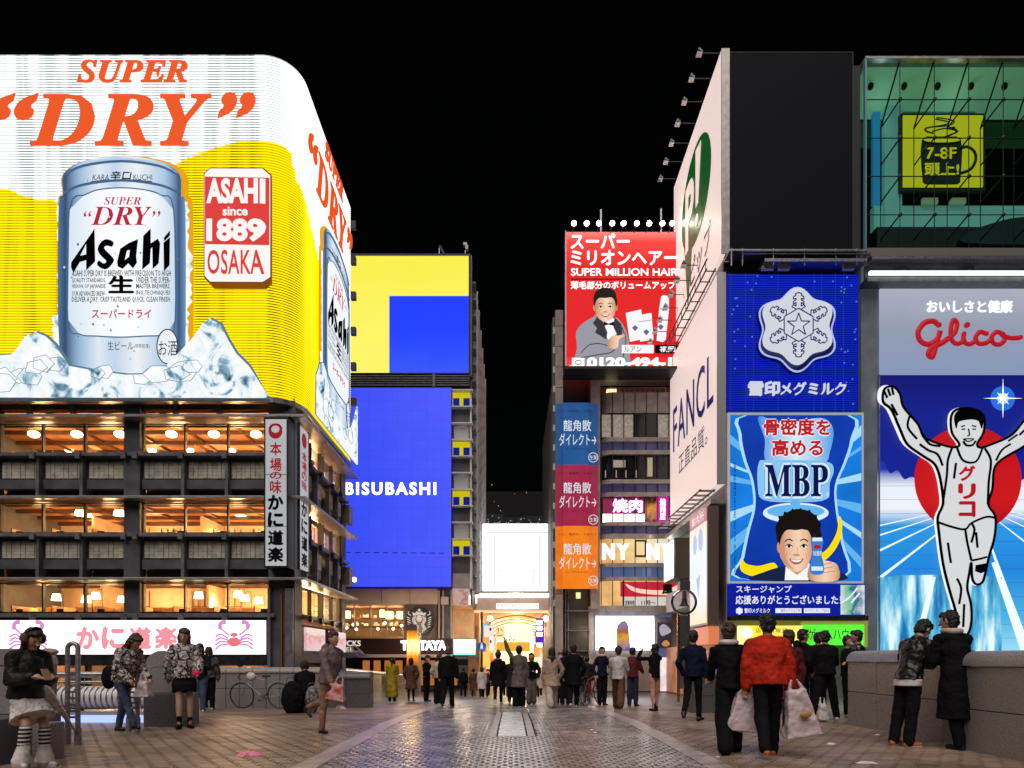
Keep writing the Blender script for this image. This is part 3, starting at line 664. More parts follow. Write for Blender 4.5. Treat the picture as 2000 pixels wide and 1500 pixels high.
# can, ice and badge
CANM = ramp_glow('can_metal', [(0, '#55789c'), (.06, '#27496e'), (.17, '#9abbdc'), (.32, '#e3eef8'), (.45, '#c4d8ee'), (.62, '#f2f7fb'), (.84, '#a9c9e6'), (.95, '#2d5480'), (1, '#6a92b8')], .95, 0)
CANS = ramp_glow('can_metal_side', [(0, '#55789c'), (.06, '#27496e'), (.17, '#9abbdc'), (.32, '#e3eef8'), (.45, '#c4d8ee'), (.62, '#f2f7fb'), (.84, '#a9c9e6'), (.95, '#2d5480'), (1, '#6a92b8')], .95, 1)
LABW = ramp_glow('can_label', [(0, '#d5e4f2'), (.3, '#f6f9fc'), (.55, '#ffffff'), (.8, '#f1f6fb'), (1, '#c9dced')], 1., 0)
RIMM = glow('can_rim', '#4a7098', .8); RIM2 = glow('can_rim_light', '#b9d3ea', .95); CR = glow('crimson_print', '#c8143c', .85); INK = mat('print_ink', (.002, .002, .004), .9, spec=0)
HALO = glow('orange_halo', '#f0a800', .9); OUTL = glow('ice_outline', '#6f8ea0', .7)
def icemat(name, a, b, cc):
    m = mat(name, (.01, .01, .01), .45, spec=.15); N = m.node_tree.nodes; Lk = m.node_tree.links; p = N['Principled BSDF']; tc = N.new('ShaderNodeTexCoord')
    v = N.new('ShaderNodeTexVoronoi'); v.inputs['Scale'].default_value = .9; v.feature = 'SMOOTH_F1'; t = N.new('ShaderNodeTexNoise'); t.inputs['Scale'].default_value = .8; t.inputs['Detail'].default_value = 4; t.inputs['Distortion'].default_value = 2.5
    Lk.new(tc.outputs['Object'], t.inputs['Vector']); Lk.new(tc.outputs['Object'], v.inputs['Vector'])
    ad = N.new('ShaderNodeMath'); ad.operation = 'MULTIPLY_ADD'; ad.inputs[1].default_value = .25; Lk.new(v.outputs[0], ad.inputs[0]); Lk.new(t.outputs[0], ad.inputs[2])
    r = N.new('ShaderNodeValToRGB'); cr = r.color_ramp; cr.elements.new(.5); cr.elements.new(.6)
    for e, (q, c) in zip(cr.elements, ((.38, a), (.47, cc), (.56, b), (.75, '#ffffff'))): e.position = q; e.color = (*lin(c), 1)
    Lk.new(ad.outputs[0], r.inputs[0]); Lk.new(r.outputs[0], p.inputs['Emission Color']); p.inputs['Emission Strength'].default_value = 1.; return m
ICE = icemat('ice_print', '#1c3a4c', '#e8f3f8', '#7fa8c0'); FROST = icemat('frost_print', '#8aa5b2', '#f4fafc', '#d5e4ea')
def can(fr, cm, full=True):
    body = smoothp([(133, 352), (170, 326), (245, 315), (320, 326), (357, 350), (360, 392), (368, 420), (368, 690), (362, 728), (330, 745), (250, 752), (160, 740), (126, 690), (124, 420), (133, 390)], 4)
    halo = [(248 + (x - 248) * 1.07 + 3, 535 + (y - 535) * 1.02) for x, y in body]
    MB().poly(fr, halo, .1, .2).build('can_halo', HALO, bb)
    rn = random.Random(5); fro = []
    for q in range(44):
        yy = 400 + q * 7.5; fro.append((124 - rn.uniform(0, 6) - (9 if 620 < yy < 680 else 0), yy))
    fro += [(140, 735), (360, 735)] + [(369 + rn.uniform(0, 7) + (6 if 500 < y < 600 else 0), y) for y in range(730, 400, -8)]
    MB().poly(fr, fro, .205, .24).build('frost_edge', FROST, bb)
    MB().poly(fr, body, .25, .3).build('can_print', cm, bb)
    MB().poly(fr, smoothp([(137, 350), (172, 329), (245, 319), (318, 329), (353, 349), (345, 343), (310, 331), (245, 326), (180, 331), (148, 343)], 4), .31, .32).build('can_rim', RIM2, bb)
    strokes(fr, [[(136, 352), (172, 335), (245, 326), (318, 335), (354, 352)], [(134, 388), (170, 372), (245, 363), (320, 372), (358, 388)]], .09, RIMM, bb, .32, 'can_ring')
    lab = [(175, 392), (200, 382), (245, 378), (292, 382), (322, 392), (347, 420), (350, 632), (332, 660), (290, 664), (245, 666), (200, 664), (165, 660), (143, 632), (146, 420)]
    MB().poly(fr, lab, .31, .33).build('can_label', LABW if full else glow('label_side', '#f2f7fb', 1.), bb)
    strokes(fr, [lab + [lab[0]]], .05, RIMM, bb, .33, 'label_edge')
    text(fr, 'KARA', (190, 352, 222, 363), INK, bb, d=.33, shear=.2); text(fr, '辛口', (226, 346, 266, 363), INK, bb, d=.33, shear=.15, bold=.02); text(fr, 'KUCHI', (269, 352, 306, 363), INK, bb, d=.33, shear=-.1)
    strokes(fr, [[(188, 366), (222, 362)], [(268, 362), (305, 366)]], .03, INK, bb, .33, 'rule')
    text(fr, SER('SUPER'), (213, 396, 284, 411), CR, bb, d=.345); text(fr, SER('DRY'), (188, 415, 305, 450), CR, bb, d=.345); text(fr, '\u201c', (174, 423, 189, 434), CR, bb, d=.345, shear=.2); text(fr, '\u201d', (306, 423, 322, 434), CR, bb, d=.345, shear=.2)
    z = lambda L: [(x / 2.857, 440 + y / 2.857) for x, y in L]
    mb = MB()
    mb.poly(fr, z([(556, 50), (545, 70), (430, 235), (428, 262), (440, 292), (476, 232), (512, 222), (512, 278), (545, 245), (560, 228)]), .34, .36, [z([(512, 128), (476, 200), (512, 192)])])
    mb.poly(fr, z(smoothp([(575, 165), (590, 128), (622, 108), (660, 122), (652, 148), (625, 142), (610, 158), (655, 205), (662, 230), (630, 268), (600, 270), (572, 248), (582, 226), (608, 242), (622, 228), (592, 198)], 3)), .34, .36)
    mb.poly(fr, z([(682, 232), (700, 160), (745, 130), (796, 108), (786, 200), (790, 236), (768, 268), (742, 240), (712, 270), (686, 258)]), .34, .36, [z([(722, 225), (735, 170), (752, 165), (748, 205)])])
    mb.poly(fr, z([(826, 90), (866, 50), (866, 132), (906, 106), (918, 128), (910, 240), (878, 270), (876, 150), (866, 160), (862, 238), (820, 274)]), .34, .36)
    mb.poly(fr, z([(938, 128), (972, 98), (970, 250), (940, 282)]), .34, .36); mb.poly(fr, z([(940, 100), (972, 62), (972, 86), (942, 118)]), .34, .36)
    mb.build('brand_lettering', INK, bb)
    tx = [('ASAHI SUPER DRY IS BREWED WITH PRECISION TO HIGH', 151, 537, 342, 549), ('QUALITY STANDARDS,', 151, 552, 216, 562), ('UNDER THE SUPER-', 275, 550, 341, 562), ('VISION OF JAPANESE', 151, 564, 216, 574), ('MASTER BREWERS,', 275, 563, 341, 574), ('OUR ADVANCED BREW-', 151, 577, 216, 587), ('ING TECHNIQUES', 275, 576, 341, 586), ('DELIVER A DRY, CRISP TASTE AND QUICK, CLEAN FINISH.', 151, 588, 342, 600)]
    for s_, a, b, c, d in tx: text(fr, s_, (a, b, c, d), INK, bb, d=.34, res=1, off=.012)
    text(fr, '生', (223, 549, 270, 581), INK, bb, d=.345, bold=.035)
    text(fr, 'スーパードライ', (190, 613, 304, 630), CR, bb, d=.345, bold=.02); text(fr, '生ビール', (220, 675, 270, 691), INK, bb, d=.345); text(fr, '(非熱処理)', (271, 679, 301, 689), INK, bb, d=.345)
    MB().poly(fr, circ(336, 685, 20, 33, 32), .35, .37).build('seal', glow('seal_white', '#eef4fa', .95), bb)
    strokes(fr, [circ(336, 685, 20, 33, 24) + [(356, 685)]], .04, INK, bb, .375, 'seal_ring'); text(fr, 'お酒', (319, 674, 355, 703), INK, bb, d=.38)
    for q in range(46):
        x, y = rn.uniform(130, 362), rn.uniform(345, 725); r = rn.uniform(.8, 2.4)
        if 160 < x < 335 and 390 < y < 640 and rn.random() < .7: continue
        MB().poly(fr, circ(x, y, r, r * 1.15, 8), .375, .385).build('water_drop', RIM2 if q % 2 else OUTL, bb) if full else None
    ice1 = [(-60, 775), (-60, 710), (0, 706), (40, 703), (52, 690), (66, 668), (86, 660), (105, 668), (122, 684), (150, 725), (205, 735), (260, 742), (320, 740), (370, 690), (390, 668), (405, 645), (420, 634), (440, 645), (455, 675), (470, 700), (495, 725), (528, 775)]
    ice1 = [(min(p[0], 528 if full else 415), 784 if p[1] > 774 else p[1]) for p in ice1 if full or p[0] > 30]
    if not full: ice1 = [(40, 784)] + ice1
    MB().poly(fr, [(x + (3 if x > 0 else 0), y - 4) if y < 774 else (x, y) for x, y in ice1], .38, .42).build('ice_edge', OUTL, bb)
    MB().poly(fr, [(x, y) for x, y in ice1], .43, .5).build('ice_print', ICE, bb)
    for q in range(17 if full else 8):
        cx = rn.uniform(10 if full else 90, 470 if full else 390); cyy = rn.uniform(722, 762); n = rn.choice((5, 6, 7)); r = rn.uniform(12, 30)
        pts = [(cx + r * rn.uniform(.8, 1.15) * math.cos(2 * math.pi * k / n), min(782, cyy + r * .75 * rn.uniform(.7, 1.1) * math.sin(2 * math.pi * k / n))) for k in range(n)]
        MB().poly(fr, pts, .505 + q * .006, .512 + q * .006).build('ice_cube', [FROST, ICE][q % 2], bb)
        strokes(fr, [[pts[k], pts[(k + 1) % n]] for k in range(n)], .022, OUTL, bb, .514 + q * .006, 'ice_edge')
can(A1, CANM); can(A2, CANS, False)
bg_ = [(421, 347), (521, 347), (531, 358), (531, 556), (521, 567), (421, 567), (410, 556), (410, 358)]
sc_ = lambda k: [(470.5 + (x - 470.5) * (1 - k / 60), 457 + (y - 457) * (1 - k / 110)) for x, y in bg_]
MB().poly(A1, bg_, .1, .55).build('badge_case', mat('badge_dark', (.12, .01, .01), .4, emit='#7a1408', es=.5), bb)
MB().poly(A1, sc_(2), .56, .575).build('badge_border', glow('badge_white', '#fff6f2', 1.), bb)
REDB = glow('badge_red', '#e23a36', .95)
MB().poly(A1, [(413, 365), (528, 365), (528, 494), (413, 494)], .58, .59).build('badge_field', REDB, bb)
WB = glow('badge_letter', '#fff6f2', 1.)
text(A1, 'ASAHI', (416, 368, 523, 417), WB, bb, d=.6, off=.045); text(A1, 'since', (447, 423, 495, 440), WB, bb, d=.6, off=.03); text(A1, '1889', (416, 445, 524, 490), WB, bb, d=.6, off=.045)
text(A1, 'OSAKA', (418, 505, 522, 552), REDB, bb, d=.6, off=.015, spacing=1.06)
# ================================================================ CENTRE-LEFT TOWER (blue screens)
TF = Fr(45.); tX = lambda px: (px - 1000) / F * 45; tZ = lambda py: ZZ(py, 45)
tb = thing('screen_tower', 'tall pale tower with blue and yellow screens left of the shopping street', 'building', (-7, 45, -1.05))
TW = mat('tower_panel', (.34, .33, .32), .5, noise=.15, nscale=1.2)
MB().box(tX(560), tX(918), 45.15, 62, tZ(1150), tZ(505)).build('body', mat('tower_wall', (.12, .12, .13), .5, noise=.2, nscale=1), tb)
MB().box(tX(560), tX(855), 45.02, 45.15, tZ(1181), tZ(1150)).build('beige_band', mat('beige_panel', (.55, .40, .32), .5, noise=.1, nscale=1.2), tb)
for px in (745, 800): MB().pb(TF, px, 1151, px + .6, 1180, -.02, -.0).build('panel_joint', DARK, tb)
MB().pb(TF, 560, 735, 918, 758, -.15, .25).build('truss_recess', DARK, tb)
for i in range(5): MB().pb(TF, 660, 737 + i * 4.5, 918, 738.6 + i * 4.5, .25, .33).build('truss_rail', CONC2, tb)
MB().pb(TF, 846, 735, 851, 760, .3, .42).build('truss_post', CONC2, tb)
MB().pb(TF, 560, 497, 920, 504, -.6, .1).build('roof_edge', DARK, tb)
mb = MB()
for i in range(24): mb.pb(TF, 690 + i * 10, 491, 690.6 + i * 10, 498, -.5, -.47)
mb.pb(TF, 685, 491, 918, 492, -.5, -.46); mb.build('roof_railing', STEEL, tb)
for px, a in ((728, 478), (732, 482), (737, 481), (851, 447)): MB().pb(TF, px, a, px + 1.3, 498, -2, -1.95).build('roof_pipe', STEEL, tb)
MB().cyl(TF(872, 499, -.4), TF(857, 473, -.4), .09, n=6).build('roof_strut', STEEL, tb)
MB().pb(TF, 905, 473, 912, 478, -.3, 0).build('floodlight', WHITEP, tb); MB().pb(TF, 909, 478, 914, 486, -.3, 0).build('floodlight', WHITEP, tb); MB().pb(TF, 908, 486, 909, 500, -.2, -.15).build('floodlight_post', STEEL, tb)
# panel column at the corner
YP = glow('panel_yellow', '#dfcf10', .8); BP = glow('panel_blue', '#0a1c8c', .8)
GREYP = [ramp_glow('photo_panel_%s' % n, [(0, '#50504e'), (.4, '#8f8c86'), (.7, '#b9b6b0'), (1, '#6a6864')], .45, ax, noise=1.2) for n, ax in (('a', 2), ('b', 0))]
WARMP = ramp_glow('photo_panel_warm', [(0, '#6a6660'), (.5, '#e8c890'), (1, '#8c8a86')], .6, 0, noise=.8)
for i in range(11):
    y0 = 767 + i * 32.1; k = i % 3
    if k == 0:
        MB().pb(TF, 884, y0, 918, y0 + 29, -.05, .0).build('yellow_panel', YP, tb)
        for x in (885, 905): MB().pb(TF, x, y0 + 11, x + 12.5, y0 + 29, .01, .03).build('blue_square', BP, tb)
    elif k == 1: MB().pb(TF, 885, y0, 917, y0 + 29, -.3, -.2).build('window', WARMP if i == 10 else GREYP[0], tb)
    else:
        MB().pb(TF, 885, y0, 917, y0 + 29, -.1, -.05).build('picture_panel', GREYP[1], tb)
        MB().pb(TF, 887, y0 + 2, 915, y0 + 27, -.05, -.03).build('inner_panel', mat('off_white_panel', (.45, .43, .42), .5, emit='#807a76', es=.35), tb)
    MB().pb(TF, 883, y0 - 3, 924, y0 - 1, -.2, .35).build('slab_edge', WHITEP, tb)
MB().pb(TF, 918, 765, 921.5, 1150, -.2, .12).build('corner_post', WHITEP, tb)
MB().pb(TF, 918, 505, 922, 735, -.2, .1).build('corner_strip', CONC2, tb)
# street side with fins
TS = Sd(tX(921), 1)
MB().pb(TS, 45.2, tZ(1180), 62, tZ(560), -.1, .02).build('side_wall', mat('side_wall_dark', (.10, .095, .09), .5, noise=.3, nscale=.8), tb)
for i in range(19):
    z = tZ(545) - i * 1.08
    MB().pb(TS, 45.3, z - .14, 61.8, z, .02, .26).build('side_ledge', CONC2, tb)
for y in (46.5, 49, 52, 55, 58, 61): MB().pb(TS, y, tZ(1150), y + .25, tZ(545), .02, .34).build('side_fin', WHITEP, tb)
# cafe floor
CY = Fr(45.)
MB().box(tX(560), tX(918), 45.3, 50, tZ(1182), tZ(1180)).build('ceiling', WOOD, tb); MB().box(tX(560), tX(918), 49.8, 50, tZ(1245), tZ(1180)).build('inner_wall', PLASTER, tb)
MB().box(tX(560), tX(918), 45.3, 50, tZ(1248), tZ(1246)).build('floor_slab', WOOD, tb)
for a, b in ((629, 660), (661, 691), (692, 723), (725, 755), (757, 787)):
    MB().pb(CY, a, 1183, b, 1244, -.06, -.03).build('pane', GLASS, tb); MB().pb(CY, b, 1181, b + 1.5, 1245, -.1, .05).build('mullion', LEDGE, tb)
MB().pb(CY, 560, 1243, 790, 1247, -.1, .12).build('sill', mat('orange_trim', (.5, .28, .14), .5), tb)
for i in range(3): MB().pb(Fr(47.5), 620, 1190 + i * 17, 790, 1192 + i * 17, 0, .3).build('shelf', DWOOD, tb)
rn = random.Random(11); mb = MB(); mb2 = MB(); mb3 = MB()
for i in range(70):
    px = rn.uniform(640, 788); row = rn.choice((1206, 1222)); c = rn.choice((mb, mb2, mb3)); c.pb(Fr(47.3), px, row - rn.uniform(3, 8), px + rn.uniform(1.5, 5), row, 0, .2)
mb.build('bottles', glow('amber_goods', '#ff9a30', 1.2), tb, kind='stuff'); mb2.build('cups', glow('cream_goods', '#ffe9b8', 1.3), tb, kind='stuff'); mb3.build('boxes', DWOOD, tb, kind='stuff')
CL = glow('cafe_lamp', '#ffdc84', 5.)
for px, py, w in ((680, 1202, 9), (762, 1203, 12), (782, 1203, 9), (748, 1200, 7)): MB().pb(Fr(46.4), px - w / 2, py - 8, px + w / 2, py + 6, 0, .5).build('lamp_shade', CL, tb)
for px, py in ((677, 1226), (690, 1220), (752, 1217), (696, 1229), (738, 1228), (768, 1228), (784, 1222)): MB().ell(Fr(46)(px, py), .09).build('bulb', glow('bulb_hot', '#fff0c0', 9.), tb)
for x in (680, 720, 765): pl(tX(x), 46.8, tZ(1198), 60)
MB().pb(CY, 790, 1181, 853, 1247, -.1, .1).build('louver_wall', mat('louver_brown', (.10, .065, .05), .5), tb)
for i in range(30): MB().pb(CY, 791 + i * 2.1, 1182, 791.8 + i * 2.1, 1246, .1, .14).build('louver', mat('louver_light', (.17, .12, .10), .5), tb)
MB().pb(CY, 853, 1150, 884, 1247, -.3, -.1).build('stair_wall', CONC, tb)
for x in (856, 864, 880): MB().pb(CY, x, 1152, x + 3, 1247, -.1, .1).build('drain_pipe', mat('pipe_beige', (.35, .27, .23), .5), tb)
MB().pb(CY, 862, 1166, 876, 1181, -.1, .2).build('vent_box', mat('vent_pink', (.5, .4, .38), .5), tb)
MB().pb(CY, 884, 1120, 924, 1150, -.1, .05).build('lower_panel', TW, tb)
MB().pb(CY, 884, 1150, 916, 1182, -.1, .15).build('picture_sign', ramp_glow('pink_flower_print', [(0, '#e9b7a8'), (.45, '#f3ccc0'), (.7, '#d98a88'), (1, '#f0c8bc')], .6, 0, noise=1.5), tb)
MB().pb(CY, 560, 1247, 884, 1278, -.3, .06).build('fascia', mat('fascia_brown', (.035, .014, .012), .35), tb)
MB().pb(CY, 700, 1278, 884, 1284, -.3, .4).build('awning_edge', mat('awning_pink', (.6, .42, .36), .5), tb)
MB().pb(CY, 560, 1284, 884, 1350, -1.5, -1.3).build('shopfront', mat('shop_dark', (.05, .025, .02), .4), tb)
mb = MB(); [mb.pb(CY, x, 1290, x + 14, 1340, -1.3, -1.28) for x in range(700, 880, 22)]; mb.build('shop_window', glow('shop_amber', '#c87838', .7), tb)
LW = glow('letter_white', '#f6e6da', .9)
text(CY, 'STARBUCKS', (624, 1251, 705, 1262), LW, tb, d=.08, th=.04, off=.02); text(CY, 'COFFEE', (642, 1264, 690, 1272), LW, tb, d=.08, th=.03)
text(CY, 'TSUTAYA', (784, 1251, 872, 1270), glow('letter_hot', '#ffffff', 5), tb, d=.1, th=.1, off=.05)
s = thing('round_logo_sign', 'round black and white mermaid emblem on the brown louvred wall of the café', 'sign', W(819, 1214, 44.8))
SG = Fr(44.7); LGW = glow('logo_white', '#f3dcd0', .8)
MB().poly(SG, circ(819, 1213, 27, 27, 40), -.05, .05).build('disc', mat('logo_black', (.012, .02, .018), .4), s)
star = [(819 + (4.2 if i % 2 == 0 else 1.8) * math.sin(math.pi * i / 5), 1192 - (4.2 if i % 2 == 0 else 1.8) * math.cos(math.pi * i / 5)) for i in range(10)]
mb = MB(); mb.poly(SG, star, .06, .08); mb.poly(SG, [(808, 1203), (805, 1196), (811, 1198), (814, 1194), (819, 1197), (824, 1194), (827, 1198), (833, 1196), (830, 1203), (819, 1200)], .06, .08)
mb.poly(SG, circ(819, 1208, 5.5, 7, 16), .06, .08); mb.build('crown_and_face', LGW, s)
L = []
for sg in (-1, 1):
    for k in range(3): L.append([(819 + sg * (7 + k * 2.3), 1203 + k), (819 + sg * (8 + k * 2.3), 1212), (819 + sg * (5 + k * 2.), 1220), (819 + sg * (8 + k * 2.6), 1228), (819 + sg * (6 + k * 3), 1236 - k * 3)])
    for k in range(5): L.append([(819 + sg * (18 - k * .4), 1208 + k * 4.4), (819 + sg * (24 - k * .7), 1205 + k * 4.6)])
    L.append([(819 + sg * 16, 1202), (819 + sg * 21, 1199), (819 + sg * 20, 1194)])
strokes(SG, L, .055, LGW, s, .08, 'hair_and_tails')
strokes(SG, [[(815.5, 1206), (817.5, 1206)], [(820.5, 1206), (822.5, 1206)], [(817, 1211.5), (819, 1212.3), (821, 1211.5)]], .03, BLACK, s, .1, 'features')
# screens
def screen(label, fr, box, m, d0=.05, d1=.3, name='led_screen', fm=DARK, fw=2):
    u0, v0, u1, v1 = box; c = fr((u0 + u1) / 2, v1, 0); s = thing(name, label, 'screen', c)
    MB().pb(fr, u0, v0, u1, v1, d0, d1).build('display', m, s)
    mb = MB(); mb.pb(fr, u0 - fw, v0 - fw, u1 + fw, v0, d0, d1 + .02); mb.pb(fr, u0 - fw, v1, u1 + fw, v1 + fw, d0, d1 + .02); mb.pb(fr, u0 - fw, v0, u0, v1, d0, d1 + .02); mb.pb(fr, u1, v0, u1 + fw, v1, d0, d1 + .02)
    mb.build('screen_frame', fm, s); return s
def ledblue(name, a, b, s):
    m = ramp_glow(name, [(0, a), (1, b)], s, 0, noise=.6); N = m.node_tree.nodes; Lk = m.node_tree.links; p = N['Principled BSDF']
    br = N.new('ShaderNodeTexBrick'); br.offset = 0; tc = N.new('ShaderNodeTexCoord'); mp = N.new('ShaderNodeMapping'); mp.inputs['Rotation'].default_value = (R(90), 0, 0)
    Lk.new(tc.outputs['Object'], mp.inputs[0]); Lk.new(mp.outputs[0], br.inputs['Vector']); br.inputs['Scale'].default_value = 1; br.inputs['Brick Width'].default_value = .96; br.inputs['Row Height'].default_value = .64; br.inputs['Mortar Size'].default_value = .012
    br.inputs['Color1'].default_value = (s, s, s, 1); br.inputs['Color2'].default_value = (s * .95, s * .95, s * .95, 1); br.inputs['Mortar'].default_value = (s * .8, s * .8, s * .8, 1)
    Lk.new(br.outputs[0], p.inputs['Emission Strength']); return m
s1 = screen('large blue LED screen with white BISUBASHI lettering above the café', TF, (560, 761, 882, 1147), ledblue('led_blue', '#2f48f5', '#4b59ff', 1.), fw=1.5)
text(TF, 'EBISUBASHI', (656, 944, 853, 969), glow('led_white', '#ffffff', 2.2), s1, d=.31, off=.035, spacing=1.25)
mb = MB(); [mb.pb(TF, 660 + i * 18, 1079.5 + i * .15, 670 + i * 18, 1081 + i * .15, .31, .315) for i in range(12)]; mb.build('dark_dashes', mat('dash_blue', (.01, .02, .2), .4), s1)
s2 = screen('upper LED screen showing yellow with a blue square at the lower right', TF, (560, 505, 916, 732), ramp_glow('led_yellow', [(0, '#fff56a'), (1, '#f8ee48')], 1., 2, noise=.5), fw=1.5)
MB().pb(TF, 762, 583, 916, 732, .302, .315).build('blue_square', ramp_glow('led_blue2', [(0, '#2f55f8'), (.5, '#0a3cff'), (1, '#0038ff')], 1., 2, noise=.3), s2)
s3 = screen('small white-green LED screen above the shop beside the arcade mouth', Fr(43.5), (887, 1249, 929, 1279), ramp_glow('led_mint', [(0, '#5ff0d8'), (.25, '#e8fffa'), (1, '#ffffff')], 2., 2), fw=1.5, fm=mat('teal_frame', (.15, .3, .3), .4))
MB().pb(Fr(43.5), 884, 1282, 932, 1287, .0, .3).build('lower_frame', CONC2, s3)
# ================================================================ SHOPPING STREET: arcade, white screen, far hills
aX = lambda px: (px - 1000) / F * 51; aZ = lambda py: ZZ(py, 51); AF = Fr(51.)
ar = thing('arcade_gate', 'glowing arcade entrance with white canopy at the mouth of the shopping street', 'arcade', (.4, 51, -1.05))
ORW = mat('arcade_wall', (.60, .32, .16), .5, noise=.2, nscale=1.5); CAN = mat('canopy_panel', (.55, .43, .40), .45, noise=.06, nscale=2); HOT = glow('canopy_light', '#fff8ee', 4.)
MB().pb(AF, 912, 1168, 1108, 1194, -.2, 1.2).build('canopy', CAN, ar, bevel=.03)
MB().pb(AF, 910, 1158, 1110, 1161, -.4, 1.3).build('canopy_top', LEDGE, ar)
for i in range(12): MB().pb(AF, 922 + i * 14.6, 1162, 935.6 + i * 14.6, 1169, 1.2, 1.3).build('light_box', HOT, ar)
for x0, x1 in ((911, 932), (1087, 1109)):
    MB().pb(AF, x0, 1162, x1, 1181, 1.2, 1.32).build('light_block', HOT, ar)
MB().pb(AF, 911, 1181, 921, 1192, 1.2, 1.32).build('light_block', HOT, ar); MB().pb(AF, 1098, 1181, 1109, 1192, 1.2, 1.32).build('light_block', HOT, ar)
MB().pb(AF, 970, 1181, 1051, 1192, 1.2, 1.26).build('name_glow', glow('name_glow', '#fff8f0', 1.3), ar)
text(AF, 'EBISUBASHI-SUJI', (973, 1183, 1048, 1190), mat('name_grey', (.3, .32, .30), .5, emit='#9aa096', es=.4), ar, d=1.29, th=.02)
MB().pb(AF, 915, 1194, 1106, 1197, -.2, 1.1).build('soffit', glow('soffit_warm', '#ffd9a0', 1.), ar)
for x0, x1 in ((914, 936), (1078, 1098)):
    MB().box(aX(x0), aX(x1), 51, 52.2, -1.1, aZ(1194)).build('gate_column', ORW, ar)
A0, A1_ = 52., 88.
xl, xr = aX(937), aX(1084)
MB().box(xl - .3, xl, A0, A1_, -1.1, aZ(1160)).build('left_wall', ORW, ar); MB().box(xr, xr + .3, A0, A1_, -1.1, aZ(1160)).build('right_wall', ORW, ar)
MB().box(xl, xr, A0, A1_, aZ(1165), aZ(1160)).build('arcade_roof', mat('arcade_ceiling', (.7, .5, .25), .6), ar)
MB().add([(xl, A0, -1.04), (xr, A0, -1.04), (xr, A1_, -1.04), (xl, A1_, -1.04)], [(0, 1, 2, 3)]).build('arcade_floor', mat('arcade_paving', (.35, .30, .26), .25, noise=.15, nscale=1), ar)
for i in range(7):
    y = 53 + i * 5; cx = (xl + xr) / 2; r = (xr - xl) / 2 - .5
    MB().tube([(cx - r * math.cos(a), y, aZ(1225) + 1.0 * math.sin(a)) for a in [math.pi * k / 12 for k in range(13)]], .05, 6).build('vault_rib', mat('rib_gold', (.4, .22, .08), .5), ar)
    MB().box(xl, xr, y + 2, y + 2.1, aZ(1203), aZ(1202)).build('tie_beam', CAN, ar)
rn = random.Random(21)
cols = ['#ffb060', '#ffe0a0', '#e05040', '#fff0d8', '#ff9a40', '#9060e0', '#70c8e0', '#ffd060']
for i in range(34):
    y = 52.6 + i * 1.0; sgn = 1 if i % 2 else -1; z0 = rn.uniform(0, 3.2); h = rn.uniform(.5, 1.5); w = rn.uniform(.3, .9)
    x = (xr - w - .02) if sgn > 0 else (xl + .02)
    c = rn.choice(cols); s = tag(MB().box(x, x + w, y, y + .15, z0, z0 + h).build('shop_sign', glow('shop_sign_' + c[1:], c, 1.0)), 'small %s shop sign glowing inside the arcade, %s along the %s wall' % ({'#ffb060': 'amber', '#ffe0a0': 'cream', '#e05040': 'red', '#fff0d8': 'pale', '#ff9a40': 'orange', '#9060e0': 'purple', '#70c8e0': 'light blue', '#ffd060': 'yellow'}[c], ORD[i // 2], 'right' if sgn > 0 else 'left'), 'sign', 'shop signs hanging inside the arcade')
for x, y, z, e in ((-3.2, 47.5, 3.0, 90), (.6, 48.2, 3.6, 120), (4.2, 47.5, 3.0, 90), (-6.5, 42.5, 3.2, 110), (-3.6, 42.5, 3.2, 80), (5.5, 42.5, 3.0, 80)): pl(x, y, z, e * 1.4, .2, (1, .72, .5))  # added fill lights brightening the canopy and street walls, without fittings
AE = Fr(80)
MB().pb(AE, 955, 1200, 1075, 1345, 0, .1).build('end_glow', ramp_glow('arcade_end', [(0, '#ffb868'), (.3, '#ffcf80'), (.6, '#fff4c0'), (1, '#ffe0a0')], 2.2, 2, noise=.6), ar)
for y in (54, 60, 67, 75): pl(aX(1010), y, aZ(1215), 500, .4, (1, .66, .33))
for px, q in ((957, 'left'), (1066, 'right')):
    s = thing('globe_lamp', 'bright round globe lamp under the %s end of the arcade canopy' % q, 'lamp', W(px, 1207, 50.8)); MB().ell(W(px, 1208, 50.8), .2, n=14, m=8).build('globe', glow('globe_hot', '#ffe6a0', 14.), s, smooth='all'); MB().cyl(W(px, 1203, 50.8), W(px, 1194, 50.8), .02, n=6).build('stem', BLACK, s)
BF = Fr(50.2)
s = thing('purple_banner_sign', 'tall purple sign column with white light boxes at the right of the arcade mouth', 'sign', W(1054, 1265, 50.2))
MB().pb(BF, 1046, 1208, 1062, 1265, 0, .2).build('column', glow('purple_glow', '#5a2ac8', .9), s)
for y in (1212, 1223, 1235, 1256): MB().pb(BF, 1048, y, 1059, y + 8, .21, .3).build('light_box', HOT, s)
s = thing('hanging_banner', 'white hanging banner with small dark marks at the left of the arcade mouth', 'banner', W(954, 1270, 50.2))
MB().pb(BF, 946, 1222, 964, 1244, 0, .05).build('cloth', glow('banner_pink', '#ffe4d8', 1.), s); MB().pb(BF, 956, 1243, 964, 1270, 0, .05).build('lower_cloth', glow('banner_white', '#e8fff8', 1.), s); MB().pb(BF, 956, 1226, 960, 1232, .06, .08).build('mark', BP, s); MB().pb(BF, 957, 1250, 960, 1256, .06, .08).build('mark', BP, s)
s = thing('shop_poster', 'yellow shop poster board hanging inside the arcade mouth', 'poster', W(980, 1245, 52)); MB().pb(Fr(52), 967, 1224, 985, 1246, 0, .06).build('board', glow('poster_yellow', '#ffe9a8', .95), s); strokes(Fr(52), [[(970, 1230), (974, 1228), (972, 1238)], [(978, 1229), (982, 1233)], [(970, 1242), (982, 1241)]], .06, glow('poster_red', '#c0402c', .8), s, .08, 'drawing')
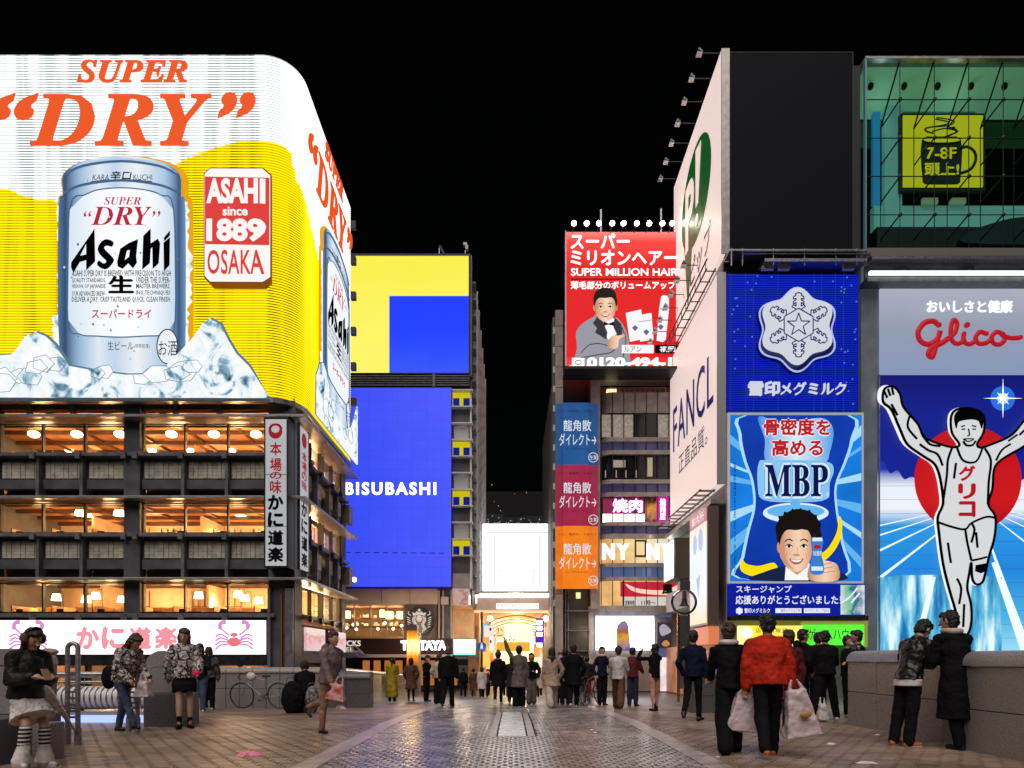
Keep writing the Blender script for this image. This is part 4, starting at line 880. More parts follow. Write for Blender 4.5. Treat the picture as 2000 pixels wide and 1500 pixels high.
s = thing('arcade_signboard', 'wide cream signboard across the arcade above the walkers', 'sign', W(1005, 1250, 56)); MB().pb(Fr(56), 985, 1220, 1040, 1252, 0, .2).build('board', glow('board_cream', '#fff6cc', 1.3), s); MB().pb(Fr(56), 970, 1254, 1035, 1272, 0, .2).build('lower_board', glow('board_gold', '#f2b03c', 1.), s)
text(Fr(56), 'えびすばし', (978, 1248, 1012, 1253), DWOOD, s, d=.24, bold=.02)
# blue round walkers sign on its post
s = thing('walkers_sign_post', 'round blue pedestrian sign on a thin dark post in front of the arcade', 'sign post', (W(941, 1363, 40)[0], 40, -1.05))
MB().cyl((W(941, 0, 40)[0], 40, -1.05), W(941, 1195, 40), .06, n=8).build('post', BLACK, s)
MB().poly(Fr(39.9), circ(941, 1262, 8.5, 8.5, 24), 0, .05).build('disc', mat('sign_blue', (.01, .08, .3), .4, emit='#0a4a9c', es=.7), s)
mb = MB(); mb.poly(Fr(39.9), circ(941, 1257, 1.5, 1.6, 10), .06, .07); mb.poly(Fr(39.9), [(939, 1259), (943, 1259), (944, 1268), (942, 1268), (941, 1264), (940, 1268), (938, 1268)], .06, .07); mb.build('pictogram', glow('picto_white', '#e8f0ff', .9), s)
ws = screen('big glowing white screen above the arcade canopy', Fr(51.5), (943, 1025, 1075, 1157), ramp_glow('white_screen', [(0, '#fffdf8'), (.5, '#f8fbff'), (1, '#ffffff')], 2.2, 2), d0=0, d1=.4, fw=.8, fm=LEDGE)
strokes(Fr(51.5), [[(977, 1115), (1042, 1115)], [(1042, 1115), (1042, 1148)], [(1042, 1148), (977, 1148)], [(977, 1148), (977, 1115)], [(966, 1047), (966, 1150)], [(1053, 1047), (1053, 1150)], [(950, 1042), (1070, 1042)]], .07, mat('thin_grey', (.2, .22, .24), .5, emit='#9aa4ac', es=.6), ws, .43, 'rule')
text(Fr(51.5), '戎橋筋', (990, 1130, 1030, 1145), mat('thin_grey2', (.3, .3, .3), .5, emit='#98a0a0', es=.8), ws, d=.45)
mb = MB(); [mb.pb(Fr(51.5), 950 + i * 17, 1018, 950.7 + i * 17, 1026, 0, .1) for i in range(8)]; mb.build('top_stay', STEEL, ws)
hill = MB(); hill.box(-60, 80, 240, 300, -2, 60); hl = hill.build('hill', mat('far_dark', (.004, .004, .006), .9), kind='structure')
for i, (a, b, y, top) in enumerate(((940, 985, 110, 1004), (985, 1030, 125, 1010), (1030, 1082, 105, 1008))):
    s = thing('distant_building', ['low dark building far behind the white screen, left one of three', 'low dark building far behind the white screen, middle one of three', 'low dark building far behind the white screen, right one of three'][i], 'building', (W((a + b) / 2, 0, y)[0], y, -1))
    MB().box(W(a, 0, y)[0], W(b, 0, y)[0], y, y + 10, -1, ZZ(top, y)).build('block', mat('far_wall', (.02, .022, .026), .8), s)
    mb = MB(); rn = random.Random(i)
    for q in range(9): px = rn.uniform(a + 2, b - 3); py = rn.uniform(top + 2, 1022); mb.pb(Fr(y), px, py, px + rn.uniform(1, 2.5), py + 1.2, .05, .1)
    mb.build('lit_window', glow('far_window', '#cfe0e8', .6), s)
rn = random.Random(8)
for i in range(8):
    px, py = rn.uniform(950, 1072), rn.uniform(930, 1000); tag(MB().ell(W(px, py, 238), .17, n=6, m=4).build('distant_light', glow('far_red' if i % 2 else 'far_amber', '#c02818' if i % 2 else '#b08040', 1.4)), 'tiny %s light high in the dark gap above the white screen' % ('red' if i % 2 else 'amber'), 'light', 'tiny lights in the dark gap')
# ================================================================ RIGHT-OF-STREET BUILDING
gX = lambda px: (px - 1000) / F * 45.6; gZ = lambda py: ZZ(py, 45.6); GF = Fr(45.6)
gb = thing('banner_building', 'beige office building with ribbon windows and banners right of the shopping street', 'building', (6, 46, -1.05))
MB().box(gX(1078), gX(1420), 46.6, 60, -1.1, gZ(745)).build('body', mat('block_wall', (.10, .09, .085), .6, noise=.2, nscale=1), gb)
def rl(x0, v0, x1, v1, d0, d1, r=1.0):                 # band with a rounded left end
    pts = [(gX(x1), 46.6), (gX(x0), 46.6)] + [(gX(x0) + r - r * math.cos(a) , 45.6 + r - d1 - r * math.sin(a)) for a in [math.pi / 2 * k / 6 for k in range(7)]] + [(gX(x1), 45.6 - d1)]
    k = len(pts); mb = MB(); mb.add([(x, y, gZ(v1)) for x, y in pts] + [(x, y, gZ(v0)) for x, y in pts], [(i, (i + 1) % k, (i + 1) % k + k, i + k) for i in range(k)] + [tuple(range(k)), tuple(range(k, 2 * k))]); return mb
VIO = mat('violet_glass', (.05, .045, .09), .12, emit='#4a4470', es=.35, noise=.3, nscale=.5); DG = mat('dark_pane', (.012, .012, .014), .12, noise=.3, nscale=.6); BLG = mat('blue_pane', (.05, .08, .16), .12, emit='#5a6c9c', es=.5, noise=.3, nscale=.4)
CURT = mat('curtain', (.4, .38, .35), .8, emit='#8a8070', es=.42, noise=.3, nscale=6)
rl(1170, 766, 1420, 806, 0, .0).build('stone_band', STONE, gb)
for a, b in ((855, 863), (880, 888), (937, 945), (962, 970), (1020, 1027), (1043, 1052), (1100, 1108), (1127, 1134), (1183, 1200)): rl(1169, a, 1420, b, 0, .12).build('ledge', STONE, gb)
for a, b, m in ((806, 855, DG), (863, 880, VIO), (888, 937, DG), (945, 962, VIO), (1027, 1043, VIO), (1108, 1127, BLG)): rl(1171, a, 1420, b, 0, -.12).build('ribbon_glass', m, gb)
for x in [1174 + 22 * i for i in range(12)]:
    for a, b in ((766, 806), (806, 855), (863, 880), (888, 937), (945, 962), (1027, 1043), (1108, 1127), (970, 1020), (1052, 1100), (1134, 1183)): MB().pb(GF, x, a, x + 1.1, b, -.1, .03).build('mullion', DARK, gb)
for a, b in ((1197, 1237), (1285, 1310), (1176, 1194)): MB().pb(GF, a, 809, b, 853, -.12, -.09).build('curtain', CURT, gb)
for a in (1182, 1203, 1222, 1242, 1262): MB().pb(GF, a, 918, a + 2, 932, -.12, -.08).build('lit_edge', CURT, gb)
MB().pb(GF, 1265, 893, 1275, 930, -.12, -.08).build('lit_door', mat('door_light', (.3, .3, .25), .6, emit='#a8a068', es=.5), gb); MB().pb(GF, 1198, 898, 1222, 912, -.12, -.08).build('lit_room', CURT, gb)
MB().pb(GF, 1170, 735, 1420, 742, -1, .3).build('roof_gantry', LEDGE, gb); MB().pb(GF, 1170, 745, 1420, 766, -1.2, -1).build('roof_room', mat('penthouse', (.3, .18, .14), .6, emit='#804a30', es=.3, noise=.3, nscale=1), gb)
mb = MB(); mb.pb(GF, 1190, 756, 1300, 757, -.1, -.06)
for i in range(12): mb.pb(GF, 1190 + i * 10, 756, 1190.5 + i * 10, 766, -.1, -.06)
mb.build('roof_railing', STEEL, gb); MB().pb(GF, 1187, 755, 1206, 765, -.8, -.4).build('roof_light', glow('roof_warm', '#ffe8b0', 1.4), gb)
rl(1171, 970, 1420, 1020, 0, -.5).build('restaurant_interior', DG, gb)
MAG = glow('magenta', '#d01a9a', 1.); HW = glow('neon_pinkwhite', '#ffe8fa', 2.6)
MB().pb(GF, 1178, 973, 1258, 1002, -.3, -.1).build('grill_sign', mat('grill_back', (.15, .01, .06), .5, emit='#7a1038', es=.8), gb); text(GF, '焼肉', (1197, 975, 1254, 1000), HW, gb, d=-.05, th=.05, bold=.03); text(GF, '焼肉', (1195, 973, 1256, 1002), MAG, gb, d=-.09, th=.02, bold=.07, name='lettering_glow')
MB().pb(GF, 1178, 1003, 1260, 1019, -.3, -.1).build('lit_panel', glow('panel_cream', '#fff4e0', 1.5), gb); MB().pb(GF, 1262, 973, 1283, 1018, -.3, -.15).build('food_poster', ramp_glow('food_print', [(0, '#5a1a50'), (.5, '#e8a040'), (1, '#401010')], .9, 2, noise=1), gb)
MB().pb(GF, 1284, 970, 1306, 1018, -.3, -.05).build('vertical_neon', MAG, gb); text(GF, '焼肉店', (1289, 974, 1300, 1015), HW, gb, d=0, vertical=True, bold=.03)
rl(1171, 1052, 1420, 1100, 0, -.15).build('lit_windows', ramp_glow('warm_rooms', [(0, '#d89a50'), (.4, '#ffe0a0'), (.7, '#bcd8e8'), (1, '#fff0d0')], 1., 0, noise=.6), gb)
NHT = glow('ny_white', '#ffffff', 5.)
for x0, x1, c in ((1176, 1200, 'N'), (1204, 1228, 'Y'), (1263, 1286, 'N'), (1290, 1314, 'Y')): text(GF, c, (x0, 1062, x1, 1093), NHT, gb, d=.05, th=.08, off=.05)
MB().pb(GF, 1240, 1054, 1262, 1088, -.1, -.02).build('window_frame', DARK, gb); MB().pb(GF, 1243, 1058, 1259, 1084, -.01, .0).build('window_pane', glow('pane_warm', '#ffe0a8', .9), gb)
rl(1171, 1134, 1420, 1183, 0, -.15).build('izakaya_window', glow('izakaya_warm', '#ffc880', .8, .3, .8), gb)
MB().pb(GF, 1212, 1136, 1420, 1165, -.12, -.06).build('red_banner', glow('banner_red', '#c8203c', .95), gb); MB().poly(GF, smoothp([(1222, 1140), (1250, 1150), (1300, 1152), (1330, 1140), (1330, 1160), (1290, 1162), (1240, 1156)], 4), -.05, -.04).build('pale_swoosh', glow('swoosh', '#ffd8c0', .95), gb)
text(GF, '風', (1294, 1142, 1314, 1160), mat('ink2', (.01, .0, .0), .4), gb, d=-.02, bold=.06); MB().pb(GF, 1219, 1166, 1318, 1183, -.1, -.05).build('hours_board', glow('board_pale', '#e8e0d8', .8), gb)
text(GF, '営業時間', (1221, 1173, 1239, 1182), INK, gb, d=-.03, bold=.02); text(GF, '11時〜', (1253, 1172, 1281, 1182), INK, gb, d=-.03, bold=.02); text(GF, '2時', (1300, 1172, 1318, 1182), INK, gb, d=-.03, bold=.02)
MB().pb(GF, 1216, 1134, 1218, 1184, -.1, .05).build('window_frame', DARK, gb)
MB().pb(GF, 1150, 1184, 1420, 1350, -1.0, -.06).build('ground_wall', STONE, gb)
MB().pb(GF, 1285, 1192, 1312, 1206, -.05, .0).build('blue_window', BLG, gb); MB().pb(GF, 1284, 1216, 1310, 1266, -.05, .06).build('bell_poster', mat('poster_violet', (.03, .02, .05), .4, emit='#2c2438', es=.8), gb)
MB().poly(GF, smoothp([(1288, 1224), (1296, 1219), (1306, 1226), (1310, 1234), (1300, 1240), (1292, 1242), (1288, 1234)], 4), .07, .08).build('white_bell', glow('bell_white', '#c8bcc8', .7), gb); MB().poly(GF, smoothp([(1292, 1258), (1300, 1250), (1308, 1258), (1300, 1263)], 4), .07, .08).build('gold_bell', glow('bell_gold', '#d89850', .8), gb)
MB().pb(GF, 1284, 1266, 1316, 1284, -.05, .0).build('blue_window', BLG, gb)
MB().pb(GF, 1290, 1284, 1330, 1350, -.05, .05).build('lit_shop_window', glow('shop_white', '#ffe8e8', .9, .3, 1.5), gb)
s = screen('large white LED screen at street level right of the arcade, showing a stone lantern', Fr(45.2), (1162, 1203, 1276, 1270), ramp_glow('led_white_screen', [(0, '#ffffff'), (.85, '#fdfdff'), (1, '#8a90e0')], 3., 2), d0=0, d1=.3, fw=2, fm=mat('violet_frame', (.3, .28, .42), .4))
MB().poly(Fr(45.2), [(1203, 1270), (1203, 1230), (1205, 1222), (1212, 1214), (1220, 1213), (1226, 1222), (1227, 1240), (1230, 1270)], .31, .32).build('lantern_print', ramp_glow('lantern_picture', [(0, '#6a5ab8'), (.4, '#f0b040'), (.6, '#b06a30'), (1, '#8a8ac8')], .8, 2, noise=.5), s)
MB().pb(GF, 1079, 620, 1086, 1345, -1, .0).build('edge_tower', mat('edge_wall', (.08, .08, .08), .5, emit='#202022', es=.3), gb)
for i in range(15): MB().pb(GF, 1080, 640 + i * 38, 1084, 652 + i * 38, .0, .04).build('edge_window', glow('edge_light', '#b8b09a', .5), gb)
MB().pb(GF, 1084, 610, 1099, 1345, -1, .3).build('left_pier', STONE, gb); MB().pb(GF, 1153, 735, 1171, 1190, -1, .3).build('right_pier', STONE, gb); MB().pb(GF, 1099, 735, 1153, 1190, -1, -.5).build('stair_recess', BLACK, gb)
for y in range(640, 1190, 40): MB().pb(GF, 1084, y, 1099, y + .8, .3, .31).build('joint', DARK, gb)
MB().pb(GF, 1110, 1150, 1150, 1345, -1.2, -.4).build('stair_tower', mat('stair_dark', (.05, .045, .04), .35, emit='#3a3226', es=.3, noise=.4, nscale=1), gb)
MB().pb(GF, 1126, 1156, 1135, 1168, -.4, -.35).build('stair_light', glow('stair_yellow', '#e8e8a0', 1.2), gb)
for y in (1192, 1231, 1270): MB().pb(GF, 1104, y, 1152, y + 2, -.4, .1).build('stair_landing', CONC2, gb)
for x in (1104, 1109): MB().pb(GF, x, 1152, x + 2, 1345, -.3, -.1).build('drain_pipe', STEEL, gb)
# banner stack
bn = thing('banner', 'tall blue, crimson and orange banner reading 龍角散ダイレクト→ on the street corner pier', 'banner', W(1127, 1150, 45))
BNF = Fr(45.)
for i, (y0, y1, c, n) in enumerate(((788, 909, '#0a4a86', 'blue'), (909, 1028, '#8c1840', 'crimson'), (1028, 1150, '#d87410', 'orange'))):
    MB().pb(BNF, 1085, y0, 1168, y1, -.1, .0).build('cloth', mat('banner_cloth_' + n, c, .5, emit=c, es=.5, noise=.15, nscale=1), bn, label=n + ' section of the banner')
    MB().pb(BNF, 1099, y0, 1150, y1, .01, .16).build('raised_cloth', mat('banner_cloth2_' + n, c, .4, emit=c, es=.68, noise=.15, nscale=1), bn)  # same cloth colour; its brighter lit look comes from stronger emission
    BL1 = glow('banner_letter', '#e8f0f4', .9); BD = mat('banner_dark', (.02, .01, .02), .5)
    text(BNF, '龍角散', (1100, y0 + 34, 1154, y0 + 56), BL1, bn, d=.18, off=.005); text(BNF, 'ダイレクト→', (1092, y0 + 60, 1164, y0 + 84), BL1, bn, d=.18, off=.004)
    text(BNF, 'のど、気持ち、うるおう', (1090, y0 + 14, 1164, y0 + 19), BD, bn, d=.18); text(BNF, 'ロープウェイのど', (1104, y0 + 88, 1150, y0 + 92), BD, bn, d=.18)
    strokes(BNF, [circ(1158, y0 + 107, 9, 9, 20) + [(1167, y0 + 107)]], .04, BL1, bn, .19, 'ring'); text(BNF, '生薬', (1151, y0 + 103, 1165, y0 + 111), BL1, bn, d=.18)
# red advertisement
rb = thing('red_billboard', 'red billboard スーパーミリオンヘアー with a man in a tuxedo and white bottles', 'billboard', W(1213, 728, 44.6))
RF = Fr(44.6); RB = ramp_glow('red_board', [(0, '#ff5a50'), (.12, '#e8161c'), (.75, '#e2141a'), (.93, '#ff3a36'), (1, '#ff8a80')], 1., 2); RWH = glow('red_board_white', '#fff6f4', 1.5)
MB().pb(RF, 1106, 453, 1400, 728, -.4, .0).build('board', RB, rb); MB().pb(RF, 1104, 451, 1106, 730, -.45, .05).build('edge', WHITEP, rb)
text(RF, 'スーパー', (1115, 457, 1229, 486), RWH, rb, d=.02, bold=.03); text(RF, 'ミリオンヘアー', (1115, 490, 1322, 518), RWH, rb, d=.02, bold=.03); text(RF, 'SUPER MILLION HAIR', (1115, 524, 1324, 539), RWH, rb, d=.02, off=.02)
MB().pb(RF, 1115, 544.5, 1324, 546, .01, .02).build('rule', INK, rb); text(RF, '薄毛部分のボリュームアップ', (1115, 550, 1319, 565), RWH, rb, d=.02, bold=.03)
SK = ramp_glow('print_skin', [(0, '#b9815f'), (.22, '#e8b592'), (.55, '#fbd9bd'), (.8, '#efc09c'), (1, '#c48c68')], .95, 0, noise=.12); SK2 = glow('print_skin_dark', '#d69a78', .9); HR = glow('print_hair', '#1c1412', .6, base=.1); GS = glow('print_grey_suit', '#a8a8b4', .8); GD = glow('print_grey_dark', '#3c3c46', .7); PW = glow('print_white', '#f8f8fa', 1.); PL = glow('print_lips', '#c05a50', .9)
def face(fr, cx, cy, w, h, par, d, smile=True, wt=.04):
    MB().poly(fr, smoothp([(cx - w * .5, cy - h * .3), (cx - w * .3, cy - h * .52), (cx + w * .3, cy - h * .52), (cx + w * .5, cy - h * .3), (cx + w * .49, cy + h * .15), (cx + w * .3, cy + h * .42), (cx, cy + h * .52), (cx - w * .3, cy + h * .42), (cx - w * .49, cy + h * .15)], 4), d, d + .01).build('face_print', SK, par)
    mb = MB(); [mb.poly(fr, circ(cx + s * w * .53, cy, w * .07, h * .12, 10), d - .01, d) for s in (-1, 1)]; mb.build('ear_print', SK2, par)
    MB().poly(fr, smoothp([(cx - w * .53, cy - h * .05), (cx - w * .58, cy - h * .4), (cx - w * .35, cy - h * .68), (cx + w * .1, cy - h * .74), (cx + w * .45, cy - h * .62), (cx + w * .57, cy - h * .3), (cx + w * .53, cy - h * .02), (cx + w * .45, cy - h * .25), (cx + w * .3, cy - h * .38), (cx, cy - h * .36), (cx - w * .3, cy - h * .36), (cx - w * .46, cy - h * .22)], 4), d + .012, d + .02).build('hair_print', HR, par)
    L = []
    for s in (-1, 1):
        L.append([(cx + s * w * .12, cy - h * .13), (cx + s * w * .24, cy - h * .17), (cx + s * w * .36, cy - h * .12)])
    strokes(fr, L, wt, HR, par, d + .02, 'brow_print')
    mb = MB(); [mb.poly(fr, circ(cx + s * w * .23, cy - h * .02, w * .105, h * .034, 12), d + .02, d + .025) for s in (-1, 1)]; mb.build('eye_white_print', PW, par)
    mb = MB(); [mb.poly(fr, circ(cx + s * w * .23, cy - h * .02, w * .05, h * .034, 10), d + .026, d + .03) for s in (-1, 1)]; mb.build('iris_print', HR, par)
    strokes(fr, [[(cx + s * w * .12, cy - h * .01), (cx + s * w * .23, cy - h * .062), (cx + s * w * .35, cy - h * .02)] for s in (-1, 1)], wt * .8, HR, par, d + .03, 'eyelid_print')
    MB().poly(fr, smoothp([(cx - w * .12, cy + h * .17), (cx, cy + h * .13), (cx + w * .12, cy + h * .17), (cx, cy + h * .195)], 4), d + .02, d + .024).build('nose_shade_print', SK2, par)
    strokes(fr, [[(cx + w * .02, cy), (cx + w * .05, cy + h * .14), (cx - w * .04, cy + h * .17)], [(cx - w * .3, cy + h * .12), (cx - w * .33, cy + h * .25)], [(cx + w * .3, cy + h * .12), (cx + w * .33, cy + h * .25)]], wt * .5, SK2, par, d + .02, 'nose_print')
    MB().poly(fr, smoothp([(cx - w * .22, cy + h * .24), (cx, cy + h * .27), (cx + w * .22, cy + h * .24), (cx + w * .1, cy + h * .35), (cx - w * .1, cy + h * .35)], 4), d + .02, d + .03).build('mouth_print', PL, par)
    MB().poly(fr, smoothp([(cx - w * .17, cy + h * .257), (cx, cy + h * .28), (cx + w * .17, cy + h * .257), (cx + w * .08, cy + h * .31), (cx - w * .08, cy + h * .31)], 4), d + .032, d + .04).build('teeth_print', PW, par)
MB().poly(RF, smoothp([(1126, 727), (1127, 680), (1125, 650), (1138, 632), (1158, 620), (1168, 615), (1185, 640), (1200, 620), (1216, 634), (1226, 660), (1230, 700), (1226, 727)], 3), .02, .04).build('jacket_print', GS, rb)
MB().poly(RF, [(1168, 616), (1158, 632), (1166, 642), (1162, 650), (1184, 664), (1186, 650), (1178, 630)], .05, .06).build('lapel_print', GD, rb); MB().poly(RF, [(1200, 620), (1213, 634), (1216, 656), (1208, 660), (1198, 640)], .05, .06).build('lapel_print', GD, rb)
MB().poly(RF, [(1172, 622), (1186, 616), (1200, 624), (1204, 650), (1196, 668), (1186, 662)], .045, .055).build('shirt_print', PW, rb)
MB().poly(RF, [(1178, 628), (1188, 633), (1199, 629), (1200, 638), (1189, 635), (1180, 637)], .065, .075).build('bow_tie_print', HR, rb)
MB().poly(RF, smoothp([(1186, 672), (1194, 658), (1206, 657), (1222, 653), (1220, 658), (1209, 664), (1206, 680), (1192, 682)], 3), .08, .09).build('hand_print', SK, rb)
strokes(RF, [[(1135, 690), (1150, 675), (1170, 672), (1186, 676)], [(1135, 700), (1160, 695), (1190, 690), (1200, 684)], [(1214, 640), (1222, 665), (1216, 700)]], .06, GD, rb, .07, 'fold_print')
face(RF, 1182, 602, 40, 52, rb, .07)
mb = MB(); mb.poly(RF, [(1222, 612), (1252, 605), (1258, 662), (1230, 668)], .03, .05); mb.poly(RF, [(1244, 617), (1272, 612), (1276, 664), (1250, 668)], .055, .065); mb.poly(RF, [(1287, 605), (1291, 580), (1296, 577), (1306, 580), (1306, 606), (1300, 664), (1294, 669), (1282, 666)], .055, .065); mb.build('bottle_print', PW, rb)
strokes(RF, [[(1288, 604), (1304, 606)], [(1246, 630), (1272, 626)]], .05, GS, rb, .075, 'bottle_shade'); mb = MB(); [mb.poly(RF, [(x, y), (x + 6, y + 5), (x, y + 12), (x - 6, y + 5)], .07, .08) for x, y in ((1240, 636), (1262, 644), (1290, 634))]; mb.build('bottle_mark', glow('mark_violet', '#706a9a', .8), rb)
MB().pb(RF, 1214, 675, 1276, 691, .08, .1).build('name_box', PW, rb); text(RF, 'ルアン', (1218, 678, 1252, 689), INK, rb, d=.105); MB().pb(RF, 1279, 675, 1330, 691, .08, .1).build('black_box', INK, rb); text(RF, '福岡', (1288, 678, 1318, 689), PW, rb, d=.105, bold=.03)
text(RF, '0120-494-11', (1146, 699, 1330, 719), RWH, rb, d=.1, off=.05); MB().pb(RF, 1117, 700, 1141, 719, .06, .08).build('phone_mark', RWH, rb); strokes(RF, [circ(1129, 709, 6, 4, 12) + [(1135, 709)]], .06, GD, rb, .1, 'phone_ring')
MB().pb(RF, 1100, 730, 1400, 735, -.6, 1.2).build('catwalk', DARK, rb)
mb = MB(); [mb.pb(RF, 1110 + i * 16, 726, 1114 + i * 16, 732, .7, 1.0) for i in range(14)]; mb.build('lower_lamps', glow('low_lamp', '#ffd8b0', 1.6), rb)
HL = glow('flood_hot', '#fff2da', 45.)
for i, px in enumerate((1121, 1146, 1170, 1196, 1218, 1244, 1268, 1294, 1313, 1330)):
    s = thing('floodlight', 'burning white floodlight on top of the red billboard, %s from the left' % ORD[i], 'floodlight', W(px, 436, 43.6), 'floodlights along the top of the red billboard')
    c = W(px, 436, 43.6); MB().ell(c, .15, .12, .14, 12, 7).build('lens', HL, s, smooth='all'); MB().cyl((c[0], c[1] + .05, c[2] + .02), (c[0], c[1] + .25, c[2] + .1), .2, .1, 12).build('housing', DARK, s); MB().cyl((c[0], c[1] + .1, c[2]), (c[0], 44.7, ZZ(456, 44.7)), .03, n=6).build('arm', DARK, s)
for px, py in ((1173, 405), (1291, 403)): tag(MB().pb(RF, px, py, px + 3, 450, -.3, -.2).build('roof_post', STEEL), 'thin grey post rising behind the red billboard %s' % ('near its left end' if px < 1200 else 'near its right end'), 'post')
# ================================================================ RIGHT BUILDING: slanted-looking white wall, dark screen, milk adverts
RX = 10.84; WLS = Sd(RX, -1); QF = Fr(35.)
qX = lambda px: (px - 1000) / F * 35; qZ = lambda py: ZZ(py, 35)
qb = thing('advert_building', 'tall advertising building with white side boards, dark screen and milk adverts', 'building', (14, 36, -1))
BWH = mat('board_white', (.62, .50, .47), .45, emit='#f0dad2', es=.8, noise=.04, nscale=.3)  # even floodlit brightness is put into the boards as emission
BWS = mat('building_steel', (.16, .17, .18), .5, noise=.2, nscale=1.2)
MB().box(RX + .42, qX(1680), 35.5, 45.4, -1, qZ(130)).build('core', BWS, qb)
MB().box(RX + .12, RX + .42, 35.3, 45.2, -1, 21.).build('side_wall', BWS, qb)
MB().pb(QF, 1418, 535, 1420, 1250, -.4, .0).build('corner_strip', STONE, qb)
# upper side board
ub = thing('white_side_board', 'tall white side board with the green P! emblem and ピップ lettering', 'billboard', (RX, 35, 21.9))
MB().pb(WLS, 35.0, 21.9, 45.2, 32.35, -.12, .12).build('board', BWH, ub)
MB().box(RX - .12, RX + .3, 34.93, 34.998, 21.9, 32.4).build('edge', LEDGE, ub)
GRN = mat('sign_green', (.0, .10, .025), .4, emit='#064a14', es=.75); VIOI = mat('violet_ink', (.02, .012, .08), .4, emit='#1c1458', es=.7); INKW = mat('ink_on_board', (.015, .012, .02), .4)
def egg(yc, zc, a, b, n=36): return [(yc + a * math.cos(2 * math.pi * i / n), zc + b * math.sin(2 * math.pi * i / n)) for i in range(n)]
MB().poly(WLS, egg(39.8, 28.2, 3.15, 2.75), .14, .17).build('green_disc', GRN, ub)
MB().poly(WLS, [(42.3, 26.6), (40.6, 25.6), (41.5, 22.4)], .135, .165).build('green_tail', GRN, ub)
text(WLS, 'P', (41.9, 29.8, 40.0, 25.9), BWH, ub, d=.18, th=.02, off=.03); MB().poly(WLS, [(39.6, 30.6), (38.5, 30.4), (39.1, 27.3), (39.6, 27.3)], .18, .2).build('mark_stroke', BWH, ub); MB().poly(WLS, egg(39.4, 26.5, .32, .3, 16), .18, .2).build('mark_dot', BWH, ub)
text(WLS, 'ピップ', (41.0, 24.9, 36.7, 23.3), INKW, ub, d=.15, off=.02)
# lower side board
lb = thing('white_side_board', 'lower white side board with violet FANCL lettering and 正直品質。', 'billboard', (10.5, 35, 10.1))
LS = Sd(10.62, -1)
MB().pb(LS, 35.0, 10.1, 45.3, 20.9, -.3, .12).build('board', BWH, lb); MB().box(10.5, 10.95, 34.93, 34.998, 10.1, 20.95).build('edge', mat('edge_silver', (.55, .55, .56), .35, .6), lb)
text(LS, 'FANCL', (44.3, 17.3, 35.5, 14.5), VIOI, lb, d=.15, th=.02, spacing=1.1); text(LS, '正直品質。', (42.9, 13.9, 36.6, 12.7), INKW, lb, d=.15)
# catwalk with lamps between the boards, and lamps along the top
t = thing('catwalk', 'dark lighting catwalk running between the two white side boards', 'catwalk', (10, 36, 21.3))
for z, x in ((21.1, 9.95), (21.1, 10.4), (21.6, 9.97)): MB().cyl((x, 34.9, z), (x, 45.6, z), .04, n=6).build('rail', DARK, t)
for i in range(11): MB().box(9.93, 10.5, 35.1 + i, 35.15 + i, 21.08, 21.12).build('crossbar', DARK, t); MB().cyl((9.96, 35.15 + i, 21.1), (9.97, 35.15 + i, 21.62), .02, n=5).build('upright', DARK, t)
def armlamp(lbl, y, z, x0, L, grp, up=.35):
    s = thing('arm_lamp', lbl, 'lamp', (x0, y, z), grp)
    MB().tube([(x0, y, z), (x0, y, z + up), (x0 - L, y, z + up)], .025, 6).build('arm', DARK, s); MB().cyl((x0 - L, y, z + up + .02), (x0 - L - .22, y, z + up + .14), .11, .15, 10).build('head', STEEL, s); MB().box(x0 - L - .3, x0 - L - .02, y - .14, y + .14, z + up - .1, z + up - .04).build('lens', WHITEP, s)
for i in range(7): armlamp('grey arm floodlight above the upper white side board, %s from its near end' % ORD[i], 35.5 + i * 1.55, 32.3, RX - .1, .85, 'arm lamps above the upper side board')
for i in range(7): armlamp('arm floodlight on the catwalk over the lower side board, %s from the near end' % ORD[i], 35.8 + i * 1.45, 21.6, 9.75, .6, 'arm lamps on the catwalk', .2)
t = thing('catwalk', 'thin dark lighting rack below the lower white side board', 'catwalk', (10, 36, 9.9))
for x in (9.7, 10.4): MB().cyl((x, 35.1, 9.85), (x, 45.8, 9.85), .045, n=6).build('rail', DARK, t)
for i in range(11): MB().box(9.65, 10.5, 35.3 + i, 35.38 + i, 9.8, 9.9).build('crossbar', LEDGE, t)
for i in range(6): pl(9.2, 36 + i * 1.9, 9.3, 9, .1, (1, .8, .65))
# front: dark screen
ds = screen('huge switched-off dark LED screen at the top of the advert building', QF, (1418, 103, 1665, 497), mat('off_screen', (.005, .007, .012), .6, spec=.1, noise=.2, nscale=30, bump=.2, bscale=200), d0=-.3, d1=.0, fw=1.2, fm=mat('thin_edge', (.05, .052, .06), .5))
MB().pb(QF, 1667, 115, 1688, 560, -3, -.4).build('gap_wall', mat('gap_wall', (.02, .022, .028), .6), qb)
t = thing('service_walkway', 'steel service walkway with handrail between the dark screen and the blue panel', 'walkway', W(1550, 530, 35))
MB().pb(QF, 1418, 500, 1678, 503, -.3, .6).build('upper_beam', STEEL, t); MB().pb(QF, 1484, 520, 1680, 526, -.3, .7).build('lower_beam', STEEL, t); MB().pb(QF, 1418, 503, 1678, 535, -.6, -.4).build('recess', BLACK, t)
for z in (507, 512): MB().cyl(QF(1440, z, .7), QF(1680, z, .7), .03, n=6).build('rail', STEEL, t)
for x in (1420, 1441, 1500, 1560, 1620, 1660, 1679): MB().pb(QF, x, 500, x + 1.5, 533, .6, .68).build('post', STEEL, t)
for x in (1484, 1515, 1640): MB().pb(QF, x, 526, x + 22, 534, .2, .4).build('cable_box', WHITEP, t)
